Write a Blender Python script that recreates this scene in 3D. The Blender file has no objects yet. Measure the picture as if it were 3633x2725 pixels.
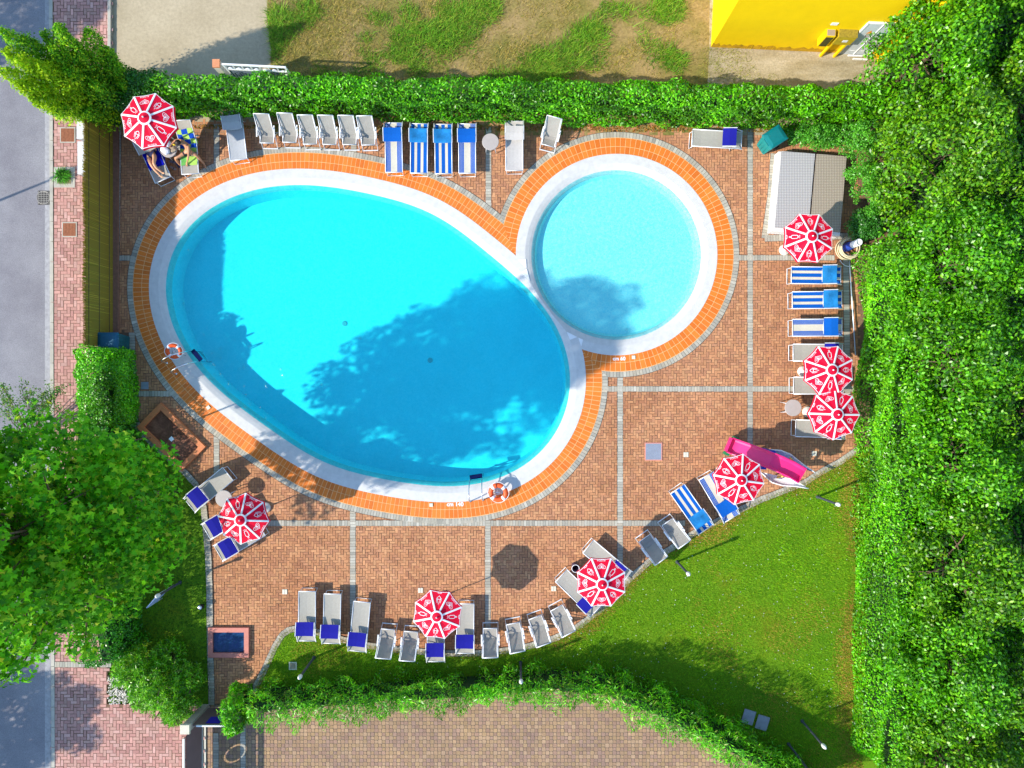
import bpy, bmesh, math, random
import numpy as np
from mathutils import Vector, Matrix

# ------------------------------------------------------------------ scene, camera, light
SC = bpy.context.scene
COL = SC.collection
H = 25.0            # camera height, m
S = 95.0            # photo pixels per metre on the ground
CX, CY = 1816.5, 1362.5

cam = bpy.data.cameras.new('camera')
cam_o = bpy.data.objects.new('camera', cam)
COL.objects.link(cam_o)
cam_o.location = (0, 0, H)
cam_o.rotation_euler = (0, 0, 0)
cam.sensor_fit = 'HORIZONTAL'
cam.angle = 2 * math.atan((3633 / S / 2) / H)
cam.clip_start = 0.5
cam.clip_end = 600
SC.camera = cam_o

SUN_ELEV = 34.5
SUN_DIR = Vector((-0.927, -0.375, 0)).normalized()       # horizontal direction towards the sun
world = bpy.data.worlds.new('World')
SC.world = world
world.use_nodes = True
wn = world.node_tree
wn.nodes.clear()
bg = wn.nodes.new('ShaderNodeBackground')
sky = wn.nodes.new('ShaderNodeTexSky')
wo = wn.nodes.new('ShaderNodeOutputWorld')
sky.sky_type = 'NISHITA'
sky.sun_disc = False
sky.sun_elevation = math.radians(SUN_ELEV)
sky.sun_rotation = math.atan2(SUN_DIR.x, SUN_DIR.y)
sky.air_density = 1.3
sky.dust_density = 0.3
sky.ozone_density = 4.0
bg.inputs['Strength'].default_value = 0.15
wn.links.new(sky.outputs[0], bg.inputs[0])
wn.links.new(bg.outputs[0], wo.inputs[0])

sun = bpy.data.lights.new('sun', 'SUN')
sun.energy = 3.45
sun.angle = math.radians(0.7)
sun.color = (1.0, 0.93, 0.82)
sun_o = bpy.data.objects.new('sun', sun)
COL.objects.link(sun_o)
sd = Vector((SUN_DIR.x * math.cos(math.radians(SUN_ELEV)), SUN_DIR.y * math.cos(math.radians(SUN_ELEV)), math.sin(math.radians(SUN_ELEV))))
sun_o.rotation_euler = sd.to_track_quat('Z', 'Y').to_euler()
sun_o.location = (-30, -12, 30)

SC.view_settings.view_transform = 'Standard'
SC.view_settings.look = 'None'
SC.view_settings.gamma = 1.0
SC.view_settings.use_curve_mapping = False
SC.view_settings.exposure = 0.98
SC.cycles.max_bounces = 6
SC.cycles.transparent_max_bounces = 12
SC.cycles.use_denoising = True

rng = np.random.default_rng(7)
random.seed(7)


# ------------------------------------------------------------------ coordinates
def P(px, py, h=0.0):
    """Ground position (metres) of a point of height h seen at photo pixel px, py."""
    k = (1 - h / H) / S
    return Vector(((px - CX) * k, -(py - CY) * k, h))


def G(px, py, z=0.0):
    """Point above ground pixel px, py at height z (no parallax)."""
    return Vector(((px - CX) / S, -(py - CY) / S, z))


# ------------------------------------------------------------------ materials
def new_mat(name):
    m = bpy.data.materials.new(name)
    m.use_nodes = True
    nt = m.node_tree
    nt.nodes.clear()
    out = nt.nodes.new('ShaderNodeOutputMaterial')
    b = nt.nodes.new('ShaderNodeBsdfPrincipled')
    nt.links.new(b.outputs[0], out.inputs[0])
    return m, nt, b, out


def mat(name, col, rough=0.6, metal=0.0, var=0.0, scale=6.0, bump=0.0, spec=0.4, alpha=1.0, trans=0.0):
    m, nt, b, out = new_mat(name)
    b.inputs['Roughness'].default_value = rough
    b.inputs['Metallic'].default_value = metal
    b.inputs['Specular IOR Level'].default_value = spec
    b.inputs['Alpha'].default_value = alpha
    b.inputs['Base Color'].default_value = (*col, 1)
    if var or bump:
        tc = nt.nodes.new('ShaderNodeTexCoord')
        no = nt.nodes.new('ShaderNodeTexNoise')
        no.inputs['Scale'].default_value = scale
        no.inputs['Detail'].default_value = 6
        no.inputs['Roughness'].default_value = 0.65
        nt.links.new(tc.outputs['Object'], no.inputs['Vector'])
        if var:
            mp = nt.nodes.new('ShaderNodeMapRange')
            mp.inputs[1].default_value = 0.3
            mp.inputs[2].default_value = 0.7
            mp.inputs[3].default_value = 1 - var
            mp.inputs[4].default_value = 1 + var
            mx = nt.nodes.new('ShaderNodeMix')
            mx.data_type = 'RGBA'
            mx.blend_type = 'MULTIPLY'
            mx.inputs[0].default_value = 1
            mx.inputs[6].default_value = (*col, 1)
            nt.links.new(no.outputs[0], mp.inputs[0])
            nt.links.new(mp.outputs[0], mx.inputs[7])
            nt.links.new(mx.outputs[2], b.inputs['Base Color'])
        if bump:
            bp = nt.nodes.new('ShaderNodeBump')
            bp.inputs['Strength'].default_value = bump
            bp.inputs['Distance'].default_value = 0.02
            nt.links.new(no.outputs[0], bp.inputs['Height'])
            nt.links.new(bp.outputs[0], b.inputs['Normal'])
    if trans:
        tr = nt.nodes.new('ShaderNodeBsdfTranslucent')
        tr.inputs[0].default_value = (*col, 1)
        ms = nt.nodes.new('ShaderNodeMixShader')
        ms.inputs[0].default_value = trans
        nt.links.new(b.outputs[0], ms.inputs[1])
        nt.links.new(tr.outputs[0], ms.inputs[2])
        nt.links.new(ms.outputs[0], out.inputs[0])
    return m


def attr_mat(name, rough=0.8, spec=0.2, grime=0.0, gscale=0.6, fine=0.0, trans=0.0, gcol=None):
    """Base colour from the face attribute 'Col', with weathering noise."""
    m, nt, b, out = new_mat(name)
    b.inputs['Roughness'].default_value = rough
    b.inputs['Specular IOR Level'].default_value = spec
    at = nt.nodes.new('ShaderNodeAttribute')
    at.attribute_name = 'Col'
    last = at.outputs['Color']
    tc = nt.nodes.new('ShaderNodeTexCoord')
    for amp, sc, gc in ((grime, gscale, gcol), (fine, 25.0, None)):
        if not amp:
            continue
        no = nt.nodes.new('ShaderNodeTexNoise')
        no.inputs['Scale'].default_value = sc
        no.inputs['Detail'].default_value = 8
        no.inputs['Roughness'].default_value = 0.7
        nt.links.new(tc.outputs['Object'], no.inputs['Vector'])
        mp = nt.nodes.new('ShaderNodeMapRange')
        mp.inputs[1].default_value = 0.35
        mp.inputs[2].default_value = 0.68
        mp.inputs[3].default_value = 1.0 if gc else 1 + amp * 0.5
        mp.inputs[4].default_value = 0.0 if gc else 1 - amp
        nt.links.new(no.outputs[0], mp.inputs[0])
        mx = nt.nodes.new('ShaderNodeMix')
        mx.data_type = 'RGBA'
        if gc:
            mp.inputs[3].default_value = 0.0
            mp.inputs[4].default_value = amp
            mx.blend_type = 'MULTIPLY'
            nt.links.new(mp.outputs[0], mx.inputs[0])
            nt.links.new(last, mx.inputs[6])
            mx.inputs[7].default_value = (*gc, 1)
        else:
            mx.blend_type = 'MULTIPLY'
            mx.inputs[0].default_value = 1
            nt.links.new(last, mx.inputs[6])
            nt.links.new(mp.outputs[0], mx.inputs[7])
        last = mx.outputs[2]
    nt.links.new(last, b.inputs['Base Color'])
    if trans:
        tr = nt.nodes.new('ShaderNodeBsdfTranslucent')
        nt.links.new(last, tr.inputs[0])
        ms = nt.nodes.new('ShaderNodeMixShader')
        ms.inputs[0].default_value = trans
        nt.links.new(b.outputs[0], ms.inputs[1])
        nt.links.new(tr.outputs[0], ms.inputs[2])
        nt.links.new(ms.outputs[0], out.inputs[0])
    return m


def ramp_mat(name, stops, scale=1.0, rough=0.9, detail=8, scale2=14.0, amp2=0.35, bump=0.3, stretch=(1, 1, 1)):
    """Ground material: colour ramp over large noise, multiplied by fine noise."""
    m, nt, b, out = new_mat(name)
    b.inputs['Roughness'].default_value = rough
    b.inputs['Specular IOR Level'].default_value = 0.15
    tc = nt.nodes.new('ShaderNodeTexCoord')
    mpg = nt.nodes.new('ShaderNodeMapping')
    mpg.inputs['Scale'].default_value = stretch
    nt.links.new(tc.outputs['Object'], mpg.inputs[0])
    n1 = nt.nodes.new('ShaderNodeTexNoise')
    n1.inputs['Scale'].default_value = scale
    n1.inputs['Detail'].default_value = detail
    n1.inputs['Roughness'].default_value = 0.68
    cr = nt.nodes.new('ShaderNodeValToRGB')
    while len(cr.color_ramp.elements) < len(stops):
        cr.color_ramp.elements.new(0.5)
    for e, (p, c) in zip(cr.color_ramp.elements, stops):
        e.position = p
        e.color = (*c, 1)
    n2 = nt.nodes.new('ShaderNodeTexNoise')
    n2.inputs['Scale'].default_value = scale2
    n2.inputs['Detail'].default_value = 6
    n2.inputs['Roughness'].default_value = 0.75
    mp = nt.nodes.new('ShaderNodeMapRange')
    mp.inputs[1].default_value = 0.3
    mp.inputs[2].default_value = 0.7
    mp.inputs[3].default_value = 1 - amp2
    mp.inputs[4].default_value = 1 + amp2
    mx = nt.nodes.new('ShaderNodeMix')
    mx.data_type = 'RGBA'
    mx.blend_type = 'MULTIPLY'
    mx.inputs[0].default_value = 1
    nt.links.new(mpg.outputs[0], n1.inputs['Vector'])
    nt.links.new(tc.outputs['Object'], n2.inputs['Vector'])
    nt.links.new(n1.outputs[0], cr.inputs[0])
    nt.links.new(n2.outputs[0], mp.inputs[0])
    nt.links.new(cr.outputs[0], mx.inputs[6])
    nt.links.new(mp.outputs[0], mx.inputs[7])
    nt.links.new(mx.outputs[2], b.inputs['Base Color'])
    if bump:
        bp = nt.nodes.new('ShaderNodeBump')
        bp.inputs['Strength'].default_value = bump
        bp.inputs['Distance'].default_value = 0.03
        nt.links.new(n2.outputs[0], bp.inputs['Height'])
        nt.links.new(bp.outputs[0], b.inputs['Normal'])
    return m


# ------------------------------------------------------------------ objects
def tag(o, label=None, cat=None, group=None, kind=None):
    if label:
        o['label'] = label
    if cat:
        o['category'] = cat
    if group:
        o['group'] = group
    if kind:
        o['kind'] = kind
    return o


def thing(name, label, cat, loc=(0, 0, 0), rotz=0.0, group=None):
    o = bpy.data.objects.new(name, None)
    o.empty_display_size = 0.2
    COL.objects.link(o)
    o.location = loc
    o.rotation_euler = (0, 0, rotz)
    return tag(o, label, cat, group)


def link_mesh(name, me, parent=None):
    o = bpy.data.objects.new(name, me)
    COL.objects.link(o)
    if parent is not None:
        o.parent = parent
    return o


def copy_tree(o, parent=None):
    c = o.copy()
    COL.objects.link(c)
    c.parent = parent
    for ch in list(o.children):
        copy_tree(ch, c)
    return c


class MB:
    """Collects polygons, builds ONE mesh object."""

    def __init__(self):
        self.v, self.f, self.m = [], [], []
        self.sm = []

    def add(self, verts, faces, mi=0, smooth=False):
        n = len(self.v)
        self.v.extend([tuple(p) for p in verts])
        for f in faces:
            self.f.append([i + n for i in f])
            self.m.append(mi)
            self.sm.append(smooth)
        return self

    def box(self, c, s, rot=0.0, mi=0, tilt=None, taper=1.0):
        c = Vector(c)
        hx, hy, hz = s[0] / 2, s[1] / 2, s[2] / 2
        R = Matrix.Rotation(rot, 3, 'Z')
        if tilt is not None:
            R = R @ Matrix.Rotation(tilt, 3, 'X')
        vs = []
        for z, t in ((-hz, 1.0), (hz, taper)):
            for x, y in ((-hx, -hy), (hx, -hy), (hx, hy), (-hx, hy)):
                vs.append(c + R @ Vector((x * t, y * t, z)))
        return self.add(vs, [(3, 2, 1, 0), (4, 5, 6, 7), (0, 1, 5, 4), (1, 2, 6, 5), (2, 3, 7, 6), (3, 0, 4, 7)], mi)

    def bar(self, a, b, w, h, mi=0, up=(0, 0, 1)):
        """box-section bar from a to b"""
        a, b = Vector(a), Vector(b)
        d = (b - a).normalized()
        u = Vector(up)
        s = d.cross(u)
        if s.length < 1e-4:
            s = Vector((1, 0, 0))
        s.normalize()
        n = s.cross(d).normalized()
        vs = []
        for p in (a, b):
            for x, y in ((-1, -1), (1, -1), (1, 1), (-1, 1)):
                vs.append(p + s * (x * w / 2) + n * (y * h / 2))
        return self.add(vs, [(0, 3, 2, 1), (4, 5, 6, 7), (0, 1, 5, 4), (1, 2, 6, 5), (2, 3, 7, 6), (3, 0, 4, 7)], mi)

    def tube(self, path, r, n=8, mi=0, closed=False, caps=True):
        pts = [Vector(p) for p in path]
        rs = r if isinstance(r, (list, tuple)) else [r] * len(pts)
        vs, k = [], len(pts)
        prev = None
        for i, p in enumerate(pts):
            if closed:
                d = pts[(i + 1) % k] - pts[(i - 1) % k]
            else:
                d = pts[min(i + 1, k - 1)] - pts[max(i - 1, 0)]
            d.normalize()
            if prev is None:
                a = Vector((0, 0, 1)) if abs(d.z) < 0.9 else Vector((1, 0, 0))
                s = d.cross(a).normalized()
            else:
                s = (prev - d * prev.dot(d))
                if s.length < 1e-5:
                    s = d.cross(Vector((0.3, 0.5, 0.8)))
                s.normalize()
            prev = s
            t = d.cross(s)
            for j in range(n):
                an = 2 * math.pi * j / n
                vs.append(p + (s * math.cos(an) + t * math.sin(an)) * rs[i])
        fs = []
        for i in range(k if closed else k - 1):
            i2 = (i + 1) % k
            for j in range(n):
                j2 = (j + 1) % n
                fs.append((i * n + j, i * n + j2, i2 * n + j2, i2 * n + j))
        if caps and not closed:
            fs.append(tuple(range(n))[::-1])
            fs.append(tuple((k - 1) * n + j for j in range(n)))
        return self.add(vs, fs, mi, True)

    def lathe(self, prof, c=(0, 0, 0), n=24, mi=0, smooth=True, capb=True, capt=True):
        c = Vector(c)
        vs, fs = [], []
        for r, z in prof:
            for j in range(n):
                a = 2 * math.pi * j / n
                vs.append(c + Vector((r * math.cos(a), r * math.sin(a), z)))
        k = len(prof)
        for i in range(k - 1):
            for j in range(n):
                j2 = (j + 1) % n
                fs.append((i * n + j, i * n + j2, (i + 1) * n + j2, (i + 1) * n + j))
        self.add(vs, fs, mi, smooth)
        if capb:
            self.add([vs[j] for j in range(n)], [tuple(range(n))[::-1]], mi)
        if capt:
            self.add([vs[(k - 1) * n + j] for j in range(n)], [tuple(range(n))], mi)
        return self

    def prism(self, poly, z0, z1, mi=0):
        """poly: list of (x, y) counter-clockwise"""
        n = len(poly)
        vs = [(x, y, z0) for x, y in poly] + [(x, y, z1) for x, y in poly]
        fs = [tuple(range(n))[::-1], tuple(range(n, 2 * n))]
        for i in range(n):
            j = (i + 1) % n
            fs.append((i, j, n + j, n + i))
        return self.add(vs, fs, mi)

    def torus(self, c, R, r, n=32, k=12, mi=0, tilt=None, arc=None):
        c = Vector(c)
        M = tilt or Matrix.Identity(3)
        pts = []
        a0, a1 = arc or (0, 2 * math.pi)
        cnt = n if arc is None else n + 1
        for i in range(cnt):
            a = a0 + (a1 - a0) * i / n
            pts.append(c + M @ Vector((R * math.cos(a), R * math.sin(a), 0)))
        return self.tube(pts, r, k, mi, closed=arc is None)

    def build(self, name, mats, parent=None, origin=None):
        me = bpy.data.meshes.new(name)
        o3 = Vector(origin) if origin is not None else Vector((0, 0, 0))
        me.from_pydata([(x - o3.x, y - o3.y, z - o3.z) for x, y, z in self.v], [], self.f)
        if not isinstance(mats, (list, tuple)):
            mats = [mats]
        for mm in mats:
            me.materials.append(mm)
        me.polygons.foreach_set('material_index', self.m)
        me.polygons.foreach_set('use_smooth', self.sm)
        me.update()
        o = link_mesh(name, me, parent)
        if parent is None and origin is not None:
            o.location = o3
        return o


def np_mesh(name, V, mats, parent=None, col=None, mi=None, smooth=False, origin=(0, 0, 0)):
    """V: (N, k, 3) array of N separate k-gons."""
    V = np.asarray(V, dtype=np.float32)
    N, k, _ = V.shape
    V = V - np.array(origin, dtype=np.float32)
    me = bpy.data.meshes.new(name)
    me.vertices.add(N * k)
    me.vertices.foreach_set('co', V.reshape(-1))
    me.loops.add(N * k)
    me.loops.foreach_set('vertex_index', np.arange(N * k, dtype=np.int32))
    me.polygons.add(N)
    me.polygons.foreach_set('loop_start', np.arange(0, N * k, k, dtype=np.int32))
    me.polygons.foreach_set('loop_total', np.full(N, k, dtype=np.int32))
    if not isinstance(mats, (list, tuple)):
        mats = [mats]
    for mm in mats:
        me.materials.append(mm)
    if mi is not None:
        me.polygons.foreach_set('material_index', np.asarray(mi, dtype=np.int32))
    if smooth:
        me.polygons.foreach_set('use_smooth', np.ones(N, dtype=bool))
    me.update(calc_edges=True)
    if col is not None:
        a = me.attributes.new('Col', 'FLOAT_COLOR', 'FACE')
        c = np.ones((N, 4), dtype=np.float32)
        c[:, :3] = col
        a.data.foreach_set('color', c.reshape(-1))
    o = link_mesh(name, me, parent)
    if parent is None:
        o.location = origin
    return o


def poly_lists(name, polys, mats, parent=None, cols=None, mi=None):
    """polys: list of variable-length vertex lists (3D)."""
    vs, fs = [], []
    for p in polys:
        n = len(vs)
        vs.extend(tuple(q) for q in p)
        fs.append(tuple(range(n, n + len(p))))
    me = bpy.data.meshes.new(name)
    me.from_pydata(vs, [], fs)
    if not isinstance(mats, (list, tuple)):
        mats = [mats]
    for mm in mats:
        me.materials.append(mm)
    if mi is not None:
        me.polygons.foreach_set('material_index', mi)
    me.update()
    if cols is not None:
        a = me.attributes.new('Col', 'FLOAT_COLOR', 'FACE')
        c = np.ones((len(fs), 4), dtype=np.float32)
        c[:, :3] = np.array(cols)
        a.data.foreach_set('color', c.reshape(-1))
    return link_mesh(name, me, parent)


def clip(poly, sc):
    """Sutherland-Hodgman against scalar >= 0. poly: list of np arrays, sc: list of floats."""
    out, n = [], len(poly)
    if min(sc) >= 0:
        return poly
    if max(sc) < 0:
        return []
    for i in range(n):
        j = (i + 1) % n
        a, b, sa, sb = poly[i], poly[j], sc[i], sc[j]
        if sa >= 0:
            out.append(a)
        if (sa >= 0) != (sb >= 0):
            t = sa / (sa - sb)
            out.append(a + (b - a) * t)
    return out


def inside_poly(X, Y, poly):
    """vectorised point in polygon"""
    r = np.zeros(X.shape, dtype=bool)
    n = len(poly)
    for i in range(n):
        x0, y0 = poly[i]
        x1, y1 = poly[(i + 1) % n]
        if y0 == y1:
            continue
        c = (y0 > Y) != (y1 > Y)
        r ^= c & (X < (x1 - x0) * (Y - y0) / (y1 - y0) + x0)
    return r


def sheet(name, pts_px, z, material, kind='structure'):
    vs = [G(x, y, z) for x, y in pts_px]
    o = poly_lists(name, [vs], material)
    if o.data.polygons[0].normal.z < 0:
        o.data.flip_normals()
    tag(o, kind=kind)
    return o


_font_cache = {}


def text_mesh(txt, size, bold=0.0):
    """triangulated mesh data (verts, faces) of a text in the XY plane, centred"""
    key = (txt, size, bold)
    if key in _font_cache:
        return _font_cache[key]
    cu = bpy.data.curves.new('lettering', 'FONT')
    cu.body = txt
    cu.size = size
    cu.offset = bold
    cu.align_x = 'CENTER'
    cu.align_y = 'CENTER'
    ob = bpy.data.objects.new('lettering', cu)
    COL.objects.link(ob)
    dg = bpy.context.evaluated_depsgraph_get()
    dg.update()
    me = ob.evaluated_get(dg).to_mesh()
    vs = [tuple(v.co) for v in me.vertices]
    fs = [tuple(p.vertices) for p in me.polygons]
    ob.evaluated_get(dg).to_mesh_clear()
    bpy.data.objects.remove(ob)
    bpy.data.curves.remove(cu)
    _font_cache[key] = (vs, fs)
    return vs, fs


# ------------------------------------------------------------------ foliage helpers
def unit(a):
    return a / np.maximum(np.linalg.norm(a, axis=-1, keepdims=True), 1e-9)


def leaf_quads(Pt, N, L, W, spread=0.6, fold=0.18, r=None, along=None):
    """Diamond leaves centred at Pt, facing roughly N."""
    r = r or rng
    n = len(Pt)
    nn = unit(N + r.normal(0, spread, (n, 3)))
    t = r.normal(0, 1, (n, 3)) if along is None else along + r.normal(0, 0.35, (n, 3))
    t = unit(t - nn * (t * nn).sum(1, keepdims=True))
    b = np.cross(nn, t)
    Ls = (L * r.uniform(0.7, 1.25, n))[:, None]
    Ws = (W * r.uniform(0.75, 1.2, n))[:, None]
    up = nn * Ws * fold
    V = np.stack([Pt - t * Ls / 2, Pt + b * Ws / 2 + up, Pt + t * Ls / 2, Pt - b * Ws / 2 + up], axis=1)
    return V


def palette(n, cols, w=None, jit=0.18, r=None):
    r = r or rng
    cols = np.array(cols)
    idx = r.choice(len(cols), n, p=w)
    c = cols[idx] * np.exp(r.normal(0, jit, (n, 1)))
    return np.clip(c, 0, 1)

# ------------------------------------------------------------------ pool outlines (photo pixels on the ground)
_pts = np.array([(642, 750), (741, 678), (859, 628), (1000, 606), (1016, 603), (1197, 613), (1378, 646), (1514, 692), (1627, 750),
                 (1720, 818), (1800, 885), (1838, 920), (1900, 978), (1947, 1031), (2002, 1101), (2042, 1170), (2062, 1236), (2077, 1320), (2078, 1373),
                 (2069, 1436), (2048, 1499), (1999, 1581), (1951, 1640), (1860, 1719), (1829, 1735), (1770, 1756), (1708, 1768),
                 (1631, 1774), (1480, 1768), (1314, 1749), (1150, 1700), (1000, 1617), (949, 1580), (841, 1512), (723, 1402),
                 (678, 1355), (628, 1296), (574, 1220), (542, 1125), (533, 1025), (547, 921), (588, 826)], dtype=float)
EC = np.array([1290.0, 1185.0])


def _fourier(th, K=7):
    return np.stack([np.ones_like(th)] + [f(k * th) for k in range(1, K + 1) for f in (np.cos, np.sin)], axis=1)


_d = _pts - EC
_th = np.arctan2(_d[:, 1], _d[:, 0])
_A = _fourier(_th)
_reg = np.diag([0] + [0.004 * k ** 4 for k in range(1, 8) for _ in (0, 1)])
_cf = np.linalg.solve(_A.T @ _A + _reg, _A.T @ np.hypot(_d[:, 0], _d[:, 1]))


def egg_curve(n=900):
    th = np.linspace(0, 2 * np.pi, 4000, endpoint=False)
    r = _fourier(th) @ _cf
    p = EC + np.stack([r * np.cos(th), r * np.sin(th)], 1)
    s = np.concatenate([[0], np.cumsum(np.hypot(*(np.roll(p, -1, 0) - p).T))])
    L = s[-1]
    u = np.linspace(0, L, n, endpoint=False)
    pc = np.vstack([p, p[:1]])
    q = np.stack([np.interp(u, s, pc[:, 0]), np.interp(u, s, pc[:, 1])], 1)
    t = np.roll(q, -1, 0) - np.roll(q, 1, 0)
    t /= np.hypot(t[:, 0], t[:, 1])[:, None]
    nrm = np.stack([t[:, 1], -t[:, 0]], 1)
    if ((q - EC) * nrm).sum() < 0:
        nrm = -nrm
    return q, nrm, L


CC, CR = np.array([2187.0, 904.0]), 355.0
EQ, EN, EL = egg_curve(900)


def sd_egg(p):
    p = np.atleast_2d(p)
    out = np.empty(len(p))
    for k in range(0, len(p), 4000):
        q = p[k:k + 4000]
        dd = q[:, None, :] - EQ[None]
        d2 = (dd ** 2).sum(2)
        i = d2.argmin(1)
        v = q - EQ[i]
        # distance to the tangent line is exact enough near the curve
        dist = np.sqrt(d2[np.arange(len(q)), i])
        sgn = np.sign((v * EN[i]).sum(1))
        out[k:k + 4000] = np.where(dist < 8, (v * EN[i]).sum(1), sgn * dist)
    return out


def sd_circ(p):
    p = np.atleast_2d(p)
    return np.hypot(p[:, 0] - CC[0], p[:, 1] - CC[1]) - CR


def sd_pool(p):
    return np.minimum(sd_egg(p), sd_circ(p))


def curve_at(kind, u):
    """u: array of arclength px -> point, normal"""
    if kind == 'egg':
        n = len(EQ)
        x = (u / EL * n) % n
        i = np.floor(x).astype(int) % n
        f = (x - np.floor(x))[:, None]
        j = (i + 1) % n
        q = EQ[i] * (1 - f) + EQ[j] * f
        m = EN[i] * (1 - f) + EN[j] * f
        return q, m / np.hypot(m[:, 0], m[:, 1])[:, None]
    a = u / CR
    m = np.stack([np.cos(a), np.sin(a)], 1)
    return CC + m * CR, m


def ring_polys(kind, profile, pitch, gap=0.0, sub=1, seed=0, pal=None, jit=0.1):
    """Cells between successive (v, z) of profile, spaced `pitch` px along the curve; clipped to this pool's side."""
    L = EL if kind == 'egg' else 2 * math.pi * CR
    other = sd_circ if kind == 'egg' else sd_egg
    n = int(round(L / pitch))
    u = np.linspace(0, L, n + 1)
    r = np.random.default_rng(seed)
    polys, cols = [], []
    for k in range(len(profile) - 1):
        (v0, z0), (v1, z1) = profile[k], profile[k + 1]
        g = gap / 2
        uu = np.stack([u[:-1] + g, u[1:] - g])
        q0, m0 = curve_at(kind, uu[0])
        q1, m1 = curve_at(kind, uu[1])
        a = q0 + m0 * (v0 + g)
        b = q1 + m1 * (v0 + g)
        c = q1 + m1 * (v1 - g)
        d = q0 + m0 * (v1 - g)
        fa = np.stack([other(a) - v0, other(b) - v0, other(c) - v1, other(d) - v1], 1)
        for i in range(n):
            if fa[i].max() < 0:
                continue
            pl = [np.append(a[i], z0), np.append(b[i], z0), np.append(c[i], z1), np.append(d[i], z1)]
            pl = clip(pl, list(fa[i]))
            if len(pl) >= 3:
                w = [((p[0] - CX) / S, -(p[1] - CY) / S, p[2]) for p in pl]
                polys.append(w[::-1])
                if pal is not None:
                    cc = np.array(pal[r.integers(len(pal))]) * math.exp(r.normal(0, jit))
                    cols.append(cc)
    # make faces point up
    out = []
    for w in polys:
        ax, ay = w[1][0] - w[0][0], w[1][1] - w[0][1]
        bx, by = w[2][0] - w[0][0], w[2][1] - w[0][1]
        out.append(w if ax * by - ay * bx > 0 else w[::-1])
    return out, cols


# ------------------------------------------------------------------ materials of the setting
M = {}
M['verge'] = ramp_mat('rough verge', [(0.3, (0.07, 0.12, 0.02)), (0.6, (0.16, 0.17, 0.05)), (0.8, (0.24, 0.20, 0.09))], 0.3)
M['soil'] = ramp_mat('bedding soil', [(0.3, (0.16, 0.09, 0.055)), (0.7, (0.25, 0.15, 0.095))], 0.8)
M['paver'] = attr_mat('clay paver', 0.85, 0.15, grime=0.65, gscale=0.33, gcol=(0.62, 0.52, 0.44), fine=0.18)
M['greypaver'] = attr_mat('grey concrete paver', 0.85, 0.15, grime=0.35, gscale=1.1, gcol=(0.6, 0.58, 0.5), fine=0.14)
M['terra'] = attr_mat('glazed terracotta tile', 0.6, 0.3, grime=0.3, gscale=1.6, gcol=(0.85, 0.7, 0.6), fine=0.07)
M['grout'] = mat('tile grout', (0.85, 0.50, 0.22), 0.8, var=0.15)
M['coping'] = mat('white coping stone', (0.58, 0.57, 0.54), 0.6, var=0.09, scale=5, bump=0.08)
M['liner'] = mat('pool liner', (0.20, 0.70, 0.78), 0.5, var=0.04, scale=1.5)
M['liner_small'] = mat('wading pool liner', (0.46, 0.79, 0.78), 0.5, var=0.03, scale=2.0)
M['concrete'] = ramp_mat('worn concrete', [(0.3, (0.35, 0.285, 0.18)), (0.5, (0.42, 0.345, 0.225)), (0.72, (0.47, 0.39, 0.26))], 0.5, amp2=0.16, scale2=9, bump=0.1)
M['asphalt'] = ramp_mat('asphalt', [(0.35, (0.20, 0.19, 0.205)), (0.65, (0.27, 0.26, 0.27))], 0.5, amp2=0.3, scale2=28, bump=0.2)
M['meadow'] = ramp_mat('dry meadow soil', [(0.28, (0.10, 0.14, 0.03)), (0.44, (0.20, 0.17, 0.045)), (0.58, (0.31, 0.22, 0.09)), (0.75, (0.40, 0.29, 0.15))], 0.35, amp2=0.35, scale2=10)
M['gravel'] = ramp_mat('pale gravel', [(0.3, (0.24, 0.19, 0.09)), (0.5, (0.36, 0.30, 0.19)), (0.7, (0.50, 0.43, 0.32))], 0.9, amp2=0.3, scale2=16, stretch=(0.4, 1.6, 1))
M['lawn'] = ramp_mat('lawn soil', [(0.3, (0.08, 0.20, 0.006)), (0.55, (0.13, 0.25, 0.008)), (0.75, (0.20, 0.19, 0.01))], 0.4, amp2=0.4, scale2=22)
M['paver_b'] = attr_mat('pink clay paver', 0.85, 0.15, grime=0.25, gscale=0.5, gcol=(0.66, 0.6, 0.56), fine=0.14)
M['kerb'] = mat('kerb stone', (0.42, 0.39, 0.32), 0.85, var=0.15, scale=3, bump=0.2)
M['ramp'] = mat('smooth asphalt ramp', (0.15, 0.125, 0.13), 0.85, var=0.15, scale=3, bump=0.1)
M['leaf'] = attr_mat('glossy leaf', 0.36, 0.5, trans=0.34)
M['leaf_soft'] = attr_mat('soft leaf', 0.6, 0.25, trans=0.38)
M['core'] = mat('dark filler core', (0.012, 0.045, 0.006), 0.9, var=0.4, scale=8)
M['twig'] = mat('bark', (0.13, 0.09, 0.055), 0.9, var=0.3, scale=12, bump=0.4)
M['grass'] = attr_mat('grass blade', 0.6, 0.2, trans=0.3)
M['white'] = mat('white painted metal', (0.80, 0.80, 0.79), 0.4, var=0.03)
M['chrome'] = mat('brushed steel', (0.72, 0.74, 0.76), 0.22, metal=0.9)
M['dark'] = mat('dark plastic', (0.025, 0.03, 0.035), 0.5)
M['black'] = mat('black rubber', (0.012, 0.012, 0.014), 0.7)


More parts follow.
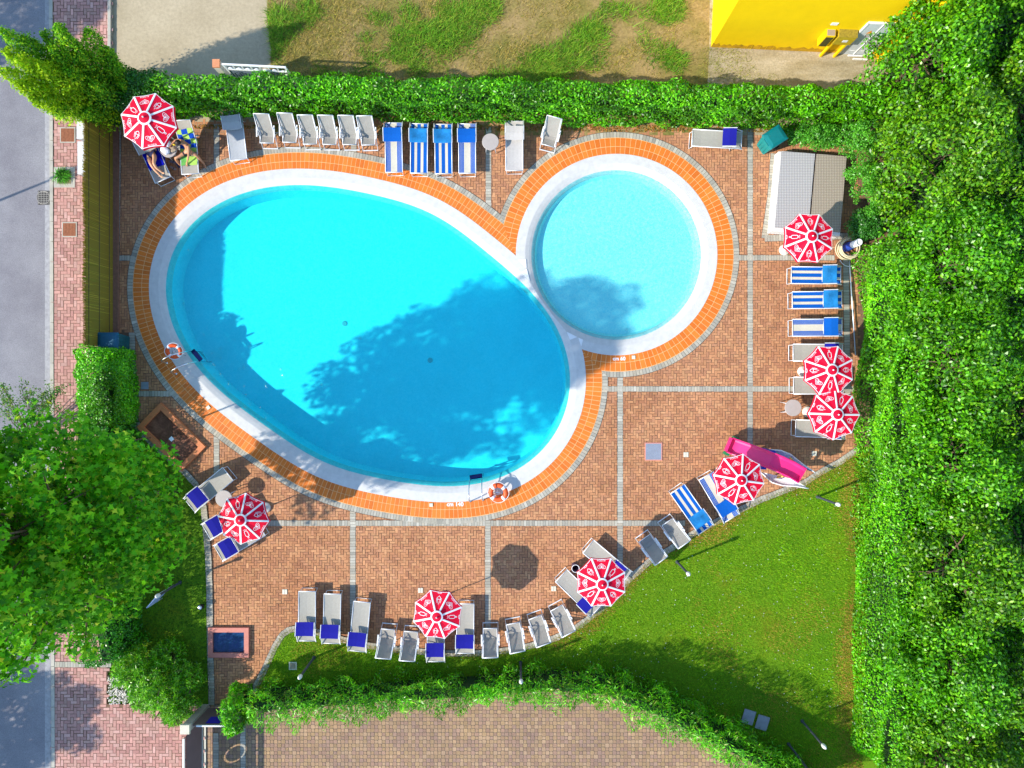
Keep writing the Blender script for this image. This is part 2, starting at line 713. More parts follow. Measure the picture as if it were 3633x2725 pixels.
# water: tint with ripple light painted in by noise, plus fresnel gloss with ripples
def water_mat(name, col, rip=0.25, sc=9.0, tv=0.12):
    m = bpy.data.materials.new(name)
    m.use_nodes = True
    nt = m.node_tree
    nt.nodes.clear()
    out = nt.nodes.new('ShaderNodeOutputMaterial')
    tr = nt.nodes.new('ShaderNodeBsdfTransparent')
    tr.inputs[0].default_value = (*col, 1)
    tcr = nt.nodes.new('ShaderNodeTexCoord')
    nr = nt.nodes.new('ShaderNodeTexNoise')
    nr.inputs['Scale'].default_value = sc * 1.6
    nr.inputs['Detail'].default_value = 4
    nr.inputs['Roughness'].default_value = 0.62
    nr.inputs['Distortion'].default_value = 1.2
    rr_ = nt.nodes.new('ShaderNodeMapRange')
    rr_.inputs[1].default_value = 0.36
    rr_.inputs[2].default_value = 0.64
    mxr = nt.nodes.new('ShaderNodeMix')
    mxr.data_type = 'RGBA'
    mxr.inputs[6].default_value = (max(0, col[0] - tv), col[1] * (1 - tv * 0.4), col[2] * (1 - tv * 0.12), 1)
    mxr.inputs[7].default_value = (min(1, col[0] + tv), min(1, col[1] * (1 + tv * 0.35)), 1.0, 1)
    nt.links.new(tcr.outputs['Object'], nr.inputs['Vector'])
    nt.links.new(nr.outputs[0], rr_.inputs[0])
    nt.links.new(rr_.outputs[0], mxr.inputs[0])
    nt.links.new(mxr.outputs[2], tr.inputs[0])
    gl = nt.nodes.new('ShaderNodeBsdfGlossy')
    gl.inputs['Roughness'].default_value = 0.06
    fr = nt.nodes.new('ShaderNodeLayerWeight')
    fr.inputs[0].default_value = 0.5
    pw = nt.nodes.new('ShaderNodeMath')
    pw.operation = 'POWER'
    pw.inputs[1].default_value = 4.5
    ma = nt.nodes.new('ShaderNodeMath')
    ma.operation = 'MULTIPLY_ADD'
    ma.inputs[1].default_value = 0.96
    ma.inputs[2].default_value = 0.025
    mx = nt.nodes.new('ShaderNodeMixShader')
    tc = nt.nodes.new('ShaderNodeTexCoord')
    no = nt.nodes.new('ShaderNodeTexNoise')
    no.inputs['Scale'].default_value = sc
    no.inputs['Detail'].default_value = 3
    no.inputs['Distortion'].default_value = 0.6
    bp = nt.nodes.new('ShaderNodeBump')
    bp.inputs['Strength'].default_value = rip
    bp.inputs['Distance'].default_value = 0.05
    nt.links.new(tc.outputs['Object'], no.inputs['Vector'])
    nt.links.new(no.outputs[0], bp.inputs['Height'])
    nt.links.new(bp.outputs[0], gl.inputs['Normal'])
    nt.links.new(bp.outputs[0], fr.inputs['Normal'])
    nt.links.new(fr.outputs['Facing'], pw.inputs[0])
    nt.links.new(pw.outputs[0], ma.inputs[0])
    nt.links.new(ma.outputs[0], mx.inputs[0])
    nt.links.new(tr.outputs[0], mx.inputs[1])
    nt.links.new(gl.outputs[0], mx.inputs[2])
    nt.links.new(mx.outputs[0], out.inputs[0])
    return m


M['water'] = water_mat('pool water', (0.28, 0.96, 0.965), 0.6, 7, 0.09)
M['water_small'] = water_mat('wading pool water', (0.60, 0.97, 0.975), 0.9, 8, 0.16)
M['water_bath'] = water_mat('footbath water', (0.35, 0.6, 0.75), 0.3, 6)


# ------------------------------------------------------------------ ground with the pool cut out
def build_ground():
    step = 30.0
    xs = np.arange(430, 2640, step)
    ys = np.arange(450, 1900, step)
    X, Y = np.meshgrid(xs, ys)
    c = np.stack([X, Y, X + step, Y, X + step, Y + step, X, Y + step], -1).reshape(-1, 4, 2)
    f = sd_pool(c.reshape(-1, 2)).reshape(-1, 4) - 12.0
    polys = []
    for q, s in zip(c, f):
        if s.max() < 0:
            continue
        pl = clip([np.array(p) for p in q], list(s))
        if len(pl) >= 3:
            polys.append([G(p[0], p[1], 0) for p in pl][::-1])
    x0, x1, y0, y1 = xs[0], xs[-1] + step, ys[0], ys[-1] + step
    B = 22000
    for r in ((-B, x0, -B, B), (x1, B, -B, B), (x0, x1, -B, y0), (x0, x1, y1, B)):
        polys.append([G(r[0], r[2]), G(r[0], r[3]), G(r[1], r[3]), G(r[1], r[2])])
    o = poly_lists('ground', polys, M['soil'])
    tag(o, kind='structure')


build_ground()


def herringbone(poly_px, wpx, z, joint, pal, seed, material, name, pool=False, extra=None, origin=(0, 0), jit=0.07, rot45=False):
    poly = np.array(poly_px, float)
    x0, y0 = poly.min(0)
    x1, y1 = poly.max(0)
    i0, i1 = int((x0 - origin[0]) / wpx) - 2, int((x1 - origin[0]) / wpx) + 2
    j0, j1 = int((y0 - origin[1]) / wpx) - 2, int((y1 - origin[1]) / wpx) + 2
    I, J = np.meshgrid(np.arange(i0, i1), np.arange(j0, j1))
    k = (I - J) % 4
    out = []
    for kk, (dx, dy) in ((0, (2, 1)), (3, (1, 2))):
        s = k == kk
        a = origin[0] + I[s] * wpx
        b = origin[1] + J[s] * wpx
        out.append(np.stack([a + joint, b + joint, a + dx * wpx - joint, b + dy * wpx - joint], 1))
    R = np.vstack(out)
    cx, cy = (R[:, 0] + R[:, 2]) / 2, (R[:, 1] + R[:, 3]) / 2
    keep = inside_poly(cx, cy, poly)
    R, cx, cy = R[keep], cx[keep], cy[keep]
    if pool:
        keep = sd_pool(np.stack([cx, cy], 1)) > 62
        R, cx, cy = R[keep], cx[keep], cy[keep]
    if extra is not None:
        for ex in extra:
            keep = ~inside_poly(cx, cy, ex)
            R, cx, cy = R[keep], cx[keep], cy[keep]
    n = len(R)
    r = np.random.default_rng(seed)
    R = R + r.normal(0, 0.35, R.shape)
    zz = z + r.uniform(-0.0015, 0.0015, n)
    V = np.stack([np.stack([(R[:, a] - CX) / S, -(R[:, b] - CY) / S, zz], 1) for a, b in ((0, 3), (2, 3), (2, 1), (0, 1))], 1)
    o = np_mesh(name, V, material, col=palette(n, pal, jit=jit, r=r))
    tag(o, kind='structure')
    return o


# lawn edge curve, from the right hand hedge to the gate
LAWN_EDGE = [(3045, 1592), (2980, 1637), (2923, 1667), (2851, 1713), (2697, 1772), (2620, 1810), (2540, 1850), (2462, 1890), (2380, 1945), (2304, 1990),
             (2233, 2052), (2180, 2112), (2138, 2155), (2084, 2196), (2043, 2226), (1971, 2262), (1881, 2290), (1799, 2306),
             (1700, 2316), (1560, 2316), (1411, 2303), (1307, 2289), (1216, 2268), (1135, 2243), (1085, 2232), (1049, 2229), (1025, 2234), (1003, 2250), (977, 2291),
             (936, 2382), (905, 2440), (870, 2500)]
LEFT_EDGE = [(470, 1180), (472, 1300), (478, 1480), (500, 1530), (560, 1590), (655, 1672), (700, 1722), (724, 1797), (733, 1888), (741, 1978), (745, 2100),
             (747, 2300), (752, 2440), (752, 2500)]
DECK = [(408, 430), (3045, 430)] + LAWN_EDGE + [(752, 2500)] + LEFT_EDGE[::-1] + [(408, 1180)]
CLAY = [(0.55, 0.265, 0.13), (0.58, 0.285, 0.14), (0.51, 0.24, 0.12), (0.60, 0.31, 0.155), (0.53, 0.26, 0.14), (0.48, 0.225, 0.12)]
herringbone(DECK, 9.6, 0.012, 0.62, CLAY, 3, M['paver'], 'pool_deck', pool=True)

SIDE = [(193, -500), (400, -500), (400, 440), (400, 1300), (385, 2345), (385, 2495), (722, 2500), (722, 3200), (193, 3200)]
PINK = [(0.50, 0.26, 0.215), (0.54, 0.29, 0.24), (0.46, 0.235, 0.20), (0.56, 0.33, 0.28), (0.50, 0.29, 0.235)]
sheet('sidewalk_bed', SIDE, 0.085, M['soil'])
herringbone(SIDE, 11.6, 0.092, 0.8, PINK, 4, M['paver_b'], 'sidewalk', jit=0.09)

GREYS = [(0.45, 0.42, 0.34), (0.41, 0.38, 0.31), (0.49, 0.46, 0.38), (0.37, 0.35, 0.29), (0.46, 0.41, 0.32)]


def band(path, w, pitch, z, seed, pal=GREYS, joint=0.8, jit=0.08):
    """paver course following a pixel path, pavers lying across it"""
    p = np.array(path, float)
    s = np.concatenate([[0], np.cumsum(np.hypot(*(p[1:] - p[:-1]).T))])
    n = max(1, int(round(s[-1] / pitch)))
    u = np.linspace(0, s[-1], n + 1)
    q = np.stack([np.interp(u, s, p[:, 0]), np.interp(u, s, p[:, 1])], 1)
    t = np.gradient(q, axis=0)
    t /= np.hypot(t[:, 0], t[:, 1])[:, None]
    m = np.stack([t[:, 1], -t[:, 0]], 1)
    r = np.random.default_rng(seed)
    polys = []
    for i in range(n):
        a, b = q[i] + t[i] * joint / 2, q[i + 1] - t[i + 1] * joint / 2
        o0, o1 = r.normal(0, 0.4, 2)
        pl = [a + m[i] * (w / 2 + o0), b + m[i + 1] * (w / 2 + o0), b - m[i + 1] * (w / 2 + o1), a - m[i] * (w / 2 + o1)]
        pl = [((x - CX) / S, -(y - CY) / S, z) for x, y in pl]
        ar = (pl[1][0] - pl[0][0]) * (pl[2][1] - pl[0][1]) - (pl[1][1] - pl[0][1]) * (pl[2][0] - pl[0][0])
        polys.append(pl if ar > 0 else pl[::-1])
    cols = palette(n, pal, jit=jit, r=r)
    # dark joint bed under the course
    bed = []
    for i in range(n):
        pl = [q[i] + m[i] * (w / 2 + 1), q[i + 1] + m[i + 1] * (w / 2 + 1), q[i + 1] - m[i + 1] * (w / 2 + 1), q[i] - m[i] * (w / 2 + 1)]
        pl = [((x - CX) / S, -(y - CY) / S, z - 0.0035) for x, y in pl]
        ar = (pl[1][0] - pl[0][0]) * (pl[2][1] - pl[0][1]) - (pl[1][1] - pl[0][1]) * (pl[2][0] - pl[0][0])
        bed.append(pl if ar > 0 else pl[::-1])
    return polys, list(cols), bed


bp_, bc_, bb_ = [], [], []
BANDS = [([(1733, 452), (1733, 760)], 19), ([(1731, 1846), (1731, 2320)], 19), ([(2661, 440), (2661, 1790)], 18),
         ([(2200, 1330), (2200, 2080)], 19), ([(1252, 1812), (1252, 2290)], 19), ([(769, 440), (769, 600)], 19),
         ([(769, 1530), (769, 1760)], 19), ([(1255, 440), (1255, 560)], 19),
         ([(421, 440), (416, 800), (413, 1180)], 20), ([(2570, 915), (2960, 915)], 18), ([(2140, 1380), (3030, 1380)], 18),
         ([(735, 1856), (1243, 1856)], 19), ([(1262, 1856), (1722, 1856)], 19), ([(1741, 1856), (2190, 1856)], 19), ([(2210, 1856), (2430, 1856)], 19),
         ([(424, 916), (480, 916)], 18), ([(480, 1397), (640, 1397)], 19),
         ([(2745, 545), (2733, 700), (2712, 846)], 22), ([(2712, 846), (3010, 838)], 22), ([(3000, 900), (3008, 1540)], 20)]
for k, (pth, w) in enumerate(BANDS):
    a, c, b = band(pth, w, 9.8, 0.0176 + k * 0.00032, 50 + k)
    bp_ += a
    bc_ += c
    bb_ += b
for pth in (LAWN_EDGE, LEFT_EDGE):
    a, c, b = band(pth, 21, 9.8, 0.045, 90)
    bp_ += a
    bc_ += c
    bb_ += b
bedc = [(0.10, 0.085, 0.07)] * len(bb_)
tag(poly_lists('paving_bands', bb_ + bp_, M['greypaver'], cols=bedc + bc_), kind='structure')

# pool surrounds: grey course, terracotta tiles, white coping, basin
gp, gc = [], []
tp, tc_ = [], []
gr = []
wp, bas_e, bas_c = [], [], []
ORANGE = [(0.70, 0.175, 0.018), (0.73, 0.19, 0.022), (0.66, 0.16, 0.018), (0.74, 0.205, 0.028), (0.70, 0.18, 0.025)]
for kk, kind in enumerate(('egg', 'circ')):
    a, c = ring_polys(kind, [(60, 0.024), (80, 0.024)], 9.8, 0.9, seed=11 + kk, pal=GREYS, jit=0.08)
    gp += a
    gc += c
    a, _ = ring_polys(kind, [(58, 0.020), (81, 0.020)], 9.8, 0)
    gp += a
    gc += [(0.10, 0.085, 0.07)] * len(a)
    a, c = ring_polys(kind, [(1, 0.034), (28, 0.034), (59, 0.034)], 14.6 if kind == 'egg' else 16.0, 1.5, seed=21 + kk, pal=ORANGE, jit=0.05)
    tp += a
    tc_ += c
    a, _ = ring_polys(kind, [(-1, 0.030), (60, 0.030)], 12, 0)
    gr += a
    prof = [(2, 0.040), (-30, 0.036), (-33, 0.030), (-44, -0.005), (-52, -0.040), (-58, -0.075), (-64, -0.14), (-68, -0.22)]
    a, _ = ring_polys(kind, prof, 8, 0)
    wp += a
tag(poly_lists('pool_border_course', gp, M['greypaver'], cols=gc), kind='structure')
tag(poly_lists('pool_border_grout', gr, M['grout']), kind='structure')
tag(poly_lists('pool_border_tiles', tp, M['terra'], cols=tc_), kind='structure')
tag(poly_lists('pool_coping', wp, M['coping']), kind='structure')


def offset_ring(kind, v, n=360):
    L = EL if kind == 'egg' else 2 * math.pi * CR
    q, m = curve_at(kind, np.linspace(0, L, n, endpoint=False))
    return q + m * v


def basin(name, kind, depth, liner, wname, wmat, wz=-0.05):
    v0, v1 = (-66, -74)
    a, b = offset_ring(kind, v0), offset_ring(kind, v1)
    n = len(a)
    polys = []
    for i in range(n):
        j = (i + 1) % n
        polys.append([G(a[i][0], a[i][1], -0.17), G(a[j][0], a[j][1], -0.17), G(b[j][0], b[j][1], -depth), G(b[i][0], b[i][1], -depth)])
    c = CC if kind == 'circ' else EC
    for i in range(n):
        j = (i + 1) % n
        polys.append([G(b[i][0], b[i][1], -depth), G(b[j][0], b[j][1], -depth), G(c[0], c[1], -depth)])
    o = poly_lists(name, polys, liner)
    tag(o, kind='structure')
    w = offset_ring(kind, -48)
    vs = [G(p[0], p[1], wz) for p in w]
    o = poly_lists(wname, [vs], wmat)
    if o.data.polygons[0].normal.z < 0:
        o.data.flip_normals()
    tag(o, kind='structure')


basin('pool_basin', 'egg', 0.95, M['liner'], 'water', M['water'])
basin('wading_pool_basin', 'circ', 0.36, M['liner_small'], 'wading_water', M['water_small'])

# floor drains of the big pool
mb = MB()
for px, py in ((1200, 1140), (1515, 1275)):
    mb.lathe([(0.10, -0.945), (0.10, -0.935), (0.085, -0.930)], G(px, py), 16)
tag(mb.build('floor_drain', mat('drain grey', (0.30, 0.42, 0.45), 0.5)), kind='structure')

# white plates where the two copings meet
mb = MB()
for tri in (((1838, 922), (1866, 921), (1868, 951)), ((1849, 968), (1869, 955), (1880, 998)), ((2010, 1177), (2022, 1206), (2048, 1196)),
            ((2051, 1198), (2068, 1205), (2062, 1229))):
    pts = [G(x, y, 0.044) for x, y in tri]
    ar = (pts[1].x - pts[0].x) * (pts[2].y - pts[0].y) - (pts[1].y - pts[0].y) * (pts[2].x - pts[0].x)
    if ar < 0:
        pts = pts[::-1]
    mb.prism([(p.x, p.y) for p in pts], 0.02, 0.046)
tag(mb.build('coping_infill', M['white']), kind='structure')

# depth lettering on the tiles, skimmer lids
for txt, px, py, sz in (('cm 140', 1615, 1789, 0.21), ('cm 60', 2196, 1273, 0.19)):
    vs, fs = text_mesh(txt, sz, 0.006)
    mb = MB()
    c = G(px, py, 0.0385)
    mb.add([(x + c.x, y + c.y, c.z) for x, y, z in vs], fs)
    o = mb.build('depth_lettering', M['white'], origin=c)
    tag(o, {'cm 140': 'white depth lettering cm 140 on the tiles left of the lower pool ladder', 'cm 60': 'white depth lettering cm 60 on the tiles of the round wading pool'}[txt], 'lettering')


# other ground sheets
sheet('road', [(-620, -5000), (186, -5000), (186, 6000), (-620, 6000)], 0.006, M['asphalt'])
sheet('verge', [(-9000, -9000), (-620, -9000), (-620, 9000), (-9000, 9000)], 0.005, M['verge'])
sheet('far_field', [(-620, -9000), (9000, -9000), (9000, -900), (400, -900), (400, -5000), (-620, -5000)], 0.005, M['verge'])
sheet('far_verge', [(3500, -890), (9000, -890), (9000, 9000), (3500, 9000)], 0.005, M['verge'])
sheet('gutter', [(160, -5000), (181, -5000), (181, 6000), (160, 6000)], 0.011, mat('pale gutter concrete', (0.33, 0.32, 0.32), 0.9, var=0.22, scale=7, bump=0.3))
sheet('concrete_yard', [(400, -900), (955, -900), (948, 60), (962, 180), (958, 300), (960, 470), (400, 470)], 0.008, M['concrete'])
sheet('meadow', [(955, -900), (2530, -900), (2530, 480), (950, 480), (962, 180), (948, 60)], 0.012, M['meadow'])
sheet('gravel_path', [(2530, -900), (3900, -900), (3900, 480), (2500, 480), (2515, 200)], 0.013, M['gravel'])
LAWN = [(3300, 1560)] + LAWN_EDGE[:-1] + [(905, 2440), (870, 2500), (1175, 2448), (1533, 2430), (1802, 2405), (1990, 2390), (2160, 2405), (2339, 2475), (2518, 2562),
                                          (2700, 2660), (2900, 2790), (3300, 2900)]
sheet('lawn', LAWN, 0.030, M['lawn'])
LAWN_L = [(400, 1600), (478, 1500)] + LEFT_EDGE[3:] + [(700, 2500), (385, 2495), (385, 2345)]
sheet('side_lawn', LAWN_L, 0.030, M['lawn'])

# kerbs
mb = MB()
r_ = np.random.default_rng(5)
y = -1500.0
while y < 4200:
    x = 187 + (y - 0) * 0.003
    mb.box(G(x, y + 35.5, 0.055), (0.125, 0.735, 0.11), mi=0)
    y += 71.5
tag(mb.build('kerb', M['kerb']), kind='structure')
mb = MB()
for k in range(8):
    mb.box(G(394, 233 - 50 - k * 98, 0.06), (0.11, 1.02, 0.14))
tag(mb.build('yard_kerb', M['kerb']), kind='structure')
a, c, b = band([(198, 2354), (400, 2354)], 19, 9.8, 0.098, 7)
tag(poly_lists('sidewalk_band', b + a, M['greypaver'], cols=[(0.1, 0.085, 0.07)] * len(b) + c), kind='structure')

# driveway of interlocking pavers
COB = [(728, 2512), (752, 2500), (870, 2500), (1175, 2448), (1533, 2430), (1802, 2405), (1990, 2390), (2160, 2405), (2339, 2475), (2518, 2562), (2700, 2660), (2900, 2790), (3300, 2900),
       (3300, 3600), (728, 3600)]


def cobbles():
    pitch = 13.2
    poly = np.array(COB, float)
    xs = np.arange(728, 3300, pitch)
    ys = np.arange(2380, 2960, pitch)
    I, J = np.meshgrid(np.arange(len(xs)), np.arange(len(ys)))
    X = xs[0] + I * pitch
    Y = ys[0] + J * pitch
    r = np.random.default_rng(17)
    big = ((I + J) % 2 == 0)
    hw = np.where(big, 0.56, 0.44) * pitch
    keep = inside_poly(X, Y, poly)
    X, Y, hw = X[keep], Y[keep], hw[keep]
    n = len(X)
    hx = hw - 0.7 + r.normal(0, 0.25, n)
    hy = hw - 0.7 + r.normal(0, 0.25, n)
    c = 0.30 * hw
    an = [(-1, -1, 1, 0), (1, -1, -1, 0), (1, -1, 0, 1), (1, 1, 0, -1), (1, 1, -1, 0), (-1, 1, 1, 0), (-1, 1, 0, -1), (-1, -1, 0, 1)]
    V = np.stack([np.stack([(X + sx * hx + dx * c - CX) / S, -(Y - (sy * hy + dy * c) - CY) / S, np.full(n, 0.016) + r.uniform(-.001, .001, n)], 1) for sx, sy, dx, dy in an], 1)
    pal = [(0.31, 0.195, 0.125), (0.335, 0.215, 0.13), (0.29, 0.18, 0.13), (0.355, 0.235, 0.15), (0.32, 0.21, 0.12), (0.29, 0.185, 0.14)]
    m = attr_mat('interlocking paver', 0.85, 0.15, grime=0.6, gscale=0.45, gcol=(1.45, 1.4, 1.2), fine=0.2)
    o = np_mesh('driveway', V, m, col=palette(n, pal, jit=0.06, r=r))
    tag(o, kind='structure')


cobbles()
sheet('driveway_bed', COB, 0.009, mat('driveway joint sand', (0.19, 0.14, 0.095), 0.95, var=0.25, scale=4))
a, c, b = band([(767, 2600), (767, 3100)], 19, 10, 0.024, 8)
a2, c2, b2 = band([(863, 2560), (863, 3100)], 18, 10, 0.0245, 9)
tag(poly_lists('driveway_bands', b + b2 + a + a2, M['greypaver'], cols=[(0.1, 0.085, 0.07)] * (len(b) + len(b2)) + c + c2), kind='structure')

# ------------------------------------------------------------------ vegetation
LAUREL = [(0.085, 0.36, 0.002), (0.13, 0.48, 0.004), (0.050, 0.23, 0.002), (0.20, 0.54, 0.010), (0.028, 0.13, 0.003)]
LAUREL_W = [0.32, 0.27, 0.18, 0.13, 0.10]


def bumpy(p, sc, seed):
    """cheap smooth pseudo noise of 3D points, about -1..1"""
    r = np.random.default_rng(seed)
    out = np.zeros(len(p))
    for k in range(9):
        w = r.normal(0, 1, 3)
        w /= np.linalg.norm(w)
        f = sc * r.uniform(0.6, 2.2)
        out += np.sin(p @ w * f + r.uniform(0, 6.28)) * 0.34
    return np.clip(out, -1.6, 1.6)


def hedge(name, label, path, n, leafL=0.11, leafW=0.045, pal=LAUREL, w=LAUREL_W, seed=1, spread=0.6, bump=0.12, bsc=3.5, jit=0.2, cat='hedge', depth=0.22,
          leafmat='leaf', upright=0.0, flat=0.0, group=None):
    """path: list of (px, py, half width m, height m) ground centre line. Box-like clipped hedge made of leaves."""
    r = np.random.default_rng(seed)
    p = np.array([(*G(x, y)[:2], hw, h) for x, y, hw, h in path], float)
    seg = np.hypot(*(p[1:, :2] - p[:-1, :2]).T)
    s = np.concatenate([[0], np.cumsum(seg)])
    o3 = np.array([p[:, 0].mean(), p[:, 1].mean(), 0.0])
    t = thing(name, label, cat, tuple(o3), group=group)
    # sample around the profile: side a (height), top (2*hw), side b (height), and the two end caps
    hw = np.interp(r.uniform(0, 1, 1), [0, 1], [p[0, 2], p[0, 2]])
    u = r.uniform(0, s[-1], n)
    cx, cy = np.interp(u, s, p[:, 0]), np.interp(u, s, p[:, 1])
    hw, hh = np.interp(u, s, p[:, 2]), np.interp(u, s, p[:, 3])
    e = 0.01
    tx, ty = np.interp(np.minimum(u + e, s[-1]), s, p[:, 0]) - np.interp(np.maximum(u - e, 0), s, p[:, 0]), np.interp(np.minimum(u + e, s[-1]), s, p[:, 1]) - np.interp(np.maximum(u - e, 0), s, p[:, 1])
    tl = np.hypot(tx, ty)
    tx, ty = tx / tl, ty / tl
    nx, ny = -ty, tx
    per = hh * 2 + hw * 2
    q = r.uniform(0, 1, n) * per
    lat = np.where(q < hh, -hw, np.where(q < hh + 2 * hw, q - hh - hw, hw))
    z = np.where(q < hh, q, np.where(q < hh + 2 * hw, hh, per - q))
    top = (q >= hh) & (q < hh + 2 * hw)
    # rounded shoulders
    edge = np.clip((np.abs(lat) - hw + 0.25) / 0.25, 0, 1) * np.clip((z - hh + 0.25) / 0.25, 0, 1)
    N = np.stack([np.where(top, 0, np.sign(lat)) * nx, np.where(top, 0, np.sign(lat)) * ny, np.where(top, 1.0, 0.25)], 1)
    ends = np.zeros(n, bool)
    k = int(n * min(0.12, (hw.mean() * 2) / s[-1] * 0.5))
    ei = r.choice(n, k, replace=False)
    first = r.uniform(0, 1, k) < 0.5
    i0 = np.where(first, 0, len(p) - 1)
    dirs = np.stack([p[0, :2] - p[1, :2], p[-1, :2] - p[-2, :2]])
    dirs /= np.linalg.norm(dirs, axis=1, keepdims=True)
    dd = np.where(first[:, None], dirs[0], dirs[1])
    ll = r.uniform(-1, 1, k) * p[i0, 2]
    cx[ei], cy[ei] = p[i0, 0], p[i0, 1]
    nx[ei], ny[ei] = -dd[:, 1], dd[:, 0]
    lat[ei] = ll
    z[ei] = r.uniform(0, 1, k) * p[i0, 3]
    N[ei] = np.stack([dd[:, 0], dd[:, 1], np.full(k, 0.2)], 1)
    pos = np.stack([cx + nx * lat, cy + ny * lat, z], 1)
    N = unit(N)
    b = bumpy(pos, bsc, seed + 5)
    inset = np.abs(r.normal(0, depth * 0.45, n)) - depth * 0.25
    pos = pos + N * (b * bump)[:, None] - N * inset[:, None]
    pos[:, 2] -= edge * 0.10
    pos[:, 2] = np.maximum(pos[:, 2], 0.04)
    along = None
    if upright:
        along = np.tile(np.array([0, 0, 1.0]), (n, 1)) * upright + N * 0.6
    V = leaf_quads(pos, unit(N + np.array([0, 0, flat])), leafL, leafW, spread=spread, r=r, along=along)
    c = palette(n, pal, w, jit, r)
    sh = np.clip(1.04 + 0.30 * bumpy(pos, bsc * 0.7, seed + 9), 0.6, 1.5)
    c = c * sh[:, None]
    np_mesh('foliage', V, M[leafmat], t, col=c, origin=o3)
    # solid dark core added inside so no light leaks through the leaves
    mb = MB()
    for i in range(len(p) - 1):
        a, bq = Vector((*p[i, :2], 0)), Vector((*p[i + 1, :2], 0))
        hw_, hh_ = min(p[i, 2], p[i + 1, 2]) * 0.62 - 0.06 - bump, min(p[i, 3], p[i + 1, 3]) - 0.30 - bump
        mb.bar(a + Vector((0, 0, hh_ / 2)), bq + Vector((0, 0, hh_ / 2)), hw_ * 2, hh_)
    c_ = mb.build('filler_core', M['core'], t, origin=o3)
    return t


def clump_foliage(name, parent, centres, radii, per, L, W, pal, w, seed, leafmat='leaf', spread=0.55, jit=0.18, origin=(0, 0, 0), hemi=0.35, squash=0.8, star=False,
                  upbias=0.35, shade=True):
    r = np.random.default_rng(seed)
    C = np.asarray(centres, float)
    R = np.asarray(radii, float)
    cnt = np.maximum(6, (per * R ** 2).astype(int))
    idx = np.repeat(np.arange(len(C)), cnt)
    n = len(idx)
    d = unit(r.normal(0, 1, (n, 3)))
    d[:, 2] = np.where(d[:, 2] < -hemi, -d[:, 2], d[:, 2])
    rad = R[idx] * (1 - np.abs(r.normal(0, 0.22, n)))
    pos = C[idx] + d * rad[:, None] * np.array([1, 1, squash])
    N = unit(d + np.array([0, 0, upbias]))
    cf = palette(len(C), [(1, 1, 1)], None, 0.26 if shade else 0.02, r)
    cols = palette(n, pal, w, jit, r) * cf[idx]
    if not star:
        V = leaf_quads(pos, N, L, W, spread=spread, r=r)
        return np_mesh(name, V, M[leafmat], parent, col=cols, origin=origin)
    # five-lobed leaves, 10 vertices
    nn = unit(N + r.normal(0, spread, (n, 3)))
    t = r.normal(0, 1, (n, 3))
    t = unit(t - nn * (t * nn).sum(1, keepdims=True))
    b = np.cross(nn, t)
    size = (L * r.uniform(0.6, 1.25, n))
    ang = np.radians([-150, -112, -76, -48, -22, 22, 48, 76, 112, 150])
    rr = np.array([0.42, 0.30, 0.50, 0.27, 0.30, 0.30, 0.27, 0.50, 0.30, 0.42])
    ang = np.radians([180, 142, 112, 80, 60, 30, 0, -30, -60, -80, -112, -142])
    rr = np.array([0.10, 0.36, 0.24, 0.52, 0.27, 0.30, 0.62, 0.30, 0.27, 0.52, 0.24, 0.36])
    V = np.stack([pos + (t * math.cos(a) + b * math.sin(a)) * (size * q)[:, None] - nn * (size * q * q * 0.25)[:, None] for a, q in zip(ang, rr)], 1)
    return np_mesh(name, V, M[leafmat], parent, col=cols, origin=origin)


def trunk_mesh(parent, origin, base, top, r0, r1, limbs, seed):
    r = np.random.default_rng(seed)
    base, top = Vector(base), Vector(top)
    mb = MB()
    k = 8
    path = [base.lerp(top, i / k) + Vector((r.normal(0, 0.06), r.normal(0, 0.06), 0)) * (i > 0) for i in range(k + 1)]
    mb.tube(path, [r0 + (r1 - r0) * i / k for i in range(k + 1)], 10)
    for tgt in limbs:
        tgt = Vector(tgt)
        f = r.uniform(0.3, 0.85)
        a = base.lerp(top, f)
        mid = a.lerp(tgt, 0.5) + Vector((0, 0, 0.15))
        rr = (r0 + (r1 - r0) * f) * 0.5
        mb.tube([a, mid, tgt], [rr, rr * 0.6, rr * 0.2], 6)
    return mb.build('trunk', M['twig'], parent, origin=origin)


# clipped laurel hedge along the top
hedge('laurel_hedge', 'long clipped laurel hedge behind the row of folded loungers along the top', [(505, 385, 0.36, 1.85), (700, 383, 0.34, 1.9), (1000, 384, 0.32, 1.9), (1500, 396, 0.33, 1.9), (2000, 404, 0.34, 1.9), (2500, 412, 0.36, 1.9), (3060, 420, 0.40, 1.9)],
      62000, 0.13, 0.055, seed=21, spread=0.62)
# darker ivy corner at the left end of it
hedge('ivy_hedge', 'dark green ivy hedge at the corner behind the red parasol and conifer', [(405, 392, 0.5, 1.9), (560, 388, 0.55, 1.95), (640, 386, 0.5, 1.9)], 13000, 0.075, 0.05,
      pal=[(0.03, 0.16, 0.015), (0.05, 0.22, 0.015), (0.018, 0.10, 0.012)], w=[0.4, 0.35, 0.25], seed=23)
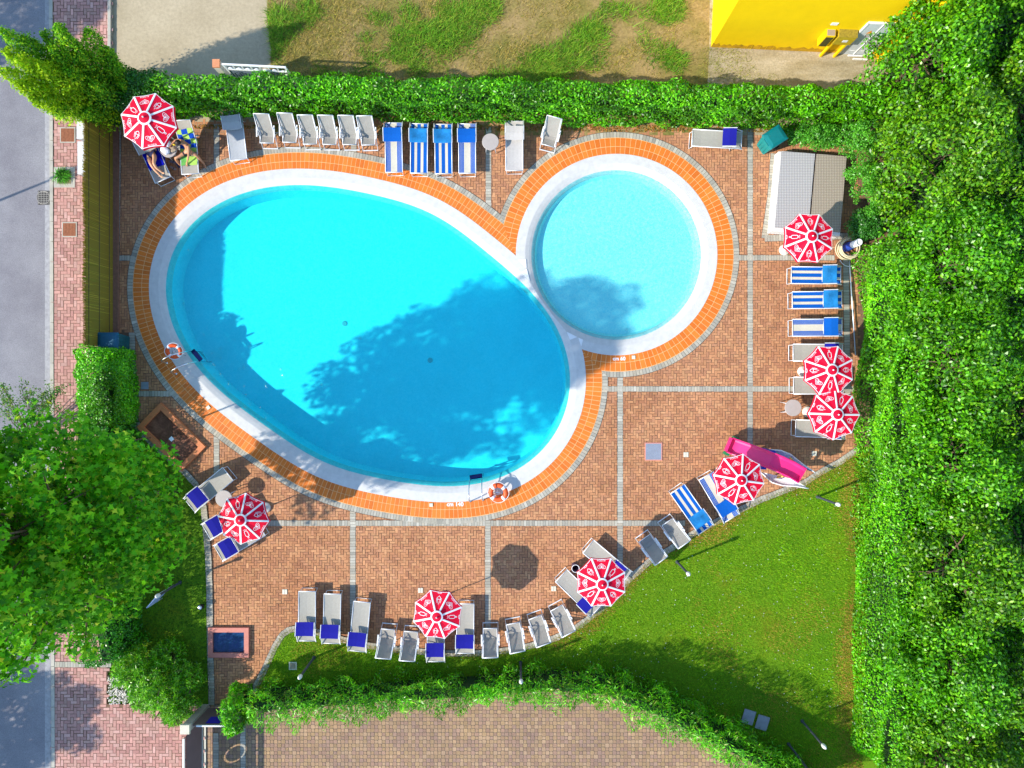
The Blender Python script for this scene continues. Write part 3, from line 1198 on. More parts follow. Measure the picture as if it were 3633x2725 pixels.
# hedge left of the pool, by the sidewalk
hedge('laurel_hedge', 'square clipped hedge between the pink sidewalk and the pool, under the reed fence end', [(432, 1245, 0.58, 1.75), (436, 1400, 0.58, 1.75), (440, 1500, 0.58, 1.75)],
      17000, 0.085, 0.05, pal=[(0.10, 0.40, 0.003), (0.15, 0.50, 0.005), (0.05, 0.24, 0.003), (0.22, 0.54, 0.01)], w=[0.35, 0.3, 0.2, 0.15], seed=25)
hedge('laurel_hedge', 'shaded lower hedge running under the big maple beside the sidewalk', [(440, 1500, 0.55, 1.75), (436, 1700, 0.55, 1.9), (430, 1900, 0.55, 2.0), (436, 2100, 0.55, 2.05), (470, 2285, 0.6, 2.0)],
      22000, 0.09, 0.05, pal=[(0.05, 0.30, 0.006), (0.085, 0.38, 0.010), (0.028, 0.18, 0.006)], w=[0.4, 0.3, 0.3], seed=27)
# bamboo-like hedge along the driveway
BAM = [(0.10, 0.42, 0.003), (0.15, 0.52, 0.005), (0.21, 0.56, 0.01), (0.05, 0.25, 0.004), (0.30, 0.40, 0.04)]
BAMP = [(945, 2452, 0.34, 1.9), (1060, 2448, 0.30, 1.75), (1175, 2442, 0.34, 1.9), (1354, 2432, 0.32, 1.7), (1533, 2425, 0.26, 1.5), (1700, 2412, 0.24, 1.45), (1802, 2402, 0.26, 1.5), (1981, 2388, 0.28, 1.7),
        (2160, 2402, 0.30, 2.0), (2339, 2470, 0.34, 2.2), (2518, 2555, 0.36, 2.3), (2700, 2652, 0.4, 2.4), (2880, 2750, 0.4, 2.4)]
hedge('bamboo_hedge', 'ragged low bamboo hedge curving between the lawn and the driveway', BAMP, 30000, 0.19, 0.032, pal=BAM, w=[0.3, 0.28, 0.15, 0.2, 0.07], seed=31, spread=0.7, bump=0.26,
      bsc=5, depth=0.45, upright=0.7, jit=0.25)
hedge('bamboo_hedge', 'bushy bamboo clump at the gate, end of the driveway hedge', [(868, 2470, 0.45, 1.9), (905, 2462, 0.45, 1.9)], 5200, 0.17, 0.03, pal=BAM, w=[0.3, 0.28, 0.15, 0.2, 0.07], seed=33,
      spread=0.7, bump=0.2, bsc=5, depth=0.3, upright=0.7, jit=0.25)

# tall laurel screen and trees on the right
hedge('laurel_hedge', 'tall bright hedge face on the right side of the lawn and loungers', [(3098, 900, 0.62, 2.6), (3100, 1400, 0.66, 2.9), (3096, 1800, 0.66, 2.8), (3088, 2200, 0.66, 2.7), (3074, 2500, 0.64, 2.6), (3075, 2640, 0.6, 2.4)],
      52000, 0.105, 0.05, pal=[(0.10, 0.42, 0.003), (0.16, 0.52, 0.004), (0.055, 0.27, 0.003), (0.24, 0.58, 0.01)], w=[0.35, 0.3, 0.2, 0.15], seed=35, spread=0.65, bump=0.2, bsc=2.6)


def screen_tree(k, px, py, rx, ry, htop, pal, w, L, W, label, n_cl=150, zlow=0.7, per=430):
    r = np.random.default_rng(100 + k)
    g = G(px, py)
    o3 = (g.x, g.y, 0)
    t = thing('tree', label, 'tree', o3, group='trees of the dense green screen on the right')
    cs, rs = [], []
    for i in range(n_cl):
        z = zlow + (htop - zlow) * (r.uniform(0, 1) ** 0.8)
        f = (z - zlow) / (htop - zlow)
        prof = math.sqrt(max(0.05, 1 - max(0, (f - 0.35) / 0.65) ** 2.2)) * (0.85 + 0.15 * min(1, f / 0.3))
        a = r.uniform(0, 2 * math.pi)
        q = prof * r.uniform(0.72, 1.0)
        if f > 0.72:
            q = prof * math.sqrt(r.uniform(0, 1))
        cs.append((g.x + rx * q * math.cos(a), g.y + ry * q * math.sin(a), z))
        rs.append(r.uniform(0.34, 0.62))
    clump_foliage('crown', t, cs, rs, per, L, W, pal, w, 200 + k, origin=o3, spread=0.6, hemi=0.2)
    trunk_mesh(t, o3, o3, (g.x, g.y, htop * 0.85), 0.14, 0.03, [cs[i] for i in range(0, 24)], k)
    # shaded inner boughs
    return t


TP = [(0.095, 0.38, 0.003), (0.145, 0.49, 0.005), (0.055, 0.25, 0.003), (0.22, 0.54, 0.01), (0.028, 0.12, 0.003)]
TP2 = [(0.11, 0.35, 0.004), (0.17, 0.45, 0.006), (0.065, 0.22, 0.004), (0.26, 0.48, 0.015), (0.03, 0.11, 0.004)]
TPW = [0.3, 0.27, 0.2, 0.12, 0.11]
TREES = [
    (3262, 60, 1.7, 2.3, 5.6, TP2, 'small-leaved bushy tree hiding the right end of the yellow building'),
    (3180, 330, 1.45, 2.1, 4.8, TP, 'round leafy tree at the right end of the top laurel hedge'),
    (3210, 640, 1.6, 2.3, 5.2, TP2, 'bushy tree behind the low roofed pump house'),
    (3235, 980, 1.55, 2.3, 5.0, TP, 'leafy tree behind the hose reel and wide-striped loungers'),
    (3225, 1300, 1.6, 2.2, 5.2, TP, 'tree whose branches reach over the two touching parasols'),
    (3240, 1620, 1.55, 2.2, 4.9, TP, 'leafy tree level with the pink slide on the right'),
    (3245, 1930, 1.6, 2.2, 5.3, TP2, 'dense tree level with the middle of the lawn'),
    (3235, 2240, 1.5, 2.1, 4.8, TP, 'light-leaved tree beside the lower lawn'),
    (3255, 2520, 1.5, 2.0, 4.8, TP2, 'yellowish-green tree in the lower right corner'),
    (3455, 150, 1.7, 2.4, 6.4, TP, 'taller tree cut by the right edge in the upper right corner'),
    (3460, 560, 1.7, 2.4, 6.0, TP2, 'tree at the right edge behind the one beside the pump house'),
    (3455, 1000, 1.7, 2.4, 6.2, TP, 'tree at the right edge level with the hose reel and striped loungers'),
    (3460, 1450, 1.7, 2.4, 6.0, TP2, 'tree at the right edge level with the lower touching parasol'),
    (3460, 1900, 1.7, 2.4, 6.2, TP, 'tree at the right edge level with the pair of lawn-edge deck chairs'),
    (3460, 2350, 1.7, 2.4, 5.9, TP2, 'tree at the right edge level with the lower lawn shade'),
]
for k, (px, py, rx, ry, ht, pal, lb) in enumerate(TREES):
    px -= 48
    screen_tree(k, px, py, rx, ry, ht, pal, TPW, 0.135, 0.075, lb)
    if py > 1100 and py < 1500:
        pass
# shaded under-storey below the crowns
def undergrowth():
    r = np.random.default_rng(77)
    g = G(3280, 1300)
    o3 = (g.x, g.y, 0)
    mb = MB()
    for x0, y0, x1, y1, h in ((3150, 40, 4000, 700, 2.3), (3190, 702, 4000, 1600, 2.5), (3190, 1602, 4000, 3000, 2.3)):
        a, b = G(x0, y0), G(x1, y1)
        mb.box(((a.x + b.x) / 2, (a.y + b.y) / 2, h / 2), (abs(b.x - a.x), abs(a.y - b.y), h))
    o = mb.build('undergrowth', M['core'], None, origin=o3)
    tag(o, kind='stuff')
    o['label'] = 'dark leafy undergrowth below the tree screen on the right'
    n = 34000
    pos = np.stack([r.uniform(G(3140, 0).x, G(3720, 0).x, n), r.uniform(G(0, 2760).y, G(0, 30).y, n), r.uniform(2.0, 3.3, n)], 1)
    V = leaf_quads(pos, np.tile([0, 0, 1.0], (n, 1)), 0.15, 0.08, 0.8, r=r)
    f = np_mesh('foliage', V, M['leaf'], o, col=palette(n, TP, TPW, 0.25, r), origin=o3)


undergrowth()

# lighter shrubs round the pump house
for k, (px, py, rx, ry, ht, lb) in enumerate([(2865, 500, 0.95, 0.42, 1.0, 'light green shrub between the teal bin and the pump house roof'),
                                           (3010, 530, 0.75, 0.75, 1.8, 'rounded shrub at the upper right corner of the pump house'),
                                           (3028, 690, 0.62, 1.15, 1.6, 'pale fresh green shrub leaning over the right half of the pump house roof'),
                                           (3030, 815, 0.6, 0.5, 1.2, 'small dark shrub beside the parasol next to the pump house')]):
    r = np.random.default_rng(300 + k)
    g = G(px, py)
    o3 = (g.x, g.y, 0)
    t = thing('shrub', lb, 'shrub', o3, group='shrubs round the pump house')
    cs, rs = [], []
    for i in range(60):
        a, q = r.uniform(0, 6.28), math.sqrt(r.uniform(0, 1))
        cs.append((g.x + rx * q * math.cos(a), g.y + ry * q * math.sin(a), 0.15 + (ht - 0.2) * math.sqrt(1 - 0.75 * q * q) * r.uniform(0.6, 1)))
        rs.append(r.uniform(0.14, 0.26))
    sp = [(0.10, 0.42, 0.02), (0.16, 0.50, 0.035), (0.06, 0.30, 0.015)] if k != 3 else [(0.04, 0.2, 0.02), (0.06, 0.26, 0.02)]
    clump_foliage('crown', t, cs, rs, 2600, 0.075, 0.04, sp, None, 320 + k, origin=o3)
    trunk_mesh(t, o3, o3, (g.x, g.y, ht * 0.7), 0.04, 0.015, cs[:8], k)

# big maple on the left
def maple():
    r = np.random.default_rng(42)
    g = G(612, 1742)
    o3 = (g.x, g.y, 0)
    t = thing('maple_tree', 'big maple tree with star-shaped leaves overhanging the left lawn and street', 'tree', o3)
    zz, RR = [3.4, 4.0, 4.8, 5.6, 7.0, 8.5, 10.0, 11.2, 12.2], [1.1, 2.1, 2.55, 2.75, 2.8, 2.5, 2.0, 1.3, 0.5]
    cs, rs = [], []
    n = 0
    while n < 235:
        z = r.uniform(3.5, 12.2)
        R = np.interp(z, zz, RR)
        if r.uniform(0, 3.45) > R + 0.4:
            continue
        a = r.uniform(0, 6.283)
        lobes = 1 + 0.10 * math.sin(5 * a + z) + 0.07 * math.sin(9 * a - 2 * z)
        q = R * lobes * (r.uniform(0.3, 1.0) ** 0.30)
        low = max(0.0, min(1.0, (8.0 - z) / 3.0))
        x = g.x + q * math.cos(a) - 0.05 * low
        y = g.y + q * math.sin(a) * 1.08 - 0.25 * low
        # clumps left out along the sun's path so light reaches the left parasol
        q0 = G(941 - 128 * (z - 2.1), 1801 + 52 * (z - 2.1))
        if z < 6.2 and math.hypot(x - q0.x, y - q0.y) < 1.35:
            continue
        cs.append((x, y, z))
        rs.append(r.uniform(0.42, 0.78))
        n += 1
    for k in range(110):
        z = r.uniform(3.8, 11.0)
        R = np.interp(z, zz, RR) * r.uniform(0, 0.62)
        a = r.uniform(0, 6.283)
        if z < 6.2 and math.sin(a) < -0.1:
            continue
        cs.append((g.x + R * math.cos(a), g.y + R * math.sin(a), z - 0.3))
        rs.append(r.uniform(0.5, 0.8))
    pal = [(0.11, 0.44, 0.005), (0.17, 0.54, 0.006), (0.055, 0.29, 0.005), (0.29, 0.60, 0.010), (0.50, 0.62, 0.03)]
    clump_foliage('crown', t, cs, rs, 270, 0.20, 0.1, pal, [0.32, 0.28, 0.2, 0.15, 0.05], 43, leafmat='leaf_soft', origin=o3, star=True, spread=0.42, upbias=0.25, hemi=0.1)
    trunk_mesh(t, o3, o3, (g.x, g.y, 10.5), 0.24, 0.04, [cs[i] for i in range(0, 60)], 44)


maple()


# bushy conifer at the top left: a fan of upright spires
def conifer():
    r = np.random.default_rng(52)
    g = G(428, 392)
    o3 = (g.x, g.y, 0)
    t = thing('conifer_tree', 'spiky evergreen tree leaning over the road at the top left corner', 'tree', o3)
    tips = [(5, 112, 4.9), (78, 135, 4.3), (150, 118, 4.2), (200, 92, 4.6), (255, 150, 3.4), (308, 112, 3.9), (375, 175, 2.9), (20, 185, 4.6), (10, 250, 4.6), (60, 300, 4.0), (110, 350, 3.6),
            (190, 385, 2.8), (300, 395, 2.2), (400, 230, 2.5), (425, 290, 2.2), (130, 230, 4.4), (230, 250, 3.6), (330, 300, 2.9), (180, 170, 4.2), (60, 210, 4.7)]
    P_, N_, C_ = [], [], []
    for k, (x, y, h) in enumerate(tips):
        tip = P(x, y, h)
        k_ = r.uniform(0.2, 0.5)
        base = Vector((g.x + (tip.x - g.x) * 0.35 + r.normal(0, 0.12), g.y + (tip.y - g.y) * 0.35 + r.normal(0, 0.12), 0.3))
        n = int(1300 + 320 * h)
        f = r.uniform(0.0, 1.0, n) ** 0.8
        w = 0.62 * (1 - f) ** 0.6 * (0.5 + h / 8) + 0.04
        a = r.uniform(0, 6.283, n)
        q = w * r.uniform(0.6, 1.05, n)
        ax = np.array(base)[None] * (1 - f)[:, None] + np.array(tip)[None] * f[:, None]
        rad = np.stack([np.cos(a), np.sin(a), np.full(n, 0.2)], 1)
        P_.append(ax + rad * (q * (1 + 0.45 * bumpy(ax + rad * 0.3, 5.0, 60 + k)))[:, None] + r.normal(0, 0.035, (n, 3)))
        N_.append(unit(rad + np.array([0, 0, 0.5])))
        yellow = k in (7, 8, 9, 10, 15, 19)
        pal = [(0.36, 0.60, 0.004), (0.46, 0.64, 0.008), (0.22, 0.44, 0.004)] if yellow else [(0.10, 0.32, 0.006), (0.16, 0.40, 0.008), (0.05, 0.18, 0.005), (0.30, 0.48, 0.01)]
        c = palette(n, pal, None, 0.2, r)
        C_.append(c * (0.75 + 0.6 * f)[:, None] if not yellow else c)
    P_, N_, C_ = np.vstack(P_), np.vstack(N_), np.vstack(C_)
    V = leaf_quads(P_, N_, 0.10, 0.05, spread=0.6, r=r)
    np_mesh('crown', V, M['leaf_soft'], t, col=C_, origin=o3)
    trunk_mesh(t, o3, o3, (g.x - 0.3, g.y + 0.2, 3.2), 0.16, 0.05, [Vector(o3).lerp(P(x, y, h), 0.7) for x, y, h in tips[:8]], 53)


conifer()


def tuft(name, label, px, py, n, L, W, spread_r, seed, pal, cat='plant', hgt=0.5, group=None):
    """strap-leaved plant: arching blades from the centre, each a bent pair of quads"""
    r = np.random.default_rng(seed)
    g = G(px, py, 0.09)
    a = r.uniform(0, 6.283, n)
    ln = L * r.uniform(0.6, 1.1, n)
    c0 = np.stack([g.x + r.normal(0, spread_r, n), g.y + r.normal(0, spread_r, n), np.full(n, g.z)], 1)
    d = np.stack([np.cos(a), np.sin(a), np.zeros(n)], 1)
    s = np.stack([-np.sin(a), np.cos(a), np.zeros(n)], 1) * (W / 2)
    up = np.array([0, 0, 1.0])
    mid = c0 + d * (ln * 0.45)[:, None] + up * (ln * hgt * r.uniform(0.7, 1.2, n))[:, None]
    tip = c0 + d * ln[:, None] + up * (ln * hgt * r.uniform(0.3, 0.9, n))[:, None]
    V = np.concatenate([np.stack([c0 - s * .6, c0 + s * .6, mid + s, mid - s], 1), np.stack([mid - s, mid + s, tip + s * .15, tip - s * .15], 1)])
    c = palette(n, pal, None, 0.2, r)
    o = np_mesh(name, V, M['grass'], None, col=np.concatenate([c, c]), origin=tuple(g))
    tag(o, label, cat, group)
    return o


tuft('plant', 'small grassy plant in the grey square cut in the sidewalk', 232, 628, 170, 0.36, 0.03, 0.05, 61, [(0.07, 0.32, 0.015), (0.12, 0.4, 0.02), (0.05, 0.2, 0.01)])


# oleander bush and undergrowth by the gate
def shrub_mix(name, label, spots, n_each, L, W, pal, seed, up=0.6):
    r = np.random.default_rng(seed)
    ctr = np.mean([G(a, b) for a, b, *_ in spots], axis=0)
    o3 = (ctr[0], ctr[1], 0)
    t = thing(name, label, 'shrub', o3)
    Pn, Nn, Al = [], [], []
    for px, py, rad, h in spots:
        g = G(px, py)
        # sprays: leaves radiating from shoot tips
        for k in range(n_each):
            a, q = r.uniform(0, 6.283), rad * math.sqrt(r.uniform(0, 1))
            c = np.array([g.x + q * math.cos(a), g.y + q * math.sin(a), h * math.sqrt(max(0.1, 1 - (q / rad) ** 2 * 0.8)) * r.uniform(0.55, 1.0)])
            m = 16
            d = unit(r.normal(0, 1, (m, 3)) * np.array([1, 1, 0.5]) + np.array([0, 0, up]))
            Pn.append(c + d * L * 0.5)
            Nn.append(unit(np.cross(d, r.normal(0, 1, (m, 3))) + np.array([0, 0, 0.8])))
            Al.append(d)
    Pn, Nn, Al = np.vstack(Pn), np.vstack(Nn), np.vstack(Al)
    n = len(Pn)
    V = leaf_quads(Pn, Nn, L, W, spread=0.25, r=r, along=Al * 2.5)
    np_mesh('crown', V, M['leaf'], t, col=palette(n, pal, None, 0.25, r), origin=o3)
    mb = MB()
    for px, py, rad, h in spots:
        g = G(px, py)
        for k in range(9):
            a = r.uniform(0, 6.283)
            mb.tube([(g.x, g.y, 0.0), (g.x + rad * .4 * math.cos(a), g.y + rad * .4 * math.sin(a), h * 0.5), (g.x + rad * .8 * math.cos(a), g.y + rad * .8 * math.sin(a), h * 0.85)], [0.02, 0.015, 0.008], 5)
    mb.build('stems', M['twig'], t, origin=o3)
    return t


OLE = [(0.14, 0.46, 0.006), (0.20, 0.56, 0.008), (0.08, 0.28, 0.006), (0.28, 0.56, 0.03)]
shrub_mix('oleander_bush', 'big oleander bush between the pebble bed and the footbath by the gate', [(530, 2330, 0.75, 1.9), (590, 2370, 0.8, 2.0), (640, 2420, 0.8, 1.9), (680, 2460, 0.6, 1.6), (650, 2500, 0.45, 1.1), (560, 2430, 0.7, 1.3), (500, 2340, 0.6, 1.2), (690, 2380, 0.6, 1.3), (620, 2310, 0.6, 1.1)], 120, 0.17, 0.035, OLE, 65)
shrub_mix('cypress_bush', 'dark feathery bush sticking in from the left edge over the road', [(-60, 2230, 0.9, 2.6), (-30, 2300, 0.7, 2.0)], 240, 0.10, 0.02, [(0.03, 0.14, 0.015), (0.05, 0.2, 0.02), (0.09, 0.22, 0.02)], 67)


def bare_shrub():
    r = np.random.default_rng(71)
    g = G(120, 1560)
    o3 = (g.x, g.y, 0)
    t = thing('shrub', 'thin twiggy shrub with few leaves above the maple beside the road', 'shrub', o3)
    mb = MB()
    tips = []
    for k in range(26):
        a = P(r.uniform(-40, 185), r.uniform(1345, 1500), 2.4)
        a.z = 2.4 * r.uniform(0.7, 1)
        mid = Vector(o3).lerp(a, 0.5) + Vector((r.normal(0, .15), r.normal(0, .15), 0.1))
        mb.tube([o3, mid, a], [0.022, 0.013, 0.005], 5)
        for q in range(3):
            f = r.uniform(0.5, 0.95)
            b = mid.lerp(a, f)
            e = b + Vector((r.normal(0, .22), r.normal(0, .22), r.normal(0, .1)))
            mb.tube([b, e], [0.007, 0.003], 4)
            tips += [e, b]
        tips.append(a)
    mb.build('stems', M['twig'], t, origin=o3)
    C = np.array([tuple(v) for v in tips])
    idx = np.repeat(np.arange(len(C)), 9)
    pos = C[idx] + r.normal(0, 0.07, (len(idx), 3))
    V = leaf_quads(pos, np.tile([0, 0, 1.0], (len(idx), 1)), 0.09, 0.045, 0.6, r=r)
    np_mesh('crown', V, M['leaf_soft'], t, col=palette(len(idx), [(0.06, 0.2, 0.03), (0.09, 0.26, 0.04), (0.2, 0.3, 0.04)], None, 0.2, r), origin=o3)


bare_shrub()


# trees beyond the left edge whose shade falls on the road
def offside_tree(px, py, R, h0, h1, label, seed, n=120):
    r = np.random.default_rng(seed)
    g = G(px, py)
    o3 = (g.x, g.y, 0)
    t = thing('street_tree', label, 'tree', o3)
    cs, rs = [], []
    for k in range(n):
        d = unit(r.normal(0, 1, 3))
        q = r.uniform(0.3, 1) ** 0.4
        cs.append((g.x + d[0] * R * q, g.y + d[1] * R * q, (h0 + h1) / 2 + d[2] * (h1 - h0) / 2 * q))
        rs.append(r.uniform(0.4, 0.6))
    clump_foliage('crown', t, cs, rs, 420, 0.2, 0.12, TP, TPW, seed + 1, origin=o3)
    trunk_mesh(t, o3, o3, (g.x, g.y, h1 * 0.8), 0.16, 0.04, cs[:14], seed)


offside_tree(-590, 210, 2.6, 3.0, 7.4, 'round street tree whose shade covers the upper left corner of the road', 81, 190)
offside_tree(-420, 2790, 1.9, 2.2, 5.4, 'street tree shading the lower edge of the road', 83, 90)


# ------------------------------------------------------------------ grass
def grass(name, label, polys, dens, hgt, W, pal, w, seed, z=0.03, lean=0.5, excl=None, clump=0.0, jit=0.22, keepf=None):
    r = np.random.default_rng(seed)
    Ps, Cs = [], []
    for poly in polys:
        p = np.array(poly, float)
        x0, y0 = np.maximum(p.min(0), [-60, -60])
        x1, y1 = np.minimum(p.max(0), [3700, 2800])
        n = int(dens * (x1 - x0) * (y1 - y0) / S / S)
        X, Y = r.uniform(x0, x1, n), r.uniform(y0, y1, n)
        k = inside_poly(X, Y, p)
        if excl is not None:
            for e in excl:
                k &= ~inside_poly(X, Y, e)
        X, Y = X[k], Y[k]
        Ps.append(np.stack([(X - CX) / S, -(Y - CY) / S, np.full(len(X), z)], 1))
    B = np.vstack(Ps)
    nz = bumpy(B, 1.1, seed + 3) + 0.5 * bumpy(B, 3.1, seed + 4)
    if keepf is not None:
        k = keepf(B, nz, r)
        B, nz = B[k], nz[k]
    n = len(B)
    a = r.uniform(0, 6.283, n)
    d = np.stack([np.cos(a), np.sin(a), np.zeros(n)], 1)
    s = np.stack([-np.sin(a), np.cos(a), np.zeros(n)], 1) * (W / 2)
    hh = hgt * r.uniform(0.5, 1.2, n) * (1 + clump * np.clip(nz, -0.8, 1.2))
    tip = B + d * (hh * lean * r.uniform(0.3, 1.6, n))[:, None] + np.array([0, 0, 1]) * hh[:, None]
    V = np.stack([B - s, B + s, tip], 1)
    c = palette(n, pal, w, jit, r)
    c = c * (1 + 0.14 * np.clip(nz, -1.5, 1.5))[:, None]
    o = np_mesh(name, V, M['grass'], None, col=c)
    tag(o, kind='stuff')
    o['label'] = label
    return o


GP = [(0.16, 0.39, 0.004), (0.22, 0.46, 0.005), (0.11, 0.30, 0.004), (0.32, 0.44, 0.008)]
LAWN_VIS = [(3040, 1600)] + LAWN_EDGE[1:-1] + [(905, 2440), (1175, 2460), (1533, 2440), (1802, 2420), (1990, 2405), (2160, 2420), (2339, 2490), (2518, 2575), (2700, 2680), (2900, 2800), (3060, 2800)]
grass('grass', 'short mown lawn grass, bright green', [LAWN_VIS], 1500, 0.05, 0.016, GP, [0.36, 0.3, 0.2, 0.14], 91, lean=0.9, clump=0.25)
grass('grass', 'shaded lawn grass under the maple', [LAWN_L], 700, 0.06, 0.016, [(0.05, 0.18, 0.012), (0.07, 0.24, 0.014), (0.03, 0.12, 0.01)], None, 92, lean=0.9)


def edge_keep(B, nz, r):
    # dry rim along the hedge and along the paving
    px = B[:, 0] * S + CX
    py = -B[:, 1] * S + CY
    L = np.array(LAWN_EDGE, float)
    d = np.full(len(B), 1e9)
    for i in range(len(L) - 2):
        a, b = L[i], L[i + 1]
        ab = b - a
        t = np.clip(((px - a[0]) * ab[0] + (py - a[1]) * ab[1]) / (ab @ ab), 0, 1)
        dd = np.hypot(px - a[0] - t * ab[0], py - a[1] - t * ab[1])
        dd = np.where(a[0] < 2010, dd * 3.2, dd)
        d = np.minimum(d, dd)
    xr = 3042 - (py - 1600) * 0.028
    d = np.minimum(d, np.abs(xr - px) * 0.85)
    return r.uniform(0, 1, len(B)) < np.clip(1.15 - d / 46 + 0.35 * nz, 0, 1)


grass('dry_grass', 'dry yellow grass along the lawn rim', [LAWN_VIS], 1500, 0.055, 0.02, [(0.42, 0.28, 0.05), (0.50, 0.33, 0.05), (0.34, 0.30, 0.04), (0.45, 0.22, 0.05)], None, 93, lean=1.2, keepf=edge_keep)
grass('dry_grass', 'yellowish worn patches in the lawn', [LAWN_VIS], 700, 0.055, 0.018, [(0.34, 0.30, 0.03), (0.40, 0.27, 0.04)], None, 94, lean=1.2, keepf=lambda B, nz, r: r.uniform(0, 1, len(B)) < np.clip(nz * 0.8 - 0.35, 0, 0.6))


def daisies():
    r = np.random.default_rng(95)
    n = 900
    X, Y = r.uniform(1300, 3010, n), r.uniform(1640, 2520, n)
    k = inside_poly(X, Y, np.array(LAWN_VIS, float))
    X, Y = X[k], Y[k]
    n = len(X)
    c = np.stack([(X - CX) / S, -(Y - CY) / S, np.full(n, 0.085)], 1)
    s = r.uniform(0.007, 0.015, n)[:, None]
    V = np.stack([c + np.array([math.cos(a), math.sin(a), 0]) * s for a in np.linspace(0, 2 * math.pi, 6, endpoint=False)], 1)
    o = np_mesh('daisies', V, M['white'])
    tag(o, kind='stuff')
    o['label'] = 'tiny white daisies dotted over the lawn'


daisies()

MEAD = [(950, -40), (2530, -40), (2530, 400), (950, 400), (962, 180), (948, 60)]
DRY = [(0.40, 0.30, 0.07), (0.33, 0.27, 0.05), (0.46, 0.35, 0.12), (0.24, 0.26, 0.03)]
grass('meadow_grass', 'dry straw-coloured meadow grass behind the hedge', [MEAD], 620, 0.10, 0.018, DRY, [0.35, 0.3, 0.2, 0.15], 96, z=0.012, lean=1.6,
      keepf=lambda B, nz, r: r.uniform(0, 1, len(B)) < np.clip(0.55 - (B[:, 0] + 3.5) * 0.06 + 0.35 * nz, 0.05, 1))
TUF = np.array([(1020, 85, 40), (985, 150, 50), (1100, 60, 50), (1290, 135, 35), (1415, 130, 30), (1620, 60, 75), (1650, 130, 70), (1570, 20, 45), (1700, 30, 45), (1860, 210, 75), (1960, 230, 70), (1680, 200, 70),
                (1500, 250, 80), (1300, 260, 90), (1150, 260, 80), (1000, 270, 60), (1430, 190, 60), (2130, 220, 55), (2330, 215, 70), (2080, 120, 45), (2150, 20, 40), (2380, 30, 45), (2010, 170, 40), (1350, 60, 35),
                (1760, 250, 60), (1560, 130, 70), (1460, 40, 40)], float)


def tuf_keep(B, nz, r):
    px = B[:, 0] * S + CX
    py = -B[:, 1] * S + CY
    d = np.min(np.hypot(px[:, None] - TUF[:, 0], (py[:, None] - TUF[:, 1]) * 1.3) / TUF[:, 2], axis=1)
    return r.uniform(0, 1, len(B)) < np.clip(1.15 - d * 0.8 + 0.55 * nz, 0, 1)


grass('green_grass', 'lush green grass tufts in the dry meadow', [MEAD], 900, 0.16, 0.022, [(0.12, 0.32, 0.012), (0.18, 0.38, 0.02), (0.08, 0.22, 0.012), (0.28, 0.38, 0.03)], None, 97, z=0.012, lean=1.3, keepf=tuf_keep, clump=0.3)
grass('gravel_weeds', 'thin olive weeds on the gravel by the yellow building', [[(2500, 170), (3200, 170), (3200, 300), (2480, 300)]], 500, 0.06, 0.016, [(0.25, 0.27, 0.04), (0.33, 0.33, 0.05)], None, 98, z=0.014, lean=1.3,
      keepf=lambda B, nz, r: r.uniform(0, 1, len(B)) < np.clip(0.35 + 0.6 * nz, 0, 0.8))


# fallen leaves below the top hedge and pebbles by the oleander
def scatter_flat(name, label, poly, n, size, pal, seed, z, hgt=0.0, aspect=0.6):
    r = np.random.default_rng(seed)
    p = np.array(poly, float)
    x0, y0 = p.min(0)
    x1, y1 = p.max(0)
    X, Y = r.uniform(x0, x1, n * 3), r.uniform(y0, y1, n * 3)
    k = inside_poly(X, Y, p)
    X, Y = X[k][:n], Y[k][:n]
    m = len(X)
    pos = np.stack([(X - CX) / S, -(Y - CY) / S, np.full(m, z) + r.uniform(0, max(hgt, 0.01), m)], 1)
    V = leaf_quads(pos, np.tile([0, 0, 1.0], (m, 1)), size, size * aspect, 0.3, r=r)
    o = np_mesh(name, V, M['leaf_soft'], None, col=palette(m, pal, None, 0.2, r))
    tag(o, kind='stuff')
    o['label'] = label


scatter_flat('leaf_litter', 'brown and orange fallen leaves at the foot of the top hedge', [(500, 444), (3000, 446), (3000, 470), (2200, 468), (1400, 462), (500, 456)], 2300, 0.07,
             [(0.35, 0.17, 0.03), (0.45, 0.28, 0.05), (0.25, 0.20, 0.04), (0.5, 0.2, 0.03)], 99, 0.03)


def pebbles():
    r = np.random.default_rng(101)
    mb = MB()
    poly = np.array([(388, 2395), (530, 2395), (600, 2493), (388, 2493)], float)
    n = 0
    while n < 700:
        x, y = r.uniform(388, 600), r.uniform(2395, 2493)
        if not inside_poly(np.array([x]), np.array([y]), poly)[0]:
            continue
        g = G(x, y, 0.11)
        s = r.uniform(0.02, 0.042)
        a = r.uniform(0, 3.14)
        mb.lathe([(s, 0), (s * 0.8, s * 0.5), (s * 0.3, s * 0.75)], g, 6)
        n += 1
    o = mb.build('pebbles', mat('pale pebble', (0.55, 0.50, 0.42), 0.7, var=0.4, scale=9))
    tag(o, kind='stuff')
    o['label'] = 'pale round pebbles beside the oleander'


pebbles()

# ------------------------------------------------------------------ parasols
M['red'] = mat('red parasol cloth', (0.78, 0.003, 0.035), 0.7, var=0.05, scale=3, spec=0.2, trans=0.12)
M['printw'] = mat('white parasol print', (0.82, 0.82, 0.84), 0.7, spec=0.2)
M['pole'] = mat('white enamel tube', (0.75, 0.75, 0.74), 0.35)
M['basew'] = mat('cream plastic base', (0.66, 0.62, 0.53), 0.6, var=0.08)


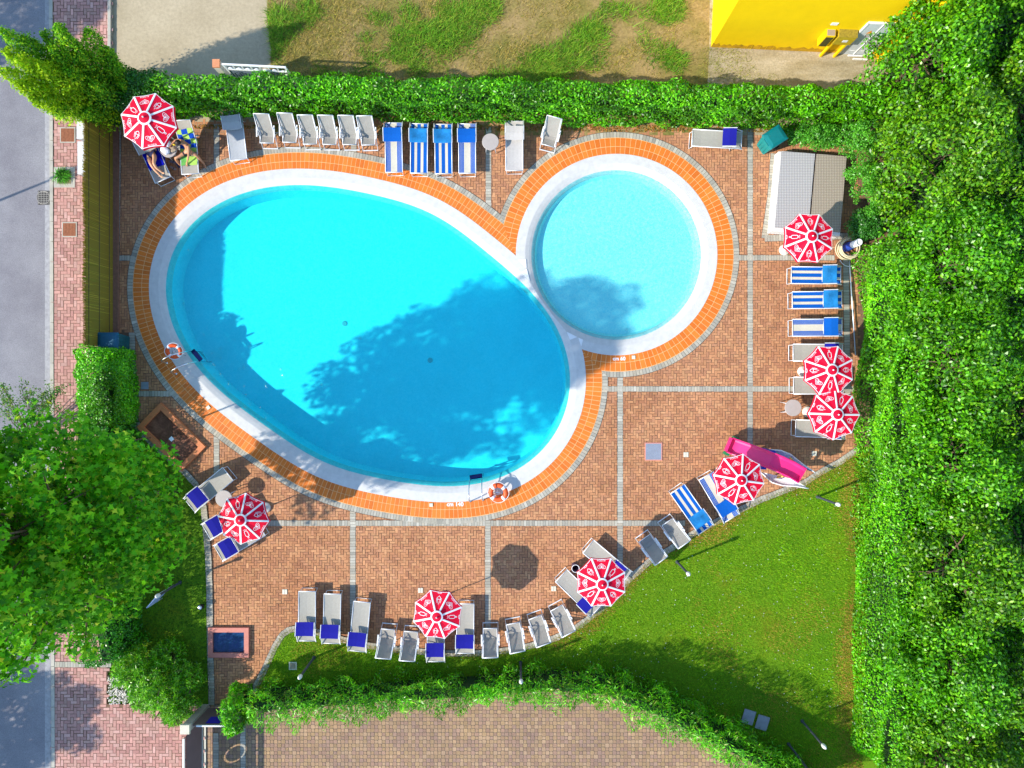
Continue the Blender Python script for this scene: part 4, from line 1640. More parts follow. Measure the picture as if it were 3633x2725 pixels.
def stroke(pts, w, closed=False):
    """ribbon quads for a 2-D polyline"""
    p = [Vector((a, b)) for a, b in pts]
    n = len(p)
    off = []
    for i in range(n):
        a = p[(i - 1) % n] if (closed or i > 0) else p[i]
        b = p[(i + 1) % n] if (closed or i < n - 1) else p[i]
        d = (b - a).normalized()
        off.append(Vector((-d.y, d.x)) * w / 2)
    q = []
    for i in range(n if closed else n - 1):
        j = (i + 1) % n
        q.append([p[i] + off[i], p[j] + off[j], p[j] - off[j], p[i] - off[i]])
    return q


def heart(s, cx=0.0, cy=0.0):
    out = []
    for i in range(28):
        t = 2 * math.pi * i / 28
        out.append((cx + s * 0.95 * math.sin(t) ** 3, cy + s * (0.78 * math.cos(t) - 0.30 * math.cos(2 * t) - 0.12 * math.cos(3 * t) - 0.03 * math.cos(4 * t))))
    return out


def half_heart(s, cx, cy):
    h = heart(s, cx, cy)
    return h[3:25]


def emblem_heart():
    # nested heart swirl, wider than tall; tip towards the rim (-y)
    q = []
    for s, w in ((0.026, 0.016), (0.082, 0.011), (0.138, 0.012)):
        hh = [(x * 1.08, y * 0.72) for x, y in heart(s)]
        q += stroke(hh, w, True)
    return q


def emblem_pop():
    body = [(-0.052, 0.10), (-0.058, -0.02), (-0.05, -0.05), (-0.02, -0.07), (0.02, -0.07), (0.05, -0.05), (0.058, -0.02), (0.052, 0.10), (0.03, 0.135), (-0.03, 0.135)]
    q = stroke(body, 0.017, True)
    q += stroke([(-0.016, -0.075), (-0.016, -0.135), (0.016, -0.135), (0.016, -0.075)], 0.015)
    for a in (-0.5, 0, 0.5):
        q += stroke([(0.06 * math.sin(a), 0.15 + 0.01 * math.cos(a)), (0.10 * math.sin(a), 0.15 + 0.05 * math.cos(a))], 0.012)
    return q


def emblem_cone():
    q = stroke([(-0.055, 0.01), (0.0, -0.16), (0.055, 0.01)], 0.017)
    q += stroke([(-0.055, 0.01), (-0.05, 0.07), (0.0, 0.115), (0.05, 0.07), (0.055, 0.01)], 0.017)
    q += stroke([(-0.055, 0.01), (0.055, 0.01)], 0.015)
    q += stroke([(-0.085, 0.05), (-0.08, -0.03), (-0.05, -0.11)], 0.012)
    q += stroke([(0.085, 0.05), (0.08, -0.03), (0.05, -0.11)], 0.012)
    return q


def make_parasol():
    R, zr, za = 0.885, 2.06, 2.36
    ap = R * math.cos(math.pi / 8)
    slope = (za - zr) / ap
    t = thing('parasol', 'red parasol', 'parasol')

    def z_at(x, y, k=0.0):
        # planar panels: height falls with the distance along the panel's middle direction
        a = math.atan2(y, x)
        m = round((a - math.pi / 8) / (math.pi / 4)) * math.pi / 4 + math.pi / 8
        rr = x * math.cos(m) + y * math.sin(m)
        sag = 0.030 * math.sin(min(1.0, rr / ap) * math.pi) * (1 - min(1, abs(-x * math.sin(m) + y * math.cos(m)) / (0.40 * max(rr, 0.05)))) if rr > 0 else 0
        return za - slope * rr - sag + k

    # cloth
    mb = MB()
    NR, NA = 8, 8
    for p in range(8):
        a0 = p * math.pi / 4
        for i in range(NR):
            for j in range(NA):
                vs = []
                for (ii, jj) in ((i, j), (i + 1, j), (i + 1, j + 1), (i, j + 1)):
                    f, g = ii / NR, jj / NA
                    pa = Vector((math.cos(a0), math.sin(a0))) * R
                    pb = Vector((math.cos(a0 + math.pi / 4), math.sin(a0 + math.pi / 4))) * R
                    e = pa.lerp(pb, g)
                    e *= 1 - 0.030 * math.sin(g * math.pi)
                    q = e * f
                    vs.append((q.x, q.y, z_at(q.x, q.y) if f > 0 else za))
                mb.add(vs, [(0, 1, 2, 3)], 0, False)
        # valance
        for j in range(NA):
            vs = []
            for jj, dz in ((j, 0), (j, -0.11), (j + 1, -0.11), (j + 1, 0)):
                g = jj / NA
                pa = Vector((math.cos(a0), math.sin(a0))) * R
                pb = Vector((math.cos(a0 + math.pi / 4), math.sin(a0 + math.pi / 4))) * R
                e = pa.lerp(pb, g)
                e *= (1 - 0.030 * math.sin(g * math.pi)) * (1 + (0.012 if dz else 0))
                vs.append((e.x, e.y, z_at(e.x, e.y) + dz * (1 - 0.25 * math.sin(g * math.pi))))
            mb.add(vs, [(0, 1, 2, 3)])
    canopy = mb.build('canopy', M['red'], t)
    # white ribs tape, hem and ring
    mb = MB()
    for p in range(8):
        a = p * math.pi / 4
        d = Vector((math.cos(a), math.sin(a)))
        s = Vector((-d.y, d.x))
        n = 8
        for i in range(n):
            f0, f1 = 0.22 + (1.0 - 0.22) * i / n, 0.22 + (1.0 - 0.22) * (i + 1) / n
            for sg in (-1, 1):
                w = 0.031
                pts = [d * R * f0, d * R * f1, d * R * f1 + s * sg * w, d * R * f0 + s * sg * w]
                vs = [(q.x, q.y, z_at(q.x * .9999, q.y * .9999, 0.006)) for q in pts]
                mb.add(vs, [(0, 1, 2, 3) if sg > 0 else (3, 2, 1, 0)])
    for p in range(8):
        a0 = p * math.pi / 4
        pa = Vector((math.cos(a0), math.sin(a0))) * R
        pb = Vector((math.cos(a0 + math.pi / 4), math.sin(a0 + math.pi / 4))) * R
        for j in range(NA):
            e0, e1 = pa.lerp(pb, j / NA) * (1 - 0.030 * math.sin(j / NA * math.pi)), pa.lerp(pb, (j + 1) / NA) * (1 - 0.030 * math.sin((j + 1) / NA * math.pi))
            pts = [e0 * 0.985, e0 * 1.003, e1 * 1.003, e1 * 0.985]
            mb.add([(q.x, q.y, z_at(q.x, q.y, 0.008)) for q in pts], [(0, 1, 2, 3)])
    tag(mb.build('rib_tape', M['printw'], canopy))
    # vent cap
    mb = MB()
    mb.lathe([(0.215, za - 0.045), (0.165, za - 0.022)], (0, 0, 0), 24, 1, capb=False, capt=False)
    mb.lathe([(0.165, za - 0.022), (0.10, za + 0.006), (0.03, za + 0.028)], (0, 0, 0), 24, 0, capb=False)
    mb.build('vent_cap', [M['red'], M['printw']], canopy)
    mb = MB()
    mb.lathe([(0.022, za + 0.02), (0.026, za + 0.05), (0.012, za + 0.085)], (0, 0, 0), 10)
    mb.build('finial', M['printw'], t)
    # printed emblems on the eight panels; panel 1 (clockwise after "front") is an ice lolly
    seq = ['heart', 'pop', 'heart', 'cone'] * 2
    for p in range(8):
        # panel p: bearing p*45 deg clockwise from +y
        bea = (p + 0.5) * math.pi / 4
        d = Vector((math.sin(bea), math.cos(bea)))
        s = Vector((-d.y, d.x))      # counter-clockwise sideways
        kind = seq[p]
        mb = MB()
        q = {'heart': emblem_heart, 'pop': emblem_pop, 'cone': emblem_cone}[kind]()
        rc = 0.565 if kind == 'heart' else 0.55
        for quad in q:
            vs = []
            for v in quad:
                yy = -v.y if kind == 'heart' else v.y * (1 if kind == 'cone' else 1)
                # local +y points to the apex
                if kind == 'heart':
                    e = d * (rc - v.y) + s * (-v.x)
                elif kind == 'pop':
                    e = d * (rc - v.y) + s * (-v.x)
                else:
                    e = d * (rc + v.y * -1) + s * (-v.x) if p == 3 else d * (rc + v.y) + s * v.x
                vs.append((e.x, e.y, z_at(e.x, e.y, 0.007)))
            mb.add(vs, [(0, 1, 2, 3)])
        mb.build('printed_emblem', M['printw'], canopy)
        mb = MB()
        # lettering along the rim of the heart panels
        if kind == 'heart':
            tv, tf = text_mesh('ALGIDA', 0.082, 0.0)
            vs = []
            for x, y, z in tv:
                e = d * (0.755 - y) + s * (x)
                e = d * (0.755 - y) - s * (-x)
                vs.append((e.x, e.y, z_at(e.x, e.y, 0.0075)))
            mb.add(vs, tf)
        else:
            # small outlined badge near the rim
            pts = [(0.055 * math.cos(a) * 1.25, 0.020 * math.sin(a)) for a in np.linspace(0, 2 * math.pi, 12, endpoint=False)]
            for quad in stroke(pts, 0.012, True):
                vs = []
                for v in quad:
                    e = d * (0.765 - v.y) + s * v.x
                    vs.append((e.x, e.y, z_at(e.x, e.y, 0.0075)))
                mb.add(vs, [(0, 1, 2, 3)])
        mb.build('lettering' if kind == 'heart' else 'badge', M['printw'], canopy)
    mb = MB()
    mb.tube([(0, 0, 0.04), (0, 0, za - 0.03)], 0.019, 10)
    mb.build('pole', M['pole'], t)
    mb = MB()
    for p in range(8):
        a = p * math.pi / 4
        mb.bar((0.02 * math.cos(a), 0.02 * math.sin(a), za - 0.05), (R * 0.99 * math.cos(a), R * 0.99 * math.sin(a), zr - 0.005), 0.012, 0.012)
        mb.bar((0.02 * math.cos(a), 0.02 * math.sin(a), za - 0.48), (R * 0.5 * math.cos(a), R * 0.5 * math.sin(a), za - 0.19), 0.010, 0.010)
    mb.build('ribs', M['pole'], t)
    mb = MB()
    mb.lathe([(0.20, 0.012), (0.20, 0.05), (0.17, 0.085), (0.05, 0.10), (0.035, 0.20), (0.028, 0.30)], (0, 0, 0), 28)
    mb.build('base', M['basew'], t)
    return t


PARASOLS = [
    ((510, 417), 81, 1.10, 'red and white parasol over the two sunbathers in the upper left corner'),
    ((852, 1846), -62, 1.0, 'red and white parasol between the maple and the pool, over two grey loungers'),
    ((1549, 2190), 51, 0.98, 'red and white parasol at the bottom with its eight-sided shadow free on the brick paving'),
    ((2137, 2075), 0, 1.0, 'red and white parasol above the lawn edge next to the dark bucket'),
    ((2631, 1705), -13, 1.0, 'red and white parasol partly covering the pink slide'),
    ((2973, 1471), -21, 1.0, 'lower of the two touching red parasols beside the right hedge'),
    ((2954, 1313), -46, 1.0, 'upper of the two touching red parasols beside the right hedge'),
    ((2882, 838), 47, 1.0, 'red and white parasol at the lower end of the pump house roof'),
]
proto_parasol = None
for i, ((px, py), rot, sc, lb) in enumerate(PARASOLS):
    if proto_parasol is None:
        o = proto_parasol = make_parasol()
    else:
        o = copy_tree(proto_parasol)
    b = P(px, py, 2.36 * sc)
    o.location = (b.x, b.y, 0.012)
    if i == 1:
        o.location.z = 0.03
    o.rotation_euler = (0, 0, -math.radians(rot - 22.5))
    o.scale = (sc, sc, sc)
    tag(o, lb, 'parasol', 'red ice-cream parasols round the pool')


# ------------------------------------------------------------------ sun loungers
def cloth_mat(name, col, rough=0.85, var=0.06):
    return mat(name, col, rough, var=var, scale=14, spec=0.15, bump=0.15)


M['c_grey'] = cloth_mat('taupe mesh cloth', (0.37, 0.35, 0.30))
M['c_blue'] = cloth_mat('royal blue cloth', (0.012, 0.012, 0.25))
M['c_cobalt'] = cloth_mat('cobalt cloth', (0.002, 0.095, 0.42))
M['c_denim'] = mat('faded denim blue cloth', (0.015, 0.17, 0.42), 0.85, var=0.45, scale=3.0, spec=0.1)
M['c_cream'] = cloth_mat('cream cloth', (0.62, 0.57, 0.45))
M['c_greyd'] = cloth_mat('grey mesh cloth', (0.42, 0.43, 0.44))
M['c_white'] = cloth_mat('off-white mesh cloth', (0.50, 0.47, 0.44))
M['c_net'] = mat('see-through mesh cloth', (0.37, 0.35, 0.31), 0.85, var=0.06, spec=0.15, alpha=0.80)
M['alu'] = mat('white aluminium tube', (0.76, 0.78, 0.80), 0.3, metal=0.1)

LW, LLn = 0.62, 1.86


def stripes(style):
    """list of (x0, x1, material index) across a width of 1"""
    if style == 'wide':
        e = [0, .20, .37, .57, .73, 1.0]
        e = [0, .215, .375, .60, .765, 1.0]
        return [(e[i], e[i + 1], (0, 1, 0, 1, 0)[i]) for i in range(5)]
    if style == 'thin':
        out = []
        x = 0.0
        seq = [(0.07, 0), (0.012, 1), (0.064, 0), (0.012, 1), (0.064, 0), (0.012, 1), (0.064, 0), (0.012, 1)]
        left = list(seq)
        for w, m in left:
            out.append((x, x + w, m))
            x += w
        cw = (1 - 2 * x)
        for k in range(5):
            out.append((x, x + cw / 5 - 0.008, 1))
            out.append((x + cw / 5 - 0.008, x + cw / 5, 2))
            x += cw / 5
        for w, m in seq[::-1]:
            out.append((x, x + w, m))
            x += w
        return out
    return [(0, 1, 0)]


def cloth_panel(mb, x0, x1, line, st, thick=0.008, subdiv=1):
    """strip of cloth along the (y, z) polyline, coloured by stripes across x"""
    for (a, b, m) in st:
        xa, xb = x0 + (x1 - x0) * a, x0 + (x1 - x0) * b
        for i in range(len(line) - 1):
            (ya, za), (yb, zb) = line[i], line[i + 1]

            def sagz(x, z):
                f = (x - x0) / (x1 - x0)
                return z - 0.018 * math.sin(f * math.pi)
            n = 4 if (b - a) > 0.5 else 1
            for k in range(n):
                u, v = xa + (xb - xa) * k / n, xa + (xb - xa) * (k + 1) / n
                top = [(u, ya, sagz(u, za)), (v, ya, sagz(v, za)), (v, yb, sagz(v, zb)), (u, yb, sagz(u, zb))]
                bot = [(x, y, z - thick) for x, y, z in top]
                mb.add(top + bot, [(0, 1, 2, 3), (7, 6, 5, 4), (0, 4, 5, 1), (2, 6, 7, 3)], m)


def make_lounger(style, cloths, hoodm, hood=True, head_up=0.0):
    """local: y=0 at the foot end, +y towards the head; x across"""
    t = thing('sun_lounger', 'sun lounger', 'sun lounger')
    w, L, z = LW / 2, LLn, 0.36
    mb = MB()
    for s in (-1, 1):
        mb.tube([(s * w, 0.02, z), (s * w, L - 0.70, z), (s * w, L - 0.02, z + head_up)], 0.017, 8)
    mb.tube([(-w, 0.02, z), (w, 0.02, z)], 0.017, 8)
    mb.tube([(-w, L - 0.02, z + head_up), (w, L - 0.02, z + head_up)], 0.015, 8)
    mb.tube([(-w, L - 0.70, z - 0.01), (w, L - 0.70, z - 0.01)], 0.012, 6)
    mb.build('frame', M['alu'], t)
    for y, lean in ((0.10, -0.10), (L - 0.45, 0.12)):
        mb = MB()
        mb.tube([(-w + 0.02, y, z), (-w + 0.02, y + lean, 0.02), (w - 0.02, y + lean, 0.02), (w - 0.02, y, z)], 0.014, 8)
        mb.build('leg', M['alu'], t)
    mb = MB()
    line = [(0.03, z + 0.008), (0.35, z - 0.005), (0.7, z), (L - 0.70, z + 0.005), (L - 0.35, z + 0.008 + head_up * 0.5), (L - 0.03, z + 0.008 + head_up)]
    cloth_panel(mb, -w + 0.012, w - 0.012, line, stripes(style))
    mb.build('sling', cloths, t)
    if hood:
        mb = MB()
        y0, y1, z0, z1 = L - 0.79, L - 0.31, 0.60, 0.68
        line = [(y0, z0), ((y0 + y1) / 2, (z0 + z1) / 2 + 0.02), (y1, z1)]
        cloth_panel(mb, -w - 0.005, w + 0.005, line, [(0, 1, 0)], 0.01)
        hd = mb.build('sunshade', hoodm, t)
        for s in (-1, 1):
            mb = MB()
            x = s * (w + 0.028)
            mb.bar((x, L - 0.78, z0 - 0.01), (x, L - 0.30, z1 - 0.01), 0.022, 0.03)
            mb.bar((x, L - 0.42, z0 + 0.02), (x, L + 0.00, z + head_up + 0.02), 0.022, 0.03)
            mb.build('sunshade_arm', M['alu'], hd)
    return t


def place(proto_cache, key, maker, foot, head, zf, zh, label, cat, group, length=None, base_z=0.012, name=None):
    """foot/head: photo pixels of the end centres at heights zf, zh"""
    a, b = P(foot[0], foot[1], zf), P(head[0], head[1], zh)
    a.z = b.z = 0
    d = b - a
    if key not in proto_cache:
        o = proto_cache[key] = maker()
    else:
        o = copy_tree(proto_cache[key])
    o.rotation_euler = (0, 0, math.atan2(d.y, d.x) - math.pi / 2)
    # centre the real length on the measured span
    m = (a + b) / 2
    L = length
    o.location = (m.x - d.normalized().x * L / 2, m.y - d.normalized().y * L / 2, base_z)
    if name:
        o.name = name
    tag(o, label, cat, group)
    return o


PC = {}
ST = {
    'grey': lambda: make_lounger('plain', [M['c_grey']], M['c_blue']),
    'greygrey': lambda: make_lounger('plain', [M['c_greyd']], M['c_greyd'], head_up=0.0),
    'white': lambda: make_lounger('plain', [M['c_white']], M['c_white']),
    'wide': lambda: make_lounger('wide', [M['c_cobalt'], M['c_cream']], M['c_denim']),
    'thin': lambda: make_lounger('thin', [M['c_cobalt'], M['c_cream'], M['c_greyd']], M['c_cobalt']),
    'plainseat': lambda: make_lounger('plain', [M['c_grey']], M['c_grey'], hood=True),
    'nohood': lambda: make_lounger('plain', [M['c_grey']], M['c_grey'], hood=False, head_up=0.42),
}
GL = 'sun loungers round the pool'
LOUNGERS = [
    ('greygrey', (846, 563), (824, 395), 'plain grey lounger with grey sunshade between the sunbathers and the folded deck chairs'),
    ('thin', (1398, 611), (1395, 434), 'thin-striped blue lounger next to the end of the deck chair row'),
    ('wide', (1486, 615), (1487, 436), 'wide-striped blue lounger right of the first thin-striped one under the top hedge'),
    ('wide', (1574, 617), (1572, 438), 'wide-striped blue lounger left of the second thin-striped one, paler faded sunshade'),
    ('thin', (1658, 616), (1657, 436), 'thin-striped blue lounger beside the lone round table under the hedge'),
    ('white', (1825, 602), (1825, 431), 'off-white lounger between the round table and the single tilted deck chair'),
    ('grey', (2457, 488), (2632, 497), 'grey lounger lying sideways below the hedge, near the teal bin'),
    ('wide', (2812, 976), (2981, 977), 'wide-striped lounger right below the pump house parasol'),
    ('wide', (2817, 1065), (2983, 1063), 'second wide-striped lounger down the right hedge column'),
    ('thin', (2815, 1163), (2987, 1161), 'thin-striped lounger, lowest striped one in the right column'),
    ('grey', (2818, 1251), (2988, 1251), 'grey lounger sticking out above the upper touching parasol'),
    ('grey', (2819, 1368), (2990, 1368), 'grey lounger half hidden between the two touching parasols'),
    ('grey', (2826, 1519), (2998, 1525), 'grey lounger below the lower touching parasol, partly in shade'),
    ('grey', (809, 1681), (670, 1795), 'grey lounger with blue sunshade in the maple shade by the shower'),
    ('grey', (884, 1798), (729, 1889), 'grey lounger mostly covered by the left parasol, head end showing'),
    ('grey', (927, 1874), (772, 1965), 'grey lounger along the lower rim of the left parasol'),
    ('grey', (1090, 2098), (1088, 2275), 'leftmost grey lounger of the bottom row'),
    ('grey', (1180, 2105), (1175, 2286), 'second grey lounger from the left in the bottom row'),
    ('grey', (1285, 2132), (1267, 2315), 'slightly turned grey lounger left of the two bottom deck chairs'),
    ('grey', (1546, 2172), (1546, 2348), 'grey lounger under the bottom parasol, only its blue-shaded head visible'),
    ('grey', (1652, 2140), (1650, 2321), 'grey lounger touching the right rim of the bottom parasol'),
    ('grey', (1992, 2043), (2117, 2165), 'grey lounger pointing down right below the dark bucket'),
    ('grey', (2086, 1938), (2223, 2054), 'grey lounger sticking out above the parasol beside the bucket'),
    ('wide', (2405, 1737), (2504, 1878), 'wide-striped lounger between the deck chairs and the slide parasol'),
    ('thin', (2507, 1691), (2595, 1838), 'thin-striped lounger partly under the slide parasol'),
    ('plainseat', (579, 640), (503, 475), 'lounger with the lying woman, covered by a blue towel'),
    ('nohood', (674, 609), (646, 436), 'lounger with raised back under a green and blue checked towel'),
]
LO = {}
for k, (key, f, h, lb) in enumerate(LOUNGERS):
    o = place(PC, key, ST[key], f, h, 0.38, 0.42 if key != 'nohood' else 0.75, lb, 'sun lounger', GL, LLn,
              base_z=0.012 if k < 16 or k > 21 else 0.03)
    LO[k] = o


# ------------------------------------------------------------------ folding deck chairs
def make_deckchair():
    """y=0 foot end on the ground, y=0.92 head end; reclining folding chair"""
    t = thing('deck_chair', 'deck chair', 'deck chair')
    w = 0.28
    mb = MB()
    for s in (-1, 1):
        # side rail rising from the foot to the head
        mb.tube([(s * w, 0.0, 0.02), (s * w, 0.42, 0.50), (s * w, 0.92, 1.02)], 0.014, 8)
    mb.bar((-w, 0.015, 0.035), (w, 0.015, 0.035), 0.035, 0.02)
    mb.tube([(-w, 0.92, 1.02), (w, 0.92, 1.02)], 0.017, 8)
    mb.build('frame', M['alu'], t)
    mb = MB()
    wi = w - 0.035
    for s in (-1, 1):
        mb.tube([(s * wi, 0.08, 0.44), (s * wi, 0.46, 0.36), (s * wi, 0.94, 1.00)], 0.012, 8)
    mb.tube([(-wi, 0.08, 0.44), (wi, 0.08, 0.44)], 0.014, 8)
    mb.build('seat_frame', M['alu'], t)
    mb = MB()
    mb.tube([(-w - 0.02, 0.34, 0.52), (-w - 0.02, 0.62, 0.03), (w + 0.02, 0.62, 0.03), (w + 0.02, 0.34, 0.52)], 0.013, 8)
    mb.build('leg', M['alu'], t)
    mb = MB()
    mb.tube([(-w + 0.01, 0.60, 0.60), (-w + 0.01, 0.20, 0.03), (w - 0.01, 0.20, 0.03), (w - 0.01, 0.60, 0.60)], 0.012, 8)
    mb.build('leg', M['alu'], t)
    mb = MB()
    line = [(0.09, 0.445), (0.20, 0.405), (0.34, 0.365), (0.46, 0.375), (0.60, 0.55), (0.76, 0.76), (0.93, 0.99)]
    cloth_panel(mb, -wi + 0.005, wi - 0.005, line, [(0, 1, 0)])
    mb.build('sling', M['c_net'], t)
    for s in (-1, 1):
        mb = MB()
        x = s * (w + 0.035)
        mb.bar((x, 0.26, 0.56), (x, 0.66, 0.60), 0.045, 0.022)
        mb.build('armrest', M['white'], t)
    return t


GD = 'folding deck chairs round the pool'
DC = [
    ((960, 527), (926.5, 406), 'first deck chair from the left in the row of six below the top hedge'),
    ((1039.5, 524), (1009.5, 404), 'second deck chair from the left in the row of six'),
    ((1111.5, 530), (1081.5, 411), 'third deck chair from the left in the row of six'),
    ((1179, 532), (1153.5, 411), 'fourth deck chair from the left in the row of six'),
    ((1249, 533), (1226, 411), 'fifth deck chair from the left in the row of six'),
    ((1315, 534), (1292, 413), 'last deck chair of the row of six, next to the thin-striped lounger'),
    ((1941.5, 533), (1966.5, 421), 'single tilted deck chair at the top of the wading pool'),
    ((1384, 2210), (1359, 2337), 'left one of the two deck chairs left of the bottom parasol'),
    ((1464, 2218), (1444, 2346), 'deck chair half under the left rim of the bottom parasol'),
    ((1740, 2208), (1739, 2333), 'upright-standing deck chair right of the bottom parasol lounger'),
    ((1818.5, 2192), (1836, 2313), 'second deck chair of the four on the lower lawn edge'),
    ((1895, 2172), (1928, 2286), 'third deck chair of the four on the lower lawn edge'),
    ((1969, 2139), (2017, 2247), 'fourth deck chair on the lower lawn edge, nearest the bucket parasol'),
    ((2272, 1890), (2349, 1994), 'shaded deck chair on the lawn edge, lower left of a pair'),
    ((2352, 1834), (2431, 1935), 'deck chair on the lawn edge next to the wide-striped lounger'),
]
for f, h, lb in DC:
    place(PC, 'dc', make_deckchair, f, h, 0.04, 1.02, lb, 'deck chair', GD, 0.92)


# ------------------------------------------------------------------ tables, bins, bucket
def make_table():
    t = thing('round_table', 'round table', 'table')
    mb = MB()
    mb.lathe([(0.295, 0.66), (0.305, 0.675), (0.305, 0.69), (0.295, 0.70)], (0, 0, 0), 36)
    mb.build('table_top', mat('taupe plastic', (0.42, 0.37, 0.34), 0.6, var=0.05), t)
    for k in range(4):
        a = math.pi / 4 + k * math.pi / 2
        mb = MB()
        mb.tube([(0.20 * math.cos(a), 0.20 * math.sin(a), 0.66), (0.27 * math.cos(a), 0.27 * math.sin(a), 0.0)], 0.016, 6)
        mb.build('leg', M['alu'], t)
    return t


for k, (px, py, lb) in enumerate([(1740, 503, 'round taupe table between a thin-striped and the off-white lounger'),
                                  (794, 1769, 'round table beside the left parasol, under the maple shade'),
                                  (2814, 1447, 'round taupe table beside the two touching parasols'),
                                  (598, 529, 'round table with white bags between the two sunbathers')]):
    o = place(PC, 'table', make_table, (px, py + 1), (px, py - 1), 0.7, 0.7, lb, 'table', 'small round plastic tables', 0.0)

# open bucket with a white rim
c = P(2042, 2017, 0.5)
t = thing('bucket', 'dark open bucket with a white rim beside the lawn-edge parasol', 'bucket', (c.x, c.y, 0.012))
mb = MB()
mb.lathe([(0.10, 0.0), (0.135, 0.50), (0.125, 0.50), (0.095, 0.02)], (0, 0, 0), 24, capt=True)
mb.build('body', mat('purple grey plastic', (0.10, 0.06, 0.09), 0.6), t)
mb = MB()
mb.torus((0, 0, 0.505), 0.137, 0.012, 28, 8)
mb.build('rim', M['white'], t)


def make_bin(lidm, bodym):
    """wheeled bin: +y is the hinge side"""
    t = thing('wheelie_bin', 'bin', 'bin')
    mb = MB()
    prof = [(0.24, 0.0, 0.26), (0.30, 0.93, 0.34)]
    vs = []
    for (hx, z, hy) in ((0.23, 0.05, 0.25), (0.29, 0.97, 0.34)):
        for sx, sy in ((-1, -1), (1, -1), (1, 1), (-1, 1)):
            vs.append((sx * hx, sy * hy, z))
    mb.add(vs, [(3, 2, 1, 0), (4, 5, 6, 7), (0, 1, 5, 4), (1, 2, 6, 5), (2, 3, 7, 6), (3, 0, 4, 7)])
    mb.box((0, 0, 0.955), (0.63, 0.73, 0.04))
    for x in (-0.14, 0, 0.14):
        mb.box((x, -0.318, 0.5), (0.02, 0.02, 0.62))
    o = mb.build('body', bodym, t)
    bm = bmesh.new(); bm.from_mesh(o.data); bmesh.ops.bevel(bm, geom=[e for e in bm.edges if e.calc_length() > 0.3], offset=0.018, segments=2, affect='EDGES'); bm.to_mesh(o.data); bm.free()
    mb = MB()
    vs = []
    for z, hx, y0, y1 in ((0.98, 0.315, -0.38, 0.36), (1.03, 0.30, -0.36, 0.34), (1.07, 0.20, -0.24, 0.22)):
        vs += [(-hx, y0, z), (hx, y0, z), (hx, y1, z), (-hx, y1, z)]
    fs = [(3, 2, 1, 0), (8, 9, 10, 11)]
    for k in (0, 4):
        fs += [(k + i, k + (i + 1) % 4, k + 4 + (i + 1) % 4, k + 4 + i) for i in range(4)]
    mb.add(vs, fs)
    l = mb.build('lid', lidm, t)
    mb = MB()
    mb.box((0, -0.37, 1.0), (0.30, 0.05, 0.03))
    mb.build('handle', lidm, l)
    for s in (-1, 1):
        mb = MB()
        mb.tube([(s * 0.25, 0.30, 0.10), (s * 0.30, 0.30, 0.10)], 0.10, 16)
        mb.build('wheel', M['black'], t)
    return t


b1 = make_bin(mat('teal bin lid', (0.002, 0.16, 0.165), 0.4, var=0.1), mat('teal bin plastic', (0.002, 0.22, 0.21), 0.45, var=0.12))
c = P(2752, 484, 1.05)
b1.location = (c.x, c.y, 0.012)
b1.rotation_euler = (0, 0, math.radians(-57))
tag(b1, 'teal wheeled bin standing askew between the hedge and the pump house', 'bin', 'wheeled rubbish bins')
b2 = make_bin(mat('dark blue bin lid', (0.01, 0.09, 0.16), 0.45, var=0.1), mat('dark teal bin plastic', (0.006, 0.09, 0.11), 0.5, var=0.12))
c = P(380, 1210, 1.05)
b2.location = (c.x, c.y, 0.012)
b2.rotation_euler = (0, 0, math.radians(90))
tag(b2, 'dark blue wheeled bin in the shade at the lower end of the reed fence', 'bin', 'wheeled rubbish bins')


# ------------------------------------------------------------------ pool ladders and lifebuoys
def ladder(a, b, sa, sb, sc_, sd_, label):
    """a, b: deck ends (px); step corners: sa, sb nearer the deck, sc_, sd_ farther"""
    A, B = G(*a), G(*b)
    S1, S2 = P(*sa, 0.10), P(*sb, 0.10)
    c = (A + B) / 2
    o3 = (c.x, c.y, 0.02)
    t = thing('pool_ladder', label, 'ladder', o3, group='steel pool ladders')
    for p, q in ((A, S1), (B, S2)):
        mb = MB()
        d = q - p
        d.z = 0
        L = d.length
        d.normalize()
        path = []
        for f, z in ((0.0, 0.03), (0.01, 0.25), (0.05, 0.50), (0.14, 0.68), (0.28, 0.78), (0.45, 0.80), (0.62, 0.74), (0.78, 0.58), (0.90, 0.36), (0.97, 0.10), (1.0, -0.25), (1.0, -0.85)):
            path.append(p + d * (f * (L + 0.02)) + Vector((0, 0, z)))
        mb.tube(path, 0.021, 10)
        mb.lathe([(0.045, 0.035), (0.045, 0.05), (0.02, 0.06)], (p.x, p.y, 0), 14)
        mb.build('handrail', M['chrome'], t, origin=o3)
    out = (S1 + S2) / 2 - (A + B) / 2
    out.z = 0
    out.normalize()
    side = (S2 - S1).normalized()
    for z, dep in ((0.10, 0.16), (-0.28, 0.07), (-0.58, 0.07)):
        mb = MB()
        m = (S1 + S2) / 2 + out * dep / 2
        mb.bar(S1 + out * (dep / 2) + Vector((0, 0, z - 0.10)), S2 + out * (dep / 2) + Vector((0, 0, z - 0.10)), dep, 0.03)
        mb.build('step', mat('navy step tread', (0.002, 0.008, 0.06), 0.9, spec=0.1) if z > 0 else M['chrome'], t, origin=o3)
    return t


ladder((594, 1288), (627, 1326), (676, 1246), (707, 1282), None, None, 'steel pool ladder with navy top step at the shaded left side of the pool')
ladder((1669, 1778), (1714, 1773), (1667, 1702), (1711, 1695), None, None, 'steel pool ladder with navy top step at the sunny bottom edge of the pool')


